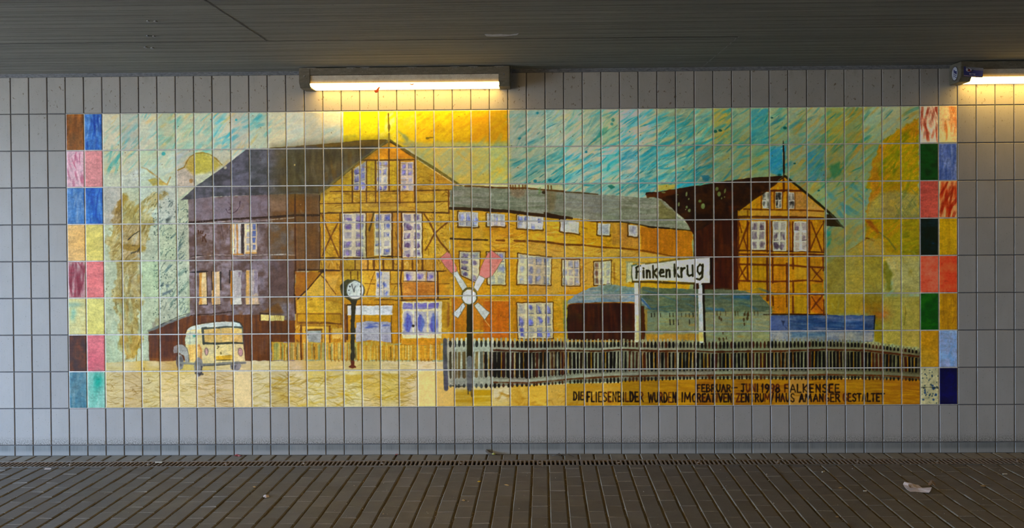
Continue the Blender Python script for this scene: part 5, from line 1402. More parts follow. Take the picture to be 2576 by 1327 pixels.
for x in (810, 975, 1120, 1190, 1300, 1412, 1520, 1635, 1750): line(q('E', x, 510, x + 2, 632), 4 + (x % 3), (86, 52, 14), .85, .22)
fill(rect('E', 985, 520, 1115, 630), (186, 140, 80), (196, 150, 60), 'v', a=.8, wob=1.5)
line(q('E', 570, 494, 860, 494, 1100, 498, 1300, 478, 1640, 486), 3.4, (62, 40, 14), .88, .25); line(q('E', 1295, 470, 1400, 480), 5, (40, 28, 14), .8, .2)
line(q('E', 330, 634, 560, 634, 830, 642, 1210, 634, 1520, 640, 2020, 650), 4.5, (60, 36, 12), .9, .22); line(q('E', 560, 660, 610, 650), 6, (30, 20, 8), .8, .1)
for i, (x0, x1, c0) in enumerate(((828, 1095, (96, 76, 140)), (1197, 1392, (86, 100, 168)), (1524, 1744, (88, 66, 104)))):
    window(rect('E', x0, -16, x1, 486 if i == 0 else 470 if i == 1 else 490), 2, 5, (224, 212, 178), (132, 128, 146), (170, 164, 166), winmot(m_h1), c0, seed=60 + i, shw=0, m=(.14, .09))
line(q('E', 1060, 400, 1090, 490), 6, (196, 186, 150), .6)
# ground floor, left porch
fill(q('E', 290, 655, 580, 655, 580, 700, 350, 930, 290, 990), (176, 116, 16), (150, 92, 14), 'm', 1.5, a=.95, soft=2, idn=m_h1)
fill(q('E', 590, 680, 760, 700, 800, 680, 760, 800, 740, 860, 770, 930, 640, 945, 345, 940, 440, 840), (212, 172, 76), (206, 160, 60), 'm', a=.95, idn=m_h1)
line(q('E', 590, 665, 440, 845, 345, 935, 295, 995), 3.4, (54, 32, 10), .88, .2)
line(q('E', 575, 690, 640, 750, 690, 830, 755, 912), 2.6, (96, 52, 8), .85, .2); line(q('E', 580, 700, 620, 770), 2, (206, 150, 20), .8)
fill(q('E', 800, 640, 1200, 640, 1200, 940, 1060, 960, 830, 900, 740, 850, 780, 790), (202, 152, 28), (206, 166, 60), 'm', 1.5, a=.9, soft=3)
for x in (830, 925, 1005): line(q('E', x, 655, x + 2, 740), 3, (84, 46, 8), .85, .2)
line(q('E', 1200, 660, 1150, 790, 1110, 920), 2.4, (130, 84, 14), .8, .25); line(q('E', 1090, 790, 1200, 795), 2.6, (100, 66, 14), .8, .2)
fill(q('E', 1390, 650, 1520, 650, 1520, 960, 1390, 960), (204, 160, 40), (196, 146, 24), 'm', 1.4, a=.9, soft=2)
line(q('E', 1380, 640, 1380, 780), 3, (100, 60, 10), .8, .2); line(q('E', 1390, 795, 1520, 790), 2.6, (110, 70, 10), .8, .2); line(q('E', 1440, 820, 1400, 920), 2, (110, 70, 10), .7, .2); line(q('E', 1510, 640, 1500, 760, 1515, 960), 4, (70, 40, 10), .85, .2)
fill(q('E', 1530, 770, 1920, 770, 1920, 965, 1530, 965), (190, 120, 30), (206, 146, 50), 'H', 1.4, a=.95, soft=2)
fill(q('E', 1930, 650, 2075, 650, 2075, 960, 1930, 960), (206, 156, 30), (190, 130, 14), 'm', 1.4, a=.9, soft=2)
line(q('E', 1926, 650, 1930, 960), 4.5, (74, 42, 10), .85, .2); line(q('E', 1935, 795, 2060, 790), 2.4, (110, 70, 10), .8, .2); line(q('E', 2080, 660, 2082, 990), 3.6, (84, 44, 8), .88, .15)
window(rect('E', 1216, 652, 1374, 950), 2, 3, (216, 206, 176), (176, 176, 176), (190, 186, 176), winmot(m_h1), (90, 106, 176), seed=70, shw=0)
window(rect('E', 1534, 648, 1912, 772), 3, 1, (220, 208, 172), (170, 166, 176), (196, 186, 170), winmot(m_h1), (84, 76, 158), seed=71, shw=0)
line(q('E', 1800, 650, 1790, 760), 2.4, (190, 140, 40), .8); line(q('E', 1530, 762, 1910, 768), 2.6, (84, 52, 20), .8, .3)
line(q('E', 1200, 985, 1300, 975, 1480, 985, 1700, 975, 2060, 968), 4, (74, 48, 16), .85, .3); line(q('E', 1210, 995, 1480, 1000), 3, (226, 200, 150), .7, .3)
# ground floor fronts
fill(q('F', 290, 20, 830, 20, 860, 70, 860, 510, 290, 510), (204, 152, 20), (190, 132, 14), 'm', 1.5, a=.92, soft=2, idn=m_h1)
scumble(q('F', 290, 30, 1500, 20, 1500, 520, 290, 510), 340, OC, 220, (8, 32), (1.5, 5), 0.3, .9, (.35, .75))
fill(q('F', 300, 10, 700, 30, 820, 60, 820, 165, 310, 165), (196, 148, 24), (210, 170, 60), 'm', 1.5, a=.9, soft=3)
for y0, y1 in ((172, 280),): fill(rect('F', 312, y0, 812, y1), (202, 152, 16), (190, 136, 14), 'H', 1.3, a=.95, wob=1.2)
line(rect('F', 308, 178, 815, 290) + rect('F', 308, 178, 815, 290)[:1], 2.4, (120, 76, 10), .85, .25); line(q('F', 320, 275, 640, 275, 830, 300), 3, (96, 56, 10), .8, .4)
line(q('F', 280, -40, 290, 170), 4, (50, 28, 10), .85, .2)
fill(q('F', 825, 20, 1500, 20, 1500, 520, 825, 520), (202, 148, 18), (190, 128, 12), 'v', 1.4, a=.9, soft=2)
dr = winmot(m_h1)
fill(rect('F', 372, 312, 686, 510), (214, 172, 76), (206, 164, 60), 'm', idn=dr); line(q('F', 352, 310, 352, 500, 358, 700), 4, (74, 40, 8), .9, .15); line(q('F', 360, 312, 690, 316), 3, (150, 100, 10), .8, .2)
fill(q('F', 415, 365, 590, 360, 585, 515, 445, 515), (146, 152, 146), (166, 170, 166), 'm', idn=dr); line(q('F', 415, 368, 470, 362, 590, 358), 5, (90, 56, 10), .85, .2); line(q('F', 420, 370, 430, 420), 3, (90, 60, 20), .7)
line(q('F', 590, 360, 595, 520), 3, (110, 66, 14), .8, .2); line(q('F', 684, 320, 684, 560, 690, 690), 4.5, (110, 62, 10), .85, .25)
fill(rect('F', 710, 340, 830, 470), (218, 184, 104), (210, 172, 80), 'm', a=.9); fill(q('F', 730, 490, 810, 450, 800, 490, 740, 510), (190, 130, 10), a=.8)
line(q('F', 860, 70, 862, 500), 4, (96, 54, 8), .85, .2); line(q('F', 882, 200, 884, 470), 5, (64, 34, 6), .88, .15)
aw = winmot(m_h1)
fill(q('F', 885, 85, 1418, 80, 1416, 190, 885, 195), (206, 208, 208), (222, 220, 214), 'H', 1.3, idn=aw); line(q('F', 880, 190, 878, 75, 960, 72), 3, (30, 26, 16), .85, .1); line(q('F', 975, 190, 1060, 196, 1415, 196), 1.8, (190, 150, 60), .8, .2)
line(q('F', 980, 75, 1420, 72, 1420, 190), 2.4, (100, 60, 14), .85, .2)
fill(q('F', 970, 200, 1400, 200, 1400, 262, 970, 262), (206, 152, 16), (196, 140, 20), 'm', a=.95); line(q('F', 1085, 200, 1085, 260), 3.4, (120, 76, 8), .8)
fill(q('F', 985, 278, 1120, 262, 1392, 275, 1394, 510, 1150, 480, 985, 500), (158, 158, 172), (176, 174, 178), 'm', 1.4, idn=aw); brush(10, (925, 812, 975, 824), [(66, 88, 160), (84, 100, 166)], (10, 30), (3, 6), .1, (.5, .85), seed=72)
line(q('F', 1395, 200, 1392, 330, 1400, 510), 3, (84, 54, 20), .8, .35)
fill(q('F', 1405, 80, 1500, 60, 1500, 520, 1405, 520), (206, 150, 14), (190, 128, 10), 'v', 1.4, a=.9, soft=3); fill(q('F', 1980, 30, 2085, 20, 2085, 540, 1960, 520), (190, 140, 20), (206, 160, 40), 'm', 1.5, a=.9, soft=3); fill(q('F', 2035, 40, 2070, 60, 2075, 300, 2040, 330), (156, 96, 26), a=.8, soft=4)
line(q('F', 1480, 20, 1490, 300, 1500, 510), 3, (130, 80, 10), .8, .2)
sw = winmot(m_h1)
P = rect('F', 1518, 38, 1972, 462)
fill(P, (222, 204, 152), (226, 214, 176), 'm', idn=sw)
for x0, x1 in ((1532, 1640), (1656, 1802), (1820, 1935)):
    fill(rect('F', x0, 55, x1, 118), (140, 136, 176), (96, 84, 160), 'H', 1.5, a=.95, wob=1.5)
    fill(rect('F', x0, 148, x1, 392), (168, 164, 176), (184, 178, 172), 'm', 1.5, a=.95, wob=1.5)
    cx = (x0 + x1) / 2; e0 = q('F', cx, 280)[0]
    fill(ell(e0[0], e0[1], 9, 22, 14), (74, 72, 160), (84, 104, 172), 'v', 1.6, a=.85, wob=3, soft=4)
line(q('F', 1535, 408, 1800, 418, 1950, 400), 2, (130, 126, 180), .7, .3); line(q('F', 1520, 395, 1960, 395), 1.6, (110, 112, 150), .6, .3)
fill(ell(*q('F', 1645, 318)[0], 2.4, 2.8), (34, 30, 24), a=.9)
fill(q('F', 1505, 465, 1900, 455, 1960, 480, 1960, 545, 1500, 545), (206, 148, 16), (196, 132, 20), 'H', 1.4, a=.95, soft=2); line(q('F', 1500, 530, 1700, 545, 1900, 535), 2.4, (150, 96, 14), .8, .3)

# ---- long wing
wingp = q('', 1132, 520, 1220, 526, 1325, 535, 1421, 547, 1561, 557, 1742, 578, 1743, 690, 1700, 860, 1131, 860)
fill(wingp, (200, 150, 16), (186, 130, 12), 'm', 1.3, idn=m_wing, c2=(198, 158, 50))
fill(q('H', 480, 305, 900, 340, 1150, 352, 1560, 392, 2000, 452, 2230, 495, 1700, 560, 1650, 800, 1100, 830, 740, 920, 500, 920, 500, 440), (196, 152, 54), (186, 146, 40), 'm', 1.2, a=.9, soft=3)
scumble(wingp, 760, [(160, 108, 10), (212, 176, 80), (140, 90, 10), (200, 156, 36), (214, 184, 110), (112, 70, 8)], 221, (10, 44), (1.2, 5.5), 0.08, .3, (.35, .75))
fill(q('H', 1790, 140, 2385, 190, 2385, 480, 2230, 480, 2000, 440, 1800, 400), (178, 112, 8), (160, 96, 10), 'v', 1.5, a=.92, soft=2)
fill(q('H', 1450, 90, 1630, 100, 1790, 260, 1780, 390, 1450, 350), (186, 140, 60), (170, 116, 40), 'v', 1.5, a=.7, soft=8)
fill(q('E', 2090, 140, 2562, 140, 2562, 250, 2090, 250), (206, 160, 20), (186, 132, 12), 'H', 1.5, a=.8, soft=3); fill(q('E', 2130, 300, 2300, 300, 2300, 370, 2130, 370), (190, 128, 20), (206, 150, 20), 'H', 1.4, a=.8, soft=4)
fill(q('E', 2340, 100, 2450, 80, 2440, 420, 2350, 420), (202, 158, 76), (196, 150, 60), 'm', a=.6, soft=6)
brush(80, (1225, 575, 1530, 632), [(170, 108, 8), (206, 160, 30), (156, 96, 10), (190, 140, 30)], (20, 56), (2, 6), 0.06, (.3, .65), seed=43)
brush(40, (1225, 720, 1330, 750), [(170, 116, 8), (206, 160, 30)], (20, 50), (2, 6), -.1, (.3, .6), seed=44)
line(q('E', 2075, 272, 2130, 276, 2300, 284, 2500, 290), 4.5, (46, 28, 6), .85, .3)
line(q('H', 130, 292, 220, 296), 5, (100, 56, 6), .85, .3); line(q('H', 340, 298, 460, 304), 6, (96, 54, 8), .85, .25)
line(q('H', 495, 298, 700, 312, 920, 342, 1150, 348), 5, (84, 48, 8), .9, .15); line(q('H', 1150, 350, 1330, 372, 1560, 384, 1770, 404, 2000, 446, 2240, 490), 4.5, (112, 62, 8), .85, .25, c1=(90, 50, 8))
fill(q('E', 2090, 960, 2562, 960, 2562, 1327, 2090, 1327), (198, 124, 16), (184, 106, 12), 'v', 1.2, a=.92, soft=2); fill(q('H', 0, 985, 275, 990, 280, 1327, 0, 1327), (192, 112, 6), (176, 96, 8), 'v', 1.2, a=.96, soft=1.5)
fill(q('F', 2090, 200, 2260, 60, 2260, 460, 2090, 460), (190, 130, 22), (176, 106, 10), 'v', 1.2, a=.7, soft=5)
fill(q('I', -20, 30, 275, 30, 282, 460, -20, 460), (188, 106, 6), (170, 90, 6), 'v', 1.2, a=.96, soft=1.5); fill(q('F', 2330, 410, 2562, 410, 2562, 465, 2330, 465), (186, 104, 14), a=.7)
line(q('H', 0, 988, 270, 990), 1.6, (226, 190, 120), .7, .3); line(q('I', 0, 250, 30, 290, 70, 340), 1.4, (226, 206, 160), .8, .25)
fill(q('I', 300, 0, 365, 0, 365, 460, 300, 460), (186, 134, 12), (166, 106, 14), 'v', 1.5, a=.85, soft=3)
for i, (P, c, r, dk) in enumerate((
    (q('E', 2165, -35, 2395, -30, 2390, 138, 2165, 132), 3, 1, (110, 120, 170)),
    (q('H', -40, -20, 232, -12, 228, 132, -40, 128) if False else q('', 1225, 536, 1271, 538, 1270, 569, 1226, 568), 3, 1, (100, 100, 160)),
    (q('', 1302, 541, 1367, 546, 1365, 577, 1302, 574), 4, 2, (104, 112, 164)),
    (q('H', 870, 52, 1085, 80, 1080, 218, 870, 186), 2, 1, None), (q('H', 1295, 92, 1440, 105, 1435, 238, 1295, 225), 1, 1, None), (q('H', 1652, 112, 1758, 120, 1755, 250, 1652, 240), 1, 1, (130, 130, 140)))):
    window(P, c, r, (206, 202, 180), (160, 162, 164), (180, 178, 164), winmot(m_wing), dk, seed=80 + i, shade=(84, 56, 8), shw=2.6, side=(1.3, 0.2, .3, 1.6))
for i, (P, c, r, dk) in enumerate((
    (q('E', 2180, 424, 2412, 428, 2395, 784, 2190, 690), 2, 4, (74, 62, 96)), (q('H', 20, 428, 232, 428, 236, 802, 34, 800), 2, 3, (90, 96, 140)),
    (q('H', 384, 448, 762, 492, 758, 805, 370, 798), 4, 3, (104, 112, 136)), (q('H', 888, 515, 1084, 518, 1092, 815, 892, 808), 3, 3, (116, 124, 140)),
    (q('H', 1256, 545, 1448, 525, 1450, 800, 1256, 808), 3, 3, (110, 96, 100)), (q('H', 374, 1016, 778, 1010, 782, 1418, 382, 1420), 4, 3, (70, 76, 150)))):
    window(P, c, r, (200, 190, 148), (146, 150, 148), (166, 160, 136), winmot(m_wing), dk, seed=90 + i, shade=(80, 48, 8), shw=2.4, side=(1.2, 1.2, .9, 1.2))
for x0 in (1280, 1480): fill(q('H', x0, 560, x0 + 14, 560, x0 + 16, 780, x0 + 2, 790), (100, 50, 8), a=.6, soft=4)
# wing roof
wr = q('', 1132, 481, 1141, 467, 1172, 468, 1220, 471.5, 1325, 476.5, 1417, 481, 1465, 486, 1561, 493, 1664, 499.5, 1718, 548.5, 1752, 582, 1635, 568.5, 1561, 557, 1490, 552, 1421, 546, 1325, 534, 1220, 525.6, 1132, 520)
fill(wr, (112, 118, 96), (134, 134, 116), 'h', 1.7, idn=m_wroof, wob=.8)
fill(q('G', 920, 1015, 1560, 1068, 1540, 1300, 920, 1200), (130, 132, 126), (116, 114, 100), 'H', 1.4, a=.75, soft=10)
brush(130, (1140, 480, 1720, 560), [(90, 98, 74), (140, 140, 122), (110, 112, 84), (84, 88, 60), (150, 150, 136)], (26, 70), (2, 6), 0.09, (.2, .55), seed=45, clip=wr)
fill(q('G', 290, 940, 380, 960, 470, 1000, 460, 1060, 380, 1090, 300, 1050), (120, 100, 74), (140, 116, 90), 'v', 1.4, a=.7, soft=8); fill(q('G', 720, 1010, 820, 1020, 800, 1230, 730, 1250), (126, 106, 70), (110, 100, 60), 'v', 1.4, a=.6, soft=8)
line(q('D', 2240, 905, 2400, 908, 2562, 922), 4, (84, 56, 14), .9, .2); line(q('G', 0, 962, 270, 972, 480, 975, 700, 995, 900, 1010), 4, (84, 52, 14), .9, .22); line(q('G', 920, 1018, 1120, 1028, 1300, 1046), 3, (64, 46, 14), .85, .35)
for x, h in ((292, 50), (320, 44), (350, 48), (392, 60), (435, 50), (462, 46), (725, 40), (762, 36)): line(q('G', x, 975 - h + 10, x + 3, 985), 3, (100, 58, 14), .85, .2)
fill(q('G', 610, 980, 640, 960, 645, 1020, 620, 1040), (96, 120, 70), a=.7, soft=3); fill(ell(*q('G', 680, 1020)[0], 4, 3), (40, 26, 10), a=.85)
line(q('D', 2070, 1160, 2150, 1162, 2562, 1182), 8, (40, 26, 6), .95, .08); line(q('G', 0, 1225, 270, 1240, 490, 1268, 700, 1292, 920, 1318), 8, (44, 28, 4), .95, .08)
line(q('H', 690, -20, 830, 15, 1000, 40), 6, (50, 32, 4), .9, .2); line(q('H', 1100, 60, 1300, 78, 1560, 80, 1760, 108, 1900, 140, 2150, 160, 2370, 180), 3.2, (50, 36, 6), .88, .2); line(q('H', 1880, 138, 2120, 156), 4, (26, 18, 2), .8, .2)
line(q('G', 2035, 1100, 2160, 1210, 2270, 1320), 2.4, (170, 170, 140), .75, .2); line(q('H', 2210, 0, 2430, 192), 2.4, (176, 174, 150), .75, .2)
fill(q('G', 2000, 1110, 2190, 1260, 2190, 1327, 2000, 1327), (92, 88, 44), (116, 110, 60), 'H', 1.5, a=.7, soft=5)

# ---- smaller house
h2wall = q('', 1720, 549, 1760, 500, 1857, 500, 1858, 728, 1745, 728, 1745, 590)
fill(h2wall, (64, 32, 8), (48, 26, 8), 'v', 1.4, idn=m_h2, wob=.8)
brush(40, (1748, 560, 1856, 726), [(74, 38, 8), (48, 22, 6), (84, 46, 12)], (24, 60), (5, 14), 1.5, (.3, .6), seed=46)
h2r = q('', 1623, 489.5, 1625, 484, 1655, 482, 1699, 475, 1740, 469, 1827, 454.5, 1900, 446, 1971, 442, 1928, 479, 1893, 503, 1858, 529, 1858, 550, 1800, 556, 1752, 582, 1718, 548, 1664, 500, 1650, 496)
fill(h2r, (36, 24, 6), (52, 32, 8), 'm', 1.6, idn=m_h2roof, wob=1)
fill(q('G', 1850, 1045, 1990, 1018, 2190, 988, 2190, 1040, 2030, 1085, 1870, 1080), (84, 44, 10), (64, 36, 10), 'm', a=.9, soft=3)
fill(q('J', 420, 1180, 470, 1170, 540, 1180, 470, 1260, 440, 1290), (84, 42, 10), (64, 34, 8), 'm', a=.7, soft=6); fill(q('J', 380, 1000, 460, 1010, 520, 1030, 430, 1090), (70, 34, 8), a=.6, soft=6)
for (x, y, rx, ry) in ((290, 980, 3.5, 5), (315, 1042, 5, 6), (345, 1090, 2.4, 3.4), (378, 1078, 2, 2.6), (385, 1005, 2, 6), (130, 1180, 3.4, 6.5), (92, 1125, 3.6, 3), (-35, 1100, 2, 2.6), (-160, 1050, 3, 3)):
    p = q('J', x, y)[0]; fill(ell(p[0], p[1], rx, ry, 12, .2), (112, 124, 80), (90, 104, 60), 'm', a=.9)
for (x, y, rx, ry) in ((2055, 1023, 6, 2.4), (2232, 1155, 3, 5.5), (2320, 1040, 2, 6), (2510, 1180, 4, 6), (2350, 1235, 3.4, 4), (2322, 1192, 1.6, 2.4)):
    p = q('G', x, y)[0]; fill(ell(p[0], p[1], rx, ry, 12, .1), (116, 128, 88), (96, 108, 66), 'm', a=.9)
f2 = q('', 1972, 444, 2028, 487, 2074, 527, 2074, 546, 2072, 790, 1938, 790, 1857, 740, 1856, 529, 1893, 503, 1928, 479)
fill(f2, (176, 128, 10), (160, 106, 6), 'v', 1.3, idn=m_h2, wob=.8)
scumble(f2, 380, [(196, 146, 20), (150, 96, 6), (166, 120, 30), (140, 84, 6)], 222, (8, 34), (1.5, 5), 1.5, .4, (.3, .65))
fill(q('J', 1110, 1010, 1240, 1010, 1530, 1225, 1110, 1225), (156, 120, 40), (150, 112, 56), 'm', 1.4, a=.8, soft=6)
fill(q('J', 545, 1232, 1520, 1235, 1520, 1300, 545, 1300), (180, 134, 14), (160, 118, 34), 'm', 1.3, a=.9, soft=2); fill(q('J', 1110, 1240, 1520, 1240, 1520, 1300, 1110, 1300), (150, 112, 40), a=.6, soft=4)
for x0, x1, y0, y1, c in ((690, 860, 590, 740, (180, 132, 10)), (945, 1090, 600, 755, (178, 118, 8)), (1180, 1330, 600, 740, (170, 126, 16)), (690, 850, 780, 900, (184, 138, 10)), (945, 1090, 780, 910, (172, 116, 10)), (1180, 1320, 790, 900, (160, 118, 10)), (1380, 1500, 790, 880, (156, 122, 14)), (945, 1085, 935, 1130, (178, 112, 6)), (1180, 1325, 935, 1130, (164, 126, 10)), (1375, 1510, 935, 1130, (168, 96, 6))):
    fill(rect('K', x0, y0, x1, y1), c, tuple(int(v * .88) for v in c), 'v', 1.4, a=.9, soft=2)
RD = (84, 42, 8)
line(q('J', 870, 1004, 1060, 1000, 1270, 1004), 5, (70, 32, 8), .9, .12); line(q('J', 1058, 870, 1062, 1010), 5, (70, 36, 8), .88, .15)
for x in (802, 908, 950, 1045, 1100, 1188): line(q('J', x, 1020, x, 1215), 2.8, RD, .85, .2)
line(q('J', 600, 1215, 900, 1222, 1300, 1228, 1520, 1240), 4, (84, 48, 12), .88, .2); line(q('J', 645, 1235, 645, 1300), 4, (110, 66, 8), .85, .2)
line(q('J', 540, 1305, 880, 1305, 1300, 1312, 1510, 1320), 6, (66, 36, 8), .92, .12); line(q('K', 540, 20, 900, 38, 1200, 42, 1480, 48), 4, (90, 54, 10), .88, .2)
for i, P in enumerate((rect('J', 815, 1020, 900, 1208), rect('J', 965, 1018, 1036, 1206), rect('J', 1110, 1022, 1184, 1212))): window(P, 2, 2, (178, 176, 156), (92, 92, 80), (130, 128, 112), winmot(m_h2), (34, 32, 26), seed=110 + i, shw=0, m=(.1, .08))
for P, w in (((548, 90, 575, 200), 3), ((655, 90, 600, 240, 545, 380), 4.4), ((595, 255, 640, 400), 4), ((1375, 85, 1430, 230, 1500, 420), 4), ((1508, 105, 1430, 240, 1370, 390), 3.6), ((545, 580, 585, 670, 630, 745), 4), ((640, 570, 580, 670, 535, 745), 3.6), ((1385, 615, 1440, 680, 1505, 755), 4), ((1505, 605, 1440, 680, 1385, 750), 2.6), ((1380, 940, 1440, 1030, 1505, 1105), 3), ((1500, 935, 1430, 1020, 1375, 1090), 4.4)):
    line(q('K', *P), w, (88, 46, 8), .88, .15)
for x, y0, y1, w in ((540, 40, 780, 3), (642, 70, 760, 4), (868, 70, 430, 5), (870, 500, 980, 6), (915, 80, 440, 4), (930, 430, 780, 5), (935, 940, 1040, 5), (1095, 560, 900, 5), (1092, 930, 1060, 4), (1130, 80, 430, 3), (1165, 460, 620, 5), (1168, 780, 900, 5), (1165, 940, 1120, 5), (1160, 80, 430, 4), (1352, 70, 430, 6), (1350, 480, 900, 5.5), (1352, 920, 1120, 6), (1518, 70, 440, 3), (1512, 480, 640, 4), (1520, 980, 1165, 4)):
    line(q('K', x, y0, x + 3, y1), w, (82, 40, 8), .88, .16)
line(q('K', 540, 408, 870, 414, 1320, 424, 1515, 434), 4, (66, 34, 8), .9, .2); line(q('K', 545, 436, 1515, 444), 2.2, (190, 140, 20), .8, .3); line(q('K', 545, 452, 930, 456, 1320, 452, 1520, 462), 4.5, (76, 36, 8), .9, .16)
line(q('K', 540, 568, 680, 570, 880, 576, 1130, 580, 1330, 598, 1520, 604), 4.6, (84, 42, 6), .9, .14); line(q('K', 540, 756, 700, 762, 900, 768, 1150, 762, 1330, 752, 1500, 768), 4.4, (84, 40, 6), .9, .16); line(q('K', 700, 912, 1100, 906, 1330, 912, 1520, 918), 4.6, (78, 40, 8), .9, .16); line(q('K', 830, 1140, 1100, 1142, 1560, 1148), 4, (70, 36, 8), .88, .2)
for i, P in enumerate((rect('K', 682, 70, 854, 404), rect('K', 934, 72, 1090, 416), rect('K', 1176, 76, 1336, 420))): window(P, 2, 3, (190, 184, 154), (120, 112, 112), (140, 132, 116), winmot(m_h2), (66, 52, 62), seed=120 + i, shw=1.4, m=(.14, .08))
line(q('J', 1075, 838, 1200, 935, 1330, 1040, 1540, 1218, 1660, 1327), 6, (34, 30, 12), .95, .06, idn=m_h2roof); fill(q('K', 1540, -12, 1630, -8, 1740, 142, 1640, 130, 1545, 128), (50, 42, 18), (40, 30, 12), 'm', idn=m_h2roof); line(q('K', 1600, -10, 1690, 90, 1745, 145), 4, (60, 64, 48), .9, .15)
line(q('J', 1062, 845, 940, 940, 860, 1004, 690, 1118, 545, 1228), 4, (44, 26, 8), .85, .25)
line(q('J', 1054, 430, 1058, 560, 1060, 838), 4, (32, 22, 6), .95, .05, taper=.4, idn=m_h2roof); line(q('J', 1062, 560, 1062, 830), 5, (40, 28, 10), .9, taper=.5)
line(q('J', 1048, 560, 1046, 680), 1.2, (150, 146, 110), .7)

# ---- railway cars
fill(q('', 1617, 722, 1745, 727, 1858, 729, 1880, 735, 1910, 742, 1943, 776, 1938, 860, 1608, 860, 1608, 730), (126, 124, 84), (104, 116, 96), 'H', 1.5, idn=m_tram)
fill(q('', 1617, 722, 1745, 727, 1858, 729, 1910, 742, 1943, 778, 1900, 784, 1640, 784, 1614, 760), (72, 84, 66), (92, 100, 76), 'h', 1.6, a=.95, idn=m_tram)
brush(70, (1615, 725, 1935, 784), [(60, 84, 84), (50, 90, 110), (110, 110, 74), (60, 70, 50), (84, 100, 84), (44, 84, 116)], (24, 70), (3, 7), 0.04, (.25, .65), seed=47)
fill(q('K', 160, 1060, 380, 1080, 380, 1110, 160, 1090), (40, 90, 130), a=.6, soft=5); fill(q('K', 475, 920, 670, 930, 660, 975, 480, 960), (34, 80, 120), a=.7, soft=5)
brush(50, (1632, 790, 1935, 852), [(160, 116, 26), (120, 124, 96), (150, 140, 96), (90, 116, 110)], (20, 50), (3, 8), 0.02, (.25, .6), seed=48)
fill(q('I', 1850, 410, 2500, 410, 2500, 490, 1850, 490), (170, 124, 14), (150, 112, 30), 'v', 1.3, a=.85, soft=3)
for x in (1915, 1950, 2020, 2125, 2165, 2200, 2262, 2310, 2350, 2395, 2440): line(q('I', x, 172, x + 2, 210), 3 if x % 2 else 2, (34, 30, 20), .85, .15)
for x in (2128, 2168, 2222, 2352): line(q('I', x, 245, x + 4, 300), 2.4, (30, 26, 18), .85, .15)
for x in (290, 330, 390, 500, 530, 615, 650, 720, 760): line(q('L', x, 150, x + 3, 195), 2.4, (70, 56, 30), .75, .2)
for x, y in ((320, 225), (340, 240), (600, 250), (640, 235), (605, 300), (605, 180), (645, 185), (360, 400), (400, 460), (320, 470), (365, 470)): fill(ell(*q('L', x, y)[0], 2.4, 4.6, 9), (56, 36, 14), a=.75)
fill(q('H', 1830, 1080, 1870, 1090, 1870, 1327, 1830, 1327), (160, 116, 20), a=.7, soft=3)
roofc = q('H', 940, 1012, 960, 980, 1040, 920, 1130, 872, 1230, 828, 1380, 802, 1560, 812, 1720, 835, 1780, 930, 1850, 1000, 1900, 1070, 1860, 1060, 1780, 1000, 1700, 1000, 1500, 1012, 1300, 1010, 1130, 1030, 960, 1040)
fill(roofc, (112, 132, 140), (144, 144, 128), 'h', 1.6, idn=m_tram)
brush(50, (1430, 720, 1625, 772), [(90, 124, 140), (76, 112, 136), (150, 150, 136), (84, 104, 84)], (24, 70), (3, 7), -0.02, (.25, .6), seed=49, clip=roofc)
fill(q('H', 1210, 850, 1400, 806, 1700, 832, 1700, 900, 1400, 880), (90, 106, 84), (84, 116, 130), 'd', 1.4, a=.6, soft=6)
line(q('H', 940, 1040, 1150, 1020, 1350, 1006, 1700, 1012), 2.4, (190, 150, 50), .7, .25); line(q('H', 1780, 950, 1840, 1010, 1900, 1075), 4, (50, 90, 130), .8, .2)
fill(q('I', 905, 20, 950, 20, 945, 490, 905, 490), (92, 124, 100), (120, 130, 60), 'v', 1.3, a=.85, soft=4)
carb = q('I', 945, 100, 960, 68, 1000, 58, 1140, 52, 1580, 45, 1730, 60, 1738, 490, 945, 480)
fill(carb, (66, 34, 6), (44, 26, 8), 'v', 1.5, idn=m_tram, c2=(52, 40, 10)); brush(40, (1430, 768, 1595, 855), [(76, 38, 6), (40, 24, 8), (60, 46, 14), (84, 44, 8)], (20, 50), (6, 16), 1.5, (.25, .55), seed=51, clip=carb)
line(q('I', 945, 110, 965, 72, 1010, 60, 1580, 46, 1720, 58), 2.4, (130, 80, 14), .7, .25)
fill(q('I', 1790, 80, 1835, 90, 1840, 480, 1800, 480), (70, 32, 8), (50, 26, 8), 'v', a=.9)
blue = q('L', 898, 195, 1110, 196, 1545, 190, 2110, 196, 2095, 380, 2090, 500, 900, 495)
fill(blue, (42, 62, 98), (78, 90, 110), 'H', 1.6, idn=m_tram)
fill(q('L', 900, 380, 2090, 380, 2090, 500, 900, 495), (112, 122, 128), (140, 134, 110), 'm', 1.3, a=.75, soft=5); fill(q('L', 900, 196, 1110, 196, 1110, 370, 900, 370), (96, 106, 130), (70, 84, 120), 'm', 1.4, a=.8, soft=3)
brush(60, (2000, 796, 2190, 830), [(30, 62, 98), (22, 50, 86), (66, 88, 112)], (20, 56), (4, 10), 0.0, (.3, .65), seed=52); fill(q('L', 1150, 390, 1540, 390, 1540, 440, 1150, 440), (40, 80, 120), (70, 100, 120), 'H', a=.6, soft=5)
line(q('L', 830, 186, 1100, 186, 1500, 184), 3, (40, 24, 10), .8, .3); line(q('L', 2108, 196, 2100, 370), 3, (14, 16, 20), .8, .2); fill(q('L', 1030, 250, 1070, 260, 1060, 310, 1090, 340, 1050, 310), (26, 30, 40), a=.7, soft=3)

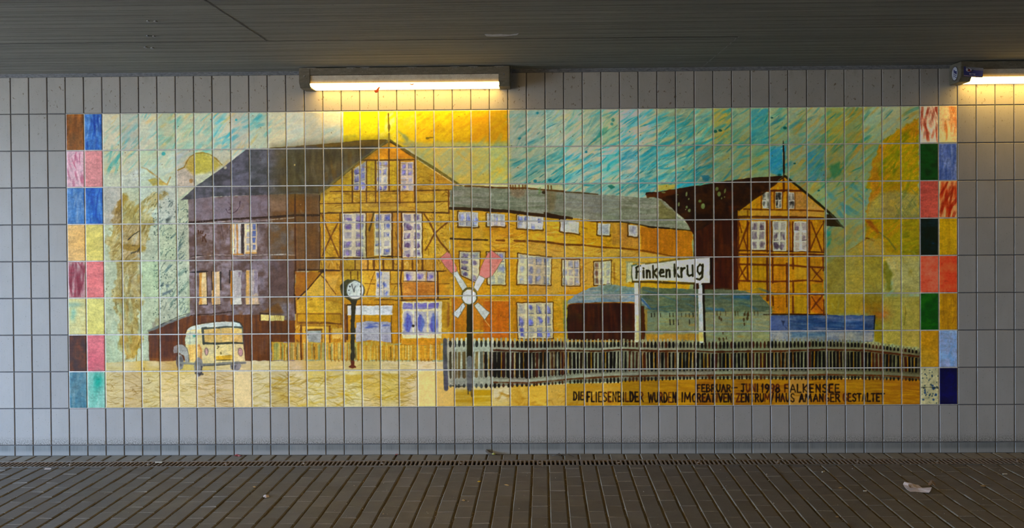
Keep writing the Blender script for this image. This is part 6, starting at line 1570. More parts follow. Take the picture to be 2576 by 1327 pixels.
# ---- van
body = q('C', 1405, 400, 1425, 350, 1470, 320, 1540, 300, 1640, 284, 1760, 272, 1960, 268, 2030, 288, 2058, 330, 2070, 520, 2085, 640, 2090, 745, 1900, 760, 1600, 772, 1500, 760, 1395, 740, 1400, 520)
fill(body, (220, 206, 156), (210, 192, 130), 'm', 1.3, idn=m_van)
fill(q('C', 1410, 370, 1440, 335, 1540, 302, 1760, 272, 1960, 268, 2030, 288, 2058, 335, 1960, 325, 1600, 335, 1560, 360, 1440, 372), (202, 212, 206), (184, 196, 194), 'h', 1.3, a=.97, idn=m_van)
line(q('C', 1400, 400, 1420, 350, 1470, 318, 1540, 296, 1760, 266, 1850, 262), 2.6, (70, 46, 20), .75, .25); line(q('C', 1960, 262, 2030, 280, 2062, 330), 3, (44, 44, 40), .8, .2)
vg1 = motif('painted_side_window', m_van)
fill(q('C', 1420, 385, 1540, 360, 1540, 530, 1395, 530, 1400, 470), (196, 206, 186), (206, 204, 170), 'm', idn=vg1); fill(q('C', 1490, 425, 1515, 420, 1515, 445, 1495, 445), (70, 160, 156), a=.8); line(q('C', 1455, 380, 1455, 520), 3, (150, 160, 150), .7, .2)
fill(rect('C', 1598, 345, 2060, 515), (202, 168, 96), (216, 190, 126), 'D', 1.5, idn=m_vanglass)
line(q('C', 1612, 520, 1598, 345, 1640, 338), 6, (62, 70, 66), .92, .08); line(q('C', 1600, 345, 1760, 338, 1880, 325, 2055, 335), 4.6, (66, 76, 72), .92, .1); line(q('C', 1610, 515, 1760, 520, 1960, 510, 2062, 516), 5.2, (52, 58, 52), .94, .06); line(q('C', 2060, 340, 2066, 515), 3, (84, 90, 84), .85, .1)
line(q('C', 1810, 345, 1812, 500), 2.4, (180, 170, 130), .8, .15)
fill(q('C', 1440, 540, 1545, 530, 1590, 560, 1585, 720, 1500, 740, 1440, 700), (206, 160, 84), (222, 190, 120), 'v', 1.6, a=.85, soft=4); line(q('C', 1560, 540, 1585, 600, 1582, 700), 5, (190, 116, 40), .6, .3)
fill(q('C', 1258, 590, 1275, 550, 1320, 530, 1380, 535, 1420, 570, 1442, 650, 1442, 730, 1400, 740, 1380, 660, 1330, 620, 1265, 635), (146, 146, 146), (166, 166, 164), 'm', idn=m_van); line(q('C', 1380, 535, 1420, 575, 1440, 650, 1442, 735), 2.4, (84, 84, 84), .8, .15)
for cx, cy, rx, ry in ((1338, 735, 46, 88), (1552, 790, 52, 108), (1980, 785, 66, 48)):
    p = q('C', cx, cy)[0]; fill(ell(p[0], p[1], rx * S_, ry * S_, 20), (150, 148, 146), (126, 124, 126), 'm', idn=motif('painted_wheel', m_van))
fill(ell(*q('C', 1352, 725)[0], 5, 13, 14), (90, 88, 92), a=.85, soft=3); line(q('C', 1310, 660, 1300, 740, 1320, 800), 2.6, (80, 78, 80), .7, .2); line(q('C', 1590, 760, 1585, 860, 1560, 880), 4, (56, 54, 54), .8, .2); line(q('C', 1520, 860, 1600, 870), 5, (66, 64, 60), .8, .2); fill(q('C', 1920, 770, 1990, 770, 1970, 820, 1940, 815), (66, 66, 70), a=.75, soft=3)
for cx in (1645, 2035):
    p = q('C', cx, 615)[0]; fill(ell(p[0], p[1], 6.2, 11, 16), (120, 100, 96), a=.85); fill(ell(p[0], p[1] + .6, 4, 8.4, 16), (206, 164, 160), (190, 150, 150), 'm', a=.95)
fill(q('C', 1740, 668, 1800, 655, 1935, 655, 1945, 710, 1750, 708), (190, 146, 20), (206, 166, 50), 'H', a=.95); line(q('C', 1738, 670, 1745, 710, 1945, 708), 2.6, (66, 56, 14), .8, .2)
line(q('C', 1335, 740, 1500, 752, 1620, 765), 6, (126, 128, 126), .9, .15); line(q('C', 1600, 762, 1760, 758, 1900, 742, 2088, 740), 6, (120, 122, 120), .92, .1); line(q('C', 1610, 775, 1760, 770, 1960, 752), 2, (60, 60, 56), .7, .25)
line(q('C', 1775, 550, 1790, 556, 1770, 575), 2, (56, 44, 14), .8); line(q('C', 1808, 620, 1812, 640), 2.4, (56, 44, 14), .8)

# ---- low garden fence
fp = q('F', 20, 505, 300, 505, 840, 505, 1000, 505, 1200, 490, 1480, 535, 1990, 540, 1990, 715, 20, 708)
fill(fp, (190, 172, 84), (196, 146, 26), 'v', 1.5, idn=m_yf)
rs_ = np.random.RandomState(5)
for x in np.arange(30, 1985, 15.0):
    c = [(206, 190, 120), (146, 156, 110), (190, 130, 20), (206, 160, 40), (120, 136, 96), (176, 116, 14)][rs_.randint(6)] if x < 1000 else [(206, 150, 20), (190, 126, 14), (214, 176, 80), (206, 186, 120), (196, 140, 20)][rs_.randint(5)]
    line(q('F', x, 512 + rs_.uniform(0, 25) + (20 if 1100 < x else 0), x + rs_.uniform(-6, 6), 690 + rs_.uniform(0, 22)), rs_.uniform(1.6, 3.6), c, .75, .3)
for x in (130, 190, 300, 505, 690, 980, 1385): line(q('F', x, 560, x + 4, 700), 2.6, (84, 66, 24), .7, .4)
for x in np.arange(700, 1900, 43): line(q('F', x, 700, x + 4, 722), 2, (120, 70, 10), .6, .3)
line(q('F', 352, 510, 358, 700), 4, (84, 46, 10), .85, .2)

# ---- station clock
fill(ell(*q('E', 945, 862)[0], 31, 27, 26, .25), (62, 62, 42), (80, 76, 50), 'm', idn=m_clock)
fill(q('E', 880, 965, 920, 990, 940, 1040, 935, 1040, 925, 1327, 928, 1700, 968, 1700, 975, 1327, 978, 1060, 1010, 985, 1060, 960), (48, 48, 38), (62, 62, 48), 'v', 1.5, idn=m_clock)
fill(ell(*q('E', 975, 865)[0], 20.6, 23.6, 26), (216, 218, 214), (226, 222, 206), 'm', idn=m_face)
line(ell(*q('E', 975, 865)[0], 21.5, 24.5, 26) + ell(*q('E', 975, 865)[0], 21.5, 24.5, 26)[:1], 2, (120, 124, 120), .8, .15)
for k in range(12):
    a_ = k * math.pi / 6; p = q('E', 975, 868)[0]; p = (p[0] + 15.5 * math.sin(a_), p[1] - 19 * math.cos(a_)); fill(ell(p[0], p[1], 1.1, 1.5, 8), (40, 40, 40), a=.9)
line(q('E', 936, 800, 962, 884), 1.8, (90, 90, 92), .9); line(q('E', 978, 822, 966, 850, 964, 885), 1.8, (90, 90, 92), .9)
line(q('F', 935, 90, 930, 500, 935, 700), 1.6, (30, 30, 24), .7, .3)
fill(q('F', 932, 715, 970, 712, 968, 765, 990, 775, 985, 798, 940, 802, 905, 788, 935, 770), (110, 54, 10), (90, 42, 8), 'm', idn=m_clock)

# ---- picket fence
def pf_top(x): return np.interp(x, [1110, 1220, 1417, 1560, 1740, 1960, 2110, 2178, 2240, 2316], [853, 852.5, 855, 856, 856.5, 854.5, 856.5, 861, 870, 880])
def pf_r1(x): return np.interp(x, [1110, 1220, 1330, 1417, 1504, 1561, 1657, 1740, 1790, 1893, 1960, 2068, 2177, 2221, 2316], [879, 878, 881, 879, 881, 877, 881, 880, 883, 881, 881, 877, 879, 884, 895])
def pf_r2(x): return np.interp(x, [1110, 1220, 1330, 1382, 1439, 1548, 1657, 1740, 1893, 1980, 2081, 2221, 2316], [963, 959, 961, 956.6, 951, 944.5, 942.5, 942.5, 940, 942, 940, 942.5, 948])
def pf_bot(x): return np.interp(x, [1110, 1220, 1330, 1439, 1548, 1570, 1740, 1960, 2177, 2316], [974, 976, 971, 964, 964, 961, 953.5, 954.5, 954.5, 958])
xs = list(np.arange(1122, 2316, 12.0)) + [2316]
def pf_col(x): 
    u = np.clip((x - 1150) / 1150.0, 0, 1); return tuple((np.array((172, 174, 158)) * (1 - u) + np.array((84, 84, 60)) * u) if x < 1240 else (np.array((146, 148, 130)) * (1 - u) + np.array((80, 78, 54)) * u))
for a_, b_ in zip(xs[:-1], xs[1:]):
    fill([(a_ - .6, pf_top(a_) + 6), (b_ + .6, pf_top(b_) + 6), (b_ + .6, pf_bot(b_) - 4), (a_ - .6, pf_bot(a_) - 4)], pf_col(a_), tuple(v * .8 for v in pf_col(a_)), 'v', 1.5, a=.95, wob=.3, soft=1, idn=m_pf)
rs_ = np.random.RandomState(9)
x = 1122.0
while x < 2316:
    per = 11.2 if x < 1330 else 9.3 if x < 2000 else 9.0
    u = np.clip((x - 1150) / 1150.0, 0, 1)
    pick = tuple(np.minimum(np.array(pf_col(x)) * rs_.uniform(.95, 1.25), 235)); dark = [(22, 19, 9), (28, 20, 7), (70, 38, 8), (16, 14, 8), (44, 34, 10), (20, 18, 8)][rs_.randint(6)] if x > 1215 else [(110, 110, 96), (84, 80, 60), (130, 110, 70)][rs_.randint(3)]
    tt, r1, r2, bb = pf_top(x), pf_r1(x), pf_r2(x), pf_bot(x)
    # picket tips stand up between oval gaps
    line([(x + per * .5, tt - rs_.uniform(0, 3)), (x + per * .5, tt + 9)], per * .45, pick, .95, .05, idn=m_pf, wob=.4)
    sl = rs_.uniform(-1.2, 1.2)
    fill(ell(x, (tt + r1 - 5) / 2 + 1, per * rs_.uniform(.27, .36), (r1 - tt) * .36, 10), tuple(int(v * .8) for v in dark) if x > 1230 else (44, 48, 44), a=1, wob=.5, idn=m_pf)
    g_ = per * rs_.uniform(.24, .40) * (1.15 if x < 1340 else 1)
    fill([(x - g_, r1 + 6), (x + g_, r1 + 5), (x + g_ + sl, r2 - 13), (x + sl, r2 - 9), (x - g_ + sl, r2 - 13)], dark, tuple(min(255, int(v * .6)) for v in dark), 'v', 1.5, a=1, wob=.6, soft=.8, idn=m_pf)
    if rs_.rand() < .55: line([(x + g_ + 1.4, r1 + 8), (x + g_ + 1.4 + sl, r2 - 16)], 1.4, tuple(min(255, v * 1.35) for v in pick), .8, .2)
    if rs_.rand() < .3 and x > 1215: line([(x - g_ - 1.6, r1 + 6), (x - g_ - 1.6 + sl, r2 - 14)], 2.0, [(100, 56, 10), (140, 100, 20)][rs_.randint(2)], .8, .2)
    fill(ell(x + sl, (r2 + 4 + bb) / 2, per * .31, max(3.4, (bb - r2) * .38), 9), tuple(int(v * .9) for v in dark) if x > 1215 else (70, 74, 70), a=.9, wob=.7, idn=m_pf)
    x += per * rs_.uniform(.92, 1.08)
for a_, b_ in zip(xs[:-1], xs[1:]):
    u = np.clip((a_ - 1150) / 1150.0, 0, 1); lite = tuple(np.array((156, 160, 144)) * (1 - u) + np.array((92, 92, 68)) * u)
    line([(a_, pf_r1(a_) - 3), (b_, pf_r1(b_) - 3)], 5, lite, .95, wob=.6, idn=m_pf); line([(a_, pf_r2(a_) - 4), (b_, pf_r2(b_) - 4)], 6, lite, .95, wob=.8, idn=m_pf)
    if a_ > 1235:
        line([(a_, pf_r1(a_) + 1.5), (b_, pf_r1(b_) + 1.5)], 4.5, [(66, 34, 8), (52, 30, 8), (84, 46, 8)][int(a_) % 3], .9, .1, idn=m_pf, wob=.9); line([(a_, pf_r2(a_) + 1.5), (b_, pf_r2(b_) + 1.5)], 3.4, [(84, 44, 8), (60, 40, 10), (70, 34, 6)][int(a_) % 3], .85, .2, idn=m_pf, wob=.9)
line(q('F', 2012, 480, 2010, 600, 2014, 800, 2022, 1030), 11, (62, 68, 70), .96, .03, idn=m_pf, c1=(84, 88, 100)); line(q('F', 2022, 900, 2024, 1040), 11, (84, 84, 96), .8, .05)
line(q('F', 2090, 1005, 2160, 1015, 2230, 1010), 3, (44, 44, 34), .8, .4)

# ---- level crossing sign
line(q('E', 2292, 1040, 2292, 1327) + q('F', 2292, 400, 2294, 720), 14, (42, 44, 26), .97, .02, idn=m_cpost, c1=(30, 30, 16)); line(q('F', 2294, 690, 2292, 860, 2294, 1040), 13, (116, 118, 116), .97, .03, idn=m_cpost, c1=(90, 92, 96)); fill(q('F', 2265, 980, 2325, 980, 2310, 1050, 2275, 1050), (74, 78, 86), a=.8, soft=3)
for P in ((2275, 1045, 2278, 1100), (2312, 1055, 2318, 1130)): line(q('F', *P), 2, (40, 40, 40), .85)
line(q('F', 2310, 100, 2318, 260, 2305, 420), 2, (16, 16, 8), .7, .25)
GR = (98, 96, 66)
for P, c, c1 in ((q('E', 2098, 668, 2150, 648, 2262, 832, 2215, 868), (206, 210, 204), (190, 196, 186)), (q('E', 2338, 835, 2420, 648, 2492, 690, 2386, 875), (208, 210, 200), (190, 194, 184)), (q('E', 2222, 1010, 2244, 1050, 2160, 1188, 2100, 1142), (206, 208, 208), (186, 190, 190)), (q('E', 2345, 1042, 2390, 1010, 2522, 1125, 2468, 1206), (204, 204, 196), (190, 190, 180))):
    line(P + P[:1], 3, GR, .85, .1); fill(P, c, c1, 'm', idn=m_cross, wob=.8)
for P in (q('E', 1952, 500, 2035, 424, 2072, 450, 2092, 520, 2150, 605, 2142, 648, 2085, 665, 2010, 590), q('', 1206, 692, 1209, 674, 1217, 656, 1226, 638, 1236, 629, 1264, 652, 1252, 672, 1238, 693, 1222, 700)):
    line(P + P[:1], 2.6, (110, 84, 50), .8, .15); fill(P, (204, 132, 122), (190, 112, 102), 'm', idn=m_cross, wob=.8)
hub = ell(*q('E', 2292, 945)[0], 17.5, 19.5, 9, .2)
line(ell(*q('E', 2292, 935)[0], 18.5, 20.5, 16) + ell(*q('E', 2292, 935)[0], 18.5, 20.5, 16)[:1], 5, (84, 84, 54), .9, .08)
fill(hub, (206, 210, 208), (216, 214, 200), 'm', idn=m_cross)
line(q('E', 2200, 1050, 2190, 1090, 2198, 1150), 1.6, (80, 84, 84), .8, .1)

# ---- station name board
line(q('H', 1742, 770, 1745, 940) + q('I', 1748, 0, 1748, 480), 10.5, (196, 194, 180), .97, idn=m_sign, c1=(180, 182, 172)); line(q('H', 1780, 775, 1786, 920) + q('I', 1790, 0, 1790, 480), 4.5, (66, 60, 34), .8, .1); fill(q('I', 1740, 200, 1770, 200, 1772, 480, 1740, 480), (196, 166, 70), a=.5, soft=5)
line(q('K', 102, 800, 100, 1000) + q('L', 104, 100, 112, 490), 10.5, (166, 186, 190), .97, idn=m_sign, c1=(196, 194, 176)); line(q('K', 135, 800, 138, 1000) + q('L', 140, 60, 152, 490), 5.5, (26, 20, 8), .92, .05); fill(q('L', 85, 390, 130, 390, 132, 490, 85, 490), (200, 160, 60), a=.7, soft=4)
fill(rect('K', 22, 785, 80, 845), (64, 38, 10), (44, 26, 8), 'm', a=.9, wob=2)
fill(q('H', 1632, 545, 1700, 548, 1690, 775, 1632, 775), (176, 176, 150), (190, 170, 96), 'm', idn=m_sign); line(q('H', 1620, 540, 1740, 546, 1860, 556), 3, (130, 126, 90), .8, .25); line(q('H', 1636, 545, 1630, 775), 2.4, (130, 130, 96), .75, .3)
board = q('', 1589, 668, 1640, 661, 1701, 655, 1745, 650, 1786, 647.5, 1787.5, 711, 1745, 712, 1690, 706, 1640, 704, 1591, 706)
fill(board, (198, 194, 176), (186, 184, 168), 'm', idn=m_sign, wob=.8)
line(q('H', 1700, 770, 1900, 770, 2100, 780, 2420, 790), 5.5, (64, 50, 14), .9, .12); line(q('H', 1692, 585, 1686, 700, 1700, 765), 3, (70, 70, 44), .85, .15); line(q('H', 1850, 562, 2010, 545, 2220, 510, 2420, 495), 4, (90, 78, 40), .8, .2); line(q('H', 1690, 585, 1740, 572), 4, (64, 90, 84), .7, .2)
line(q('K', 222, 500, 224, 780), 6.5, (26, 20, 10), .9, .06); line(q('K', 120, 795, 240, 792), 4, (40, 26, 8), .85, .1)
BL, BL2 = (22, 22, 12), (44, 40, 20)
for P in (((1742, 605, 1746, 660, 1742, 725)), ((1738, 610, 1765, 590, 1785, 586)), ((1742, 658, 1775, 650)),
          ((1824, 640, 1826, 720)), ((1822, 612, 1825, 616)),
          ((1862, 640, 1864, 722)), ((1864, 660, 1880, 640, 1896, 648, 1900, 722)),
          ((1934, 582, 1936, 722)), ((1975, 625, 1940, 668, 1985, 722)),
          ((2012, 672, 2058, 660, 2050, 632, 2025, 632, 2010, 668, 2022, 708, 2058, 706)),
          ((2086, 630, 2088, 716)), ((2088, 655, 2108, 630, 2124, 640, 2128, 714)),
          ((2180, 568, 2182, 712)), ((2222, 608, 2186, 652, 2232, 712)),
          ((2258, 612, 2262, 715)), ((2262, 650, 2278, 618, 2300, 612)),
          ((2330, 585, 2332, 680, 2350, 702, 2380, 690)), ((2388, 580, 2392, 705)),
          ((2505, 590, 2475, 572, 2448, 600, 2446, 650, 2470, 682, 2498, 650, 2504, 590)), ((2508, 570, 2506, 650, 2500, 715, 2470, 745, 2434, 735))):
    line(q('H', *P), 4.8, BL, .95, .04, idn=m_signt, wob=.5, c1=BL2)

# ---- caption
CB, CBR = (26, 17, 5), (70, 34, 6)
for s_, sh, x0, x1, yt, yb in (('FEBRUAR', 'L', 62, 448, 992, 1072), ('JUNI', 'L', 572, 765, 985, 1072), ('1998', 'L', 800, 1012, 985, 1080), ('FALKENSEE', 'L', 1068, 1700, 990, 1078),
                               ('CREATIVEN', 'L', 8, 460, 1098, 1188), ('ZENTRUM', 'L', 512, 900, 1098, 1188), ('/', 'L', 908, 945, 1095, 1200), ('HAUS', 'L', 970, 1182, 1095, 1188), ('AM', 'L', 1240, 1376, 1102, 1188), ('ANGER', 'L', 1404, 1704, 1100, 1185), ('GESTALTET', 'L', 1742, 2218, 1095, 1182),
                               ('DIE', 'I', 1018, 1138, 1075, 1165), ('FLIESENBILDER', 'I', 1172, 1822, 1078, 1185), ('WURDEN', 'I', 1880, 2200, 1082, 1192), ('IM', 'I', 2262, 2366, 1085, 1188)):
    a_, b_ = q(sh, x0, yt)[0], q(sh, x1, yb)[0]
    lettering(s_, a_[0], b_[0], a_[1], b_[1], 3.2, CB, CBR, m_txt, seed=len(s_) + int(x0))
line(q('L', 462, 1030, 522, 1026), 3, CB, .9, .1, idn=m_txt)

# ---- coloured border tiles, two columns on either side
BT = {}
def border(col, row, c, c1, tex='m', k=1.5, label='', extra=None, seed=0):
    idn = motif('border_tile', 0, label); BORDER_CELLS[idn] = (col, row)
    # tile corners in image pixels from the wall grid
    P = [tile_px(col + a, row + b) for a, b in ((0, 0), (1, 0), (1, 1), (0, 1))]
    fill(P, c, c1, tex, k, wob=0, soft=.8, idn=idn, own=.3)
    box = (P[0][0] + 3, P[0][1] + 4, P[2][0] - 3, P[2][1] - 4)
    if extra: 
        cols, ang, n, ln, wd, al = extra
        brush(n, box, cols, ln, wd, ang, al, jit=.2, seed=seed, clip=[(box[0] - 1, box[1] - 2), (box[2] + 1, box[1] - 2), (box[2] + 1, box[3] + 2), (box[0] - 1, box[3] + 2)])
    BT[(col, row)] = box
VT = 1.57
border(0, 0, (120, 76, 28), (166, 104, 24), 'V', 1.6, 'brown and orange border tile, top left', ([(96, 70, 40), (176, 110, 20), (110, 84, 50)], VT, 14, (20, 50), (6, 14), (.2, .5)), 1)
border(1, 0, (44, 100, 178), (90, 140, 196), 'v', 1.6, 'bright blue border tile with white streaks', ([(20, 60, 150), (30, 80, 170), (150, 180, 210)], VT, 26, (20, 60), (3, 8), (.3, .75)), 2)
border(0, 1, (212, 192, 200), (200, 170, 182), 'v', 1.2, 'white border tile with maroon streaks', ([(140, 56, 86), (156, 70, 96), (226, 206, 212)], 1.35, 16, (20, 56), (3, 9), (.35, .8)), 3)
border(1, 1, (222, 146, 150), (228, 158, 160), 'l', 1.2, 'plain pink border tile')
border(0, 2, (72, 130, 192), (110, 156, 206), 'V', 1.5, 'streaky light blue border tile', ([(40, 96, 170), (150, 180, 212), (50, 110, 180)], VT, 22, (20, 50), (3, 8), (.3, .7)), 4)
border(1, 2, (28, 86, 164), (60, 116, 180), 'V', 1.5, 'streaky deep blue border tile', ([(16, 60, 150), (90, 140, 190), (24, 70, 156)], VT, 22, (20, 50), (3, 8), (.3, .7)), 5)
border(0, 3, (222, 184, 112), (222, 192, 132), 'l', 1.4, 'plain peach border tile'); border(1, 3, (212, 206, 118), (216, 210, 132), 'l', 1.4, 'plain pale yellow border tile, upper left')
border(0, 4, (206, 176, 180), (196, 150, 160), 'v', 1.3, 'white border tile with broad maroon streaks', ([(140, 34, 56), (150, 50, 70), (130, 30, 50)], VT, 26, (24, 64), (4, 10), (.4, .8)), 6)
border(1, 4, (226, 124, 130), (228, 136, 142), 'l', 1.4, 'plain rose border tile')
border(0, 5, (206, 206, 142), (190, 200, 150), 'm', 1.4, 'pale yellow border tile with turquoise patches'); glow(190, 765, 26, 7, (120, 172, 168), .8); glow(184, 790, 7, 18, (96, 170, 166), .8)
border(1, 5, (212, 206, 126), (214, 210, 136), 'l', 1.4, 'plain pale yellow border tile, lower left')
border(0, 6, (86, 58, 50), (110, 66, 30), 'm', 1.8, 'dark brown mottled border tile', ([(60, 50, 54), (120, 66, 20), (76, 66, 70)], VT, 16, (18, 44), (8, 16), (.2, .5)), 7); border(1, 6, (222, 134, 146), (222, 124, 142), 'l', 1.4, 'plain mauve pink border tile')
border(0, 7, (68, 122, 148), (110, 146, 160), 'V', 1.5, 'grey blue border tile', ([(56, 116, 146), (150, 180, 190), (66, 110, 130)], VT, 20, (18, 44), (5, 12), (.2, .5)), 8); border(1, 7, (128, 196, 182), (156, 206, 194), 'v', 1.4, 'pale turquoise border tile with a teal blot'); glow(246, 958, 12, 24, (0, 146, 130), .95); glow(236, 985, 16, 26, (60, 176, 160), .4)
border(46, 0, (206, 172, 140), (214, 184, 150), 'v', 1.3, 'cream border tile with dark red streaks, top right', ([(120, 30, 16), (140, 50, 30), (110, 24, 10)], VT, 24, (22, 60), (4, 10), (.4, .85)), 9); border(47, 0, (226, 178, 108), (222, 170, 110), 'v', 1.3, 'cream border tile with orange streaks', ([(186, 84, 30), (196, 100, 44), (222, 190, 130)], VT, 20, (24, 60), (4, 10), (.4, .8)), 10)
border(46, 1, (14, 60, 26), (10, 40, 20), 'm', 1.8, 'dark green border tile'); border(47, 1, (64, 78, 116), (92, 104, 134), 'v', 1.6, 'streaky slate blue border tile', ([(44, 62, 106), (120, 128, 146), (50, 70, 110)], VT, 24, (20, 50), (3, 9), (.3, .7)), 11)
border(46, 2, (162, 76, 64), (148, 68, 60), 'l', 1.4, 'brick red border tile'); border(47, 2, (196, 142, 90), (176, 110, 60), 'v', 1.4, 'tan border tile with dark red flames', ([(116, 22, 4), (130, 34, 8), (104, 20, 4)], 1.8, 26, (24, 60), (5, 11), (.4, .85)), 12)
border(46, 3, (8, 28, 18), (14, 34, 34), 'm', 1.5, 'almost black green border tile'); glow(2347, 611, 3, 2, (40, 70, 110), .8); border(47, 3, (152, 122, 4), (140, 108, 6), 'v', 1.5, 'mustard border tile, upper right')
border(46, 4, (184, 78, 54), (192, 90, 68), 'm', 1.4, 'orange red border tile beside the red one'); border(47, 4, (174, 60, 36), (184, 76, 46), 'm', 1.6, 'red border tile at the outer edge')
border(46, 5, (30, 78, 14), (14, 56, 12), 'm', 1.8, 'green border tile'); border(47, 5, (138, 106, 16), (124, 92, 10), 'v', 1.5, 'mustard border tile with brown grain', ([(96, 60, 8), (110, 76, 10)], VT, 14, (20, 50), (1.5, 3), (.4, .7)), 13)
border(46, 6, (168, 116, 6), (160, 120, 20), 'l', 1.4, 'plain golden border tile'); border(47, 6, (112, 124, 152), (96, 124, 156), 'm', 1.5, 'light blue border tile', ([(70, 110, 150), (140, 136, 160), (120, 140, 164)], VT, 16, (14, 40), (5, 12), (.25, .55)), 14)
border(46, 7, (134, 134, 106), (142, 140, 110), 'm', 1.2, 'white border tile spattered with blue dots'); border(47, 7, (4, 6, 52), (8, 12, 62), 'm', 1.6, 'navy blue border tile')
bx = BT[(46, 7)]
dots(46, (bx[0], bx[1], bx[2], bx[3]), (24, 44, 60), (.6, 2.0), .85, 60); dots(9, (bx[0] + 4, bx[1] + 40, bx[2] - 4, bx[3] - 6), (16, 44, 84), (1.6, 3.6), .8, 61)
line([(bx[0] - 2, bx[1] + 46), (bx[0] + 20, bx[1] + 45), (bx[2] + 2, bx[1] + 48)], 1.6, (26, 28, 22), .9)
# fly specks and chips on the glaze
dots(160, (262, 280, 2310, 460), (70, 50, 16), (.4, 1.1), .7, 62); dots(60, (262, 460, 2310, 1015), (50, 40, 20), (.4, 1.0), .7, 63); dots(50, (262, 460, 2310, 1015), (236, 230, 210), (.4, .9), .8, 64)

# the drag of the brush and the pull of the glaze leave a fine grain everywhere
_sky = np.isin(IDS, [m_sky, m_ground])
GRAIN = 1 + (N['f'] - 0.5) * np.where(_sky, 0.05, 0.11) + (N['s'] - 0.5) * np.where(_sky, 0.05, 0.09) + np.where(_sky, 0.04, 0.07) * (N['H'] - 0.5) + (np.where(_sky, 0.03, 0.07)) * (N['w'] - 0.5)
GRAIN += np.where(_sky, 0.03, 0.09) * (N['m'] - 0.5)
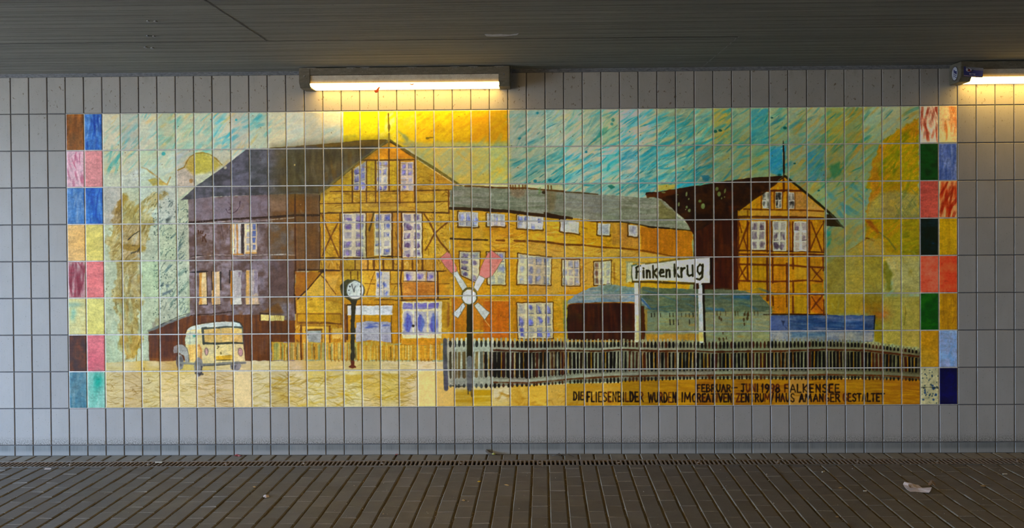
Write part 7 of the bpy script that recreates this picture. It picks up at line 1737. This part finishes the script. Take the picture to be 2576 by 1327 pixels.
# rendered light on a grey picture, per cent, 49 x 17 samples from its upper left corner
ELIGHT = [
90,94,98,88,93,96,86,90,94,84,88,91,83,85,87,81,83,84,79,81,81,78,78,78,77,77,76,77,76,74,79,76,72,84,78,70,99,86,70,139,109,75,201,144,82,246,171,
87,262,183,87,264,186,87,265,187,86,265,186,84,264,183,83,258,176,80,239,162,75,192,134,68,128,95,57,83,67,48,61,53,44,51,48,42,47,45,41,45,43,39,43,
42,38,42,40,37,41,39,36,40,38,36,39,38,35,38,37,35,38,36,34,37,35,33,36,34,32,35,34,32,34,33,31,34,33,31,34,33,31,35,33,31,35,33,31,38,35,30,47,40,
32,68,53,35,94,69,40,93,98,105,91,96,102,89,93,99,87,91,95,86,88,91,83,85,88,82,83,85,81,81,82,80,79,79,81,78,77,82,78,75,86,80,73,97,85,72,121,98,
74,156,118,77,183,134,79,195,141,79,200,144,79,202,144,77,201,143,76,196,140,74,188,133,71,172,122,67,143,105,62,105,81,55,77,64,49,62,54,46,54,49,
44,49,46,43,47,44,41,45,43,40,44,42,39,42,40,38,41,40,37,40,39,37,40,38,36,39,37,35,38,36,34,37,35,34,36,34,33,36,34,32,36,34,32,36,34,32,36,34,32,
37,34,31,40,36,31,47,40,32,61,48,34,77,58,36,100,105,114,97,103,112,94,99,107,92,96,103,90,92,98,87,89,94,86,87,90,85,85,87,84,83,84,84,82,81,85,82,
79,89,83,77,96,86,75,108,92,75,124,100,76,136,107,76,143,111,75,146,112,74,147,111,72,144,109,70,139,105,68,132,100,65,121,93,62,106,83,59,88,72,54,
73,62,51,62,55,48,56,51,46,52,49,45,50,46,44,47,45,42,46,43,41,44,42,40,43,41,39,42,40,39,41,39,38,40,39,37,39,37,36,38,37,35,37,36,35,37,36,34,37,
35,34,37,35,33,37,35,33,38,36,33,41,37,33,46,39,32,53,44,33,61,48,34,106,113,125,103,110,122,99,106,116,96,102,110,94,98,105,91,94,101,89,91,97,88,
89,93,87,87,89,88,86,86,89,86,84,92,86,82,96,88,80,102,90,78,109,93,78,115,96,77,119,97,75,120,97,73,119,96,71,116,93,69,112,90,67,106,86,64,98,81,
62,89,74,59,79,68,56,70,61,53,63,57,51,58,53,49,54,51,48,52,49,46,49,47,45,47,46,44,46,44,43,45,43,41,44,42,40,43,41,39,42,40,39,41,39,38,40,38,37,
39,38,37,39,37,36,39,37,35,39,37,35,39,37,35,40,37,35,42,38,34,45,39,34,49,41,34,52,44,34,111,120,135,108,116,131,104,112,124,101,107,118,98,103,112,
95,99,108,93,96,103,92,94,99,91,91,95,91,90,92,92,89,89,94,89,87,96,89,84,99,90,82,103,91,81,106,92,79,108,92,77,108,91,75,106,89,73,103,87,70,99,83,
68,94,80,65,88,76,63,81,71,61,74,66,58,68,62,56,63,58,54,59,55,52,56,52,50,53,50,48,51,49,47,49,47,46,48,46,45,46,45,43,45,44,42,44,42,41,43,41,41,
42,41,40,41,40,39,41,39,39,40,39,38,40,38,37,40,38,37,40,38,37,40,38,36,42,38,36,44,39,35,46,40,35,47,41,35,114,125,142,112,122,138,108,117,132,105,
112,125,102,108,119,99,104,115,96,101,110,95,98,105,94,95,101,93,94,98,94,93,95,95,92,91,96,91,89,98,91,87,100,91,84,101,91,82,102,90,80,101,88,77,
99,86,75,96,84,73,92,81,70,88,78,67,83,74,65,78,70,63,73,66,61,67,62,58,63,59,56,60,56,54,57,54,53,55,52,51,53,51,50,51,49,48,49,47,47,48,46,46,47,
45,45,45,44,44,44,43,43,43,42,42,43,41,41,42,41,40,41,40,40,41,39,39,41,39,38,41,39,38,41,39,38,42,39,37,43,39,36,44,40,36,45,40,36,119,130,150,116,
127,146,112,122,139,108,117,132,105,112,126,102,108,120,99,104,115,98,102,110,96,99,106,95,97,103,95,95,99,96,94,96,96,93,93,97,92,90,98,92,87,99,91,
85,98,89,82,97,87,80,95,85,77,92,82,75,88,80,73,85,77,70,81,74,68,76,70,65,72,67,63,67,63,61,64,60,59,61,58,57,58,56,55,56,54,53,54,52,52,52,51,51,
51,49,49,50,48,48,48,47,47,47,46,46,46,45,45,45,44,44,44,43,43,43,42,42,42,41,41,42,41,40,41,40,40,42,40,39,42,40,39,42,40,38,42,40,38,43,40,38,44,
40,37,123,136,159,120,132,154,115,127,147,111,121,139,108,116,132,105,112,126,102,108,121,100,105,115,99,102,111,98,100,107,97,98,103,97,96,100,97,
95,97,97,94,94,97,93,91,97,91,88,96,89,86,94,87,83,92,85,80,89,82,78,86,80,75,83,77,73,79,74,70,75,71,68,71,68,66,68,65,63,65,62,61,62,59,59,59,57,
57,57,55,56,55,54,54,54,52,53,52,51,51,51,50,50,50,49,49,49,47,48,47,46,47,46,45,46,45,44,45,44,44,44,44,43,43,43,42,42,42,41,42,42,41,41,42,41,40,
42,40,40,42,40,39,43,41,39,43,41,39,126,141,165,123,137,160,118,131,153,114,125,145,111,121,138,108,116,131,105,112,126,103,108,121,101,106,116,100,
103,111,99,100,107,98,98,104,97,97,101,97,95,97,96,93,94,95,91,91,94,90,88,92,87,85,90,85,82,87,82,80,85,80,78,82,77,75,78,74,73,74,71,70,71,68,68,
68,66,65,65,63,63,62,61,61,60,59,60,58,57,58,57,55,56,55,54,55,54,53,54,52,51,52,51,50,51,50,49,50,49,48,49,47,47,48,46,46,47,46,45,45,45,44,45,44,
43,44,44,43,43,43,42,43,43,42,42,43,41,41,43,41,41,43,41,40,43,41,40,128,144,171,125,140,166,121,134,158,117,129,151,113,124,143,110,119,136,107,115,
130,104,111,125,103,108,120,101,105,115,100,103,111,98,100,108,97,99,104,97,97,101,95,94,97,94,92,95,93,90,91,91,87,88,88,85,85,86,82,83,83,80,80,81,
78,78,78,75,75,75,72,73,72,69,70,69,67,68,66,65,66,63,62,64,61,60,62,59,58,60,58,57,59,56,55,57,55,54,56,53,53,54,52,51,53,51,50,52,49,49,51,48,48,
49,47,47,48,47,46,47,46,45,46,45,45,46,45,44,45,44,43,44,43,43,43,43,42,43,43,42,42,43,42,41,43,41,41,129,147,176,127,143,171,123,137,163,119,132,
156,115,127,148,112,122,141,108,118,135,106,114,130,104,110,124,102,107,119,101,105,115,99,102,111,98,100,108,97,98,104,95,95,100,94,93,97,92,91,94,
90,88,91,87,86,88,85,83,85,83,81,83,80,79,80,78,76,78,75,73,75,72,71,73,69,68,70,67,66,68,64,64,66,62,62,65,60,60,63,59,58,61,57,57,59,56,55,58,54,
54,57,53,53,55,52,51,54,50,50,52,49,49,51,48,48,50,48,47,49,47,47,48,46,46,48,45,45,47,45,45,46,44,44,45,44,43,44,44,43,44,44,42,43,43,42,42,131,149,
182,128,145,176,124,140,168,120,135,161,117,129,153,113,124,146,110,120,140,107,116,134,105,112,129,103,109,124,101,106,119,100,104,115,98,102,111,
97,99,107,95,96,104,93,94,100,92,91,97,90,89,94,87,87,91,85,84,88,83,82,85,80,80,83,78,77,80,75,75,77,72,72,75,70,69,73,68,67,70,65,65,68,63,63,67,
62,62,65,60,60,63,59,58,61,57,57,60,56,55,59,54,54,57,53,53,55,51,51,54,50,50,53,49,49,52,49,48,51,48,48,50,47,47,49,46,46,48,46,46,47,45,45,46,45,
44,46,44,44,45,44,43,45,43,43,44,132,151,185,129,147,179,125,142,172,121,137,165,118,131,156,114,126,149,111,122,143,109,118,137,106,114,132,104,111,
127,102,108,122,100,106,118,99,103,114,97,100,110,95,98,107,93,95,103,91,92,100,89,90,96,87,87,93,85,85,90,83,83,87,80,80,85,78,78,83,76,76,80,73,73,
77,71,71,75,69,69,73,66,67,71,65,65,69,63,63,67,61,62,65,60,60,63,58,58,62,57,57,60,55,55,59,54,54,57,53,53,56,52,52,55,51,51,54,50,50,53,49,49,52,
48,48,51,47,47,49,47,47,49,46,46,48,46,45,47,45,45,46,44,44,46,44,44,46,133,153,188,130,149,182,126,143,176,122,139,168,119,133,160,115,129,153,112,
124,146,109,120,140,107,116,135,105,113,130,103,110,126,101,107,121,99,104,117,97,102,113,95,99,110,93,96,106,91,94,102,89,91,98,87,88,96,85,86,93,
83,84,90,81,81,87,78,79,85,76,77,82,74,74,79,72,72,77,70,70,75,68,68,73,66,66,71,64,64,69,62,63,67,60,61,65,59,60,64,58,58,62,56,57,61,55,55,59,54,
54,58,53,53,56,52,52,55,51,51,54,50,50,53,49,49,52,48,48,51,47,47,50,47,47,49,46,46,48,46,45,48,45,45,47,44,45,46,132,153,189,130,150,184,126,144,
178,123,140,170,120,135,163,116,130,156,113,125,149,110,121,143,108,117,138,105,114,133,103,111,128,101,108,124,100,105,119,97,102,115,95,100,112,93,
97,108,91,94,104,89,91,101,87,89,98,85,87,95,83,85,92,81,82,89,79,80,87,76,78,84,74,75,81,72,73,79,70,71,77,68,69,75,66,67,72,65,65,70,63,64,69,61,
63,67,60,61,66,59,59,64,57,58,62,55,57,61,54,55,59,53,54,58,53,53,56,51,52,55,50,51,54,49,50,53,49,49,52,48,48,51,47,47,50,47,47,50,46,46,49,45,45,
48,45,45,47,132,154,191,129,150,186,126,145,179,122,140,172,119,136,165,116,131,158,113,126,151,110,122,145,108,118,140,106,115,135,103,112,130,101,
109,126,99,106,121,97,103,117,95,100,113,93,98,110,91,95,106,89,92,103,87,90,100,85,88,97,83,86,94,81,83,91,79,81,88,77,78,86,75,76,83,73,74,80,71,
72,78,69,70,76,67,68,74,65,66,72,63,65,70,62,64,69,61,62,67,59,60,65,58,59,63,56,58,62,55,56,60,54,55,59,53,54,58,52,53,56,51,52,55,50,51,54,49,50,
53,48,49,52,48,48,51,47,48,51,46,47,50,45,46,49,45,45,48,131,155,192,129,151,187,125,146,179,122,141,172,119,136,166,116,132,159,113,128,152,110,123,
146,108,119,141,106,116,137,103,113,132,101,109,127,98,106,122,97,103,118,95,101,114,93,98,110,91,95,106,88,93,103,86,91,101,85,89,99,83,86,96,82,84,
92,79,81,89,77,79,86,75,77,83,73,75,81,71,73,79,69,71,77,67,69,75,65,67,73,64,66,71,62,64,69,61,63,67,59,61,66,58,59,64,57,58,63,55,57,61,55,55,60,
54,54,58,52,53,57,51,52,56,50,52,54,49,51,54,49,50,53,48,49,52,47,48,51,46,47,50,46,46,49,45,46,48,]
# ------------------------------------------------------------------ from paint to tiles
# one vertex grid over the 48 x 8 tiles: joints sunk, tile edges softly rounded
JM = 0.0044                                      # the painted tiles are grouted flush and pale
def axis(n, pitch, cells):
    base = [0.0, 0.0030, JM] + [JM + 0.0014 + (pitch - 2 * JM - 0.0028) * k / cells for k in range(cells + 1)] + [pitch - JM, pitch - 0.0030]
    pos = np.concatenate([np.array(base) + i * pitch for i in range(n)] + [np.array([n * pitch])])
    cell = np.concatenate([np.full(len(base), i) for i in range(n)] + [np.array([n - 1])])
    f = pos - np.floor(pos / pitch + 1e-9) * pitch
    f = np.minimum(f, pitch - f)
    depth = np.where(f < 0.0032, 1.0, np.where(f < JM + 0.0002, 0.35, 0.0))
    return pos, depth, cell
gx_, dx_, ix_ = axis(48, PITCH_X, 38)
gz_, dz_, iz_ = axis(8, PITCH_Z, 78)
nx, nz = len(gx_), len(gz_)
X2 = (-3 + gx_)[None, :].repeat(nz, 0); Z2 = (2.322 - gz_)[:, None].repeat(nx, 1)
D2 = np.maximum(dx_[None, :], dz_[:, None])
U, Vv = proj_px(X2, Z2)
u = np.clip(U - CX0 - 0.5, 0, CW - 1.001); v = np.clip(Vv - CY0 - 0.5, 0, CH - 1.001)
iu, iv = u.astype(int), v.astype(int); fu, fv = (u - iu)[..., None], (v - iv)[..., None]
C2 = (CAN[iv, iu] * (1 - fu) + CAN[iv, iu + 1] * fu) * (1 - fv) + (CAN[iv + 1, iu] * (1 - fu) + CAN[iv + 1, iu + 1] * fu) * fv
# every tile was painted and fired on its own: small shifts of tone from tile to tile
rs_ = np.random.RandomState(21)
tone = 1 + rs_.normal(0, 0.035, (8, 48, 1)) + rs_.normal(0, 0.014, (8, 48, 3))
C2 = C2 * tone[iz_[:, None].repeat(nx, 1), ix_[None, :].repeat(nz, 0)]
C2 = C2 * GRAIN[iv, iu][..., None]
lum = C2.mean(-1, keepdims=True)
C2 = np.clip(lum + (C2 - lum) * 1.03, 0, 1)                       # the glaze is glossy and deep
C2 = np.clip(0.66 + (C2 - 0.66) * 1.10, 0.012, 0.985)
# seen colours divided by the rendered light: its inverse is painted into the glaze
lin = np.where(C2 <= 0.04045, C2 / 12.92, ((np.clip(C2, 0, 1) + 0.055) / 1.055) ** 2.4)
EL = np.array(ELIGHT, np.float64).reshape(17, 49, 3) / 100.0
a = (X2 + 3) / 6 * 48; b = (2.322 - Z2) / 2 * 16
ia, ib = np.clip(a.astype(int), 0, 47), np.clip(b.astype(int), 0, 15); fa, fb = (a - ia)[..., None], (b - ib)[..., None]
E2 = (EL[ib, ia] * (1 - fa) + EL[ib, ia + 1] * fa) * (1 - fb) + (EL[ib + 1, ia] * (1 - fa) + EL[ib + 1, ia + 1] * fa) * fb
E2 = E2 * np.minimum(1, 1.5 / E2[..., :2].max(-1))[..., None]
alb = np.clip(lin / E2, 0.004, 0.88)
gn = np.clip(N['m'][iv, iu] * 0.5 + N['f'][iv, iu] * 0.5, 0, 1)[..., None]
grout = np.array((0.40, 0.40, 0.37)) + (np.array((0.62, 0.62, 0.58)) - np.array((0.40, 0.40, 0.37))) * gn
edge = ((D2 > 0.9))[..., None]
alb = np.where(edge, grout, alb)
alb = np.where(((D2 > 0.2) & (D2 < 0.9))[..., None], alb * 0.75, alb)
xi, zi = np.clip((U[:-1, :-1] + U[1:, 1:]) / 2 - CX0, 0, CW - 1).astype(int), np.clip((Vv[:-1, :-1] + Vv[1:, 1:]) / 2 - CY0, 0, CH - 1).astype(int)
FID = IDS[zi, xi]
# border tiles own their whole cell; the picture starts at the third column
for k, (nm, par, lab) in enumerate(MOTIFS):
    if nm == 'border_tile':
        c_, r_ = BORDER_CELLS[k + 1]
        FID[np.ix_(np.where(iz_[:-1] == r_)[0], np.where(ix_[:-1] == c_)[0])] = k + 1
FID[:, (ix_[:-1] >= 2) & (ix_[:-1] < 46)] = np.where(np.isin(FID[:, (ix_[:-1] >= 2) & (ix_[:-1] < 46)], [k + 1 for k, m in enumerate(MOTIFS) if m[0] == 'border_tile'] + [0]), m_sky, FID[:, (ix_[:-1] >= 2) & (ix_[:-1] < 46)])
# loose islands of a few cells join what surrounds them (median over 3 x 3)
for _ in range(2):
    s = FID.copy()
    up, dn, lf, rt = np.roll(s, 1, 0), np.roll(s, -1, 0), np.roll(s, 1, 1), np.roll(s, -1, 1)
    same = (up == s).astype(int) + (dn == s) + (lf == s) + (rt == s)
    FID = np.where((same <= 1) & (up == dn), up, np.where((same <= 1) & (lf == rt), lf, s))

t = NT('painted_glaze')
col = t.attr('glaze')['Color']
p = t.pos()
t.set(Base_Color=col, Roughness=t.rng(t.noise(p, 7, 3), 0.3, 0.7, 0.30, 0.48))
t.b.inputs['Specular IOR Level'].default_value = 0.22
t.bump(t.noise(t.mapping(p, (1, 1, 1)), 120, 3, 0.6), 0.06, 0.002)
M_GLAZE = t.m

CO = np.stack([X2, 0.0038 * D2, Z2], -1).reshape(-1, 3).astype(np.float32)
ALB = np.concatenate([alb, np.ones((nz, nx, 1))], -1).reshape(-1, 4).astype(np.float32)
ii = np.arange(nz * nx).reshape(nz, nx)
QU = np.stack([ii[1:, :-1], ii[1:, 1:], ii[:-1, 1:], ii[:-1, :-1]], -1).reshape(-1, 4)
FIDf = FID.reshape(-1)
def cells_mesh(name, sel, parent):
    qd = QU[sel]
    uq, inv = np.unique(qd, return_inverse=True)
    me = bpy.data.meshes.new(name)
    n, m = len(uq), len(qd)
    me.vertices.add(n); me.vertices.foreach_set('co', CO[uq].ravel())
    me.loops.add(4 * m); me.loops.foreach_set('vertex_index', inv.reshape(-1).astype(np.int32))
    me.polygons.add(m); me.polygons.foreach_set('loop_start', np.arange(0, 4 * m, 4, dtype=np.int32))
    try: me.polygons.foreach_set('loop_total', np.full(m, 4, np.int32))
    except Exception: pass
    at = me.attributes.new('glaze', 'FLOAT_COLOR', 'POINT'); at.data.foreach_set('color', ALB[uq].ravel())
    me.update(calc_edges=True)
    me.polygons.foreach_set('use_smooth', np.ones(m, bool))
    o = bpy.data.objects.new(name, me); COL.objects.link(o); me.materials.append(M_GLAZE)
    return o
parent_loc = Vector((0.0, 0.0, 0.322))
mural = empty('tile_mural', parent_loc)
tag(mural, 'wide hand painted tile picture of an old railway station, framed by coloured tiles', 'mural')
made = {}
for k, (nm, par, lab) in enumerate(MOTIFS):
    sel = np.where(FIDf == k + 1)[0]
    if len(sel) < 30: continue
    o = cells_mesh(nm, sel, None)
    pr_ = made.get(par, mural) if par else mural
    o.parent = pr_
    o.matrix_parent_inverse = Matrix.Translation(-parent_loc) if pr_ is mural else Matrix.Identity(4)
    if lab: o['label'] = lab
    made[k + 1] = o
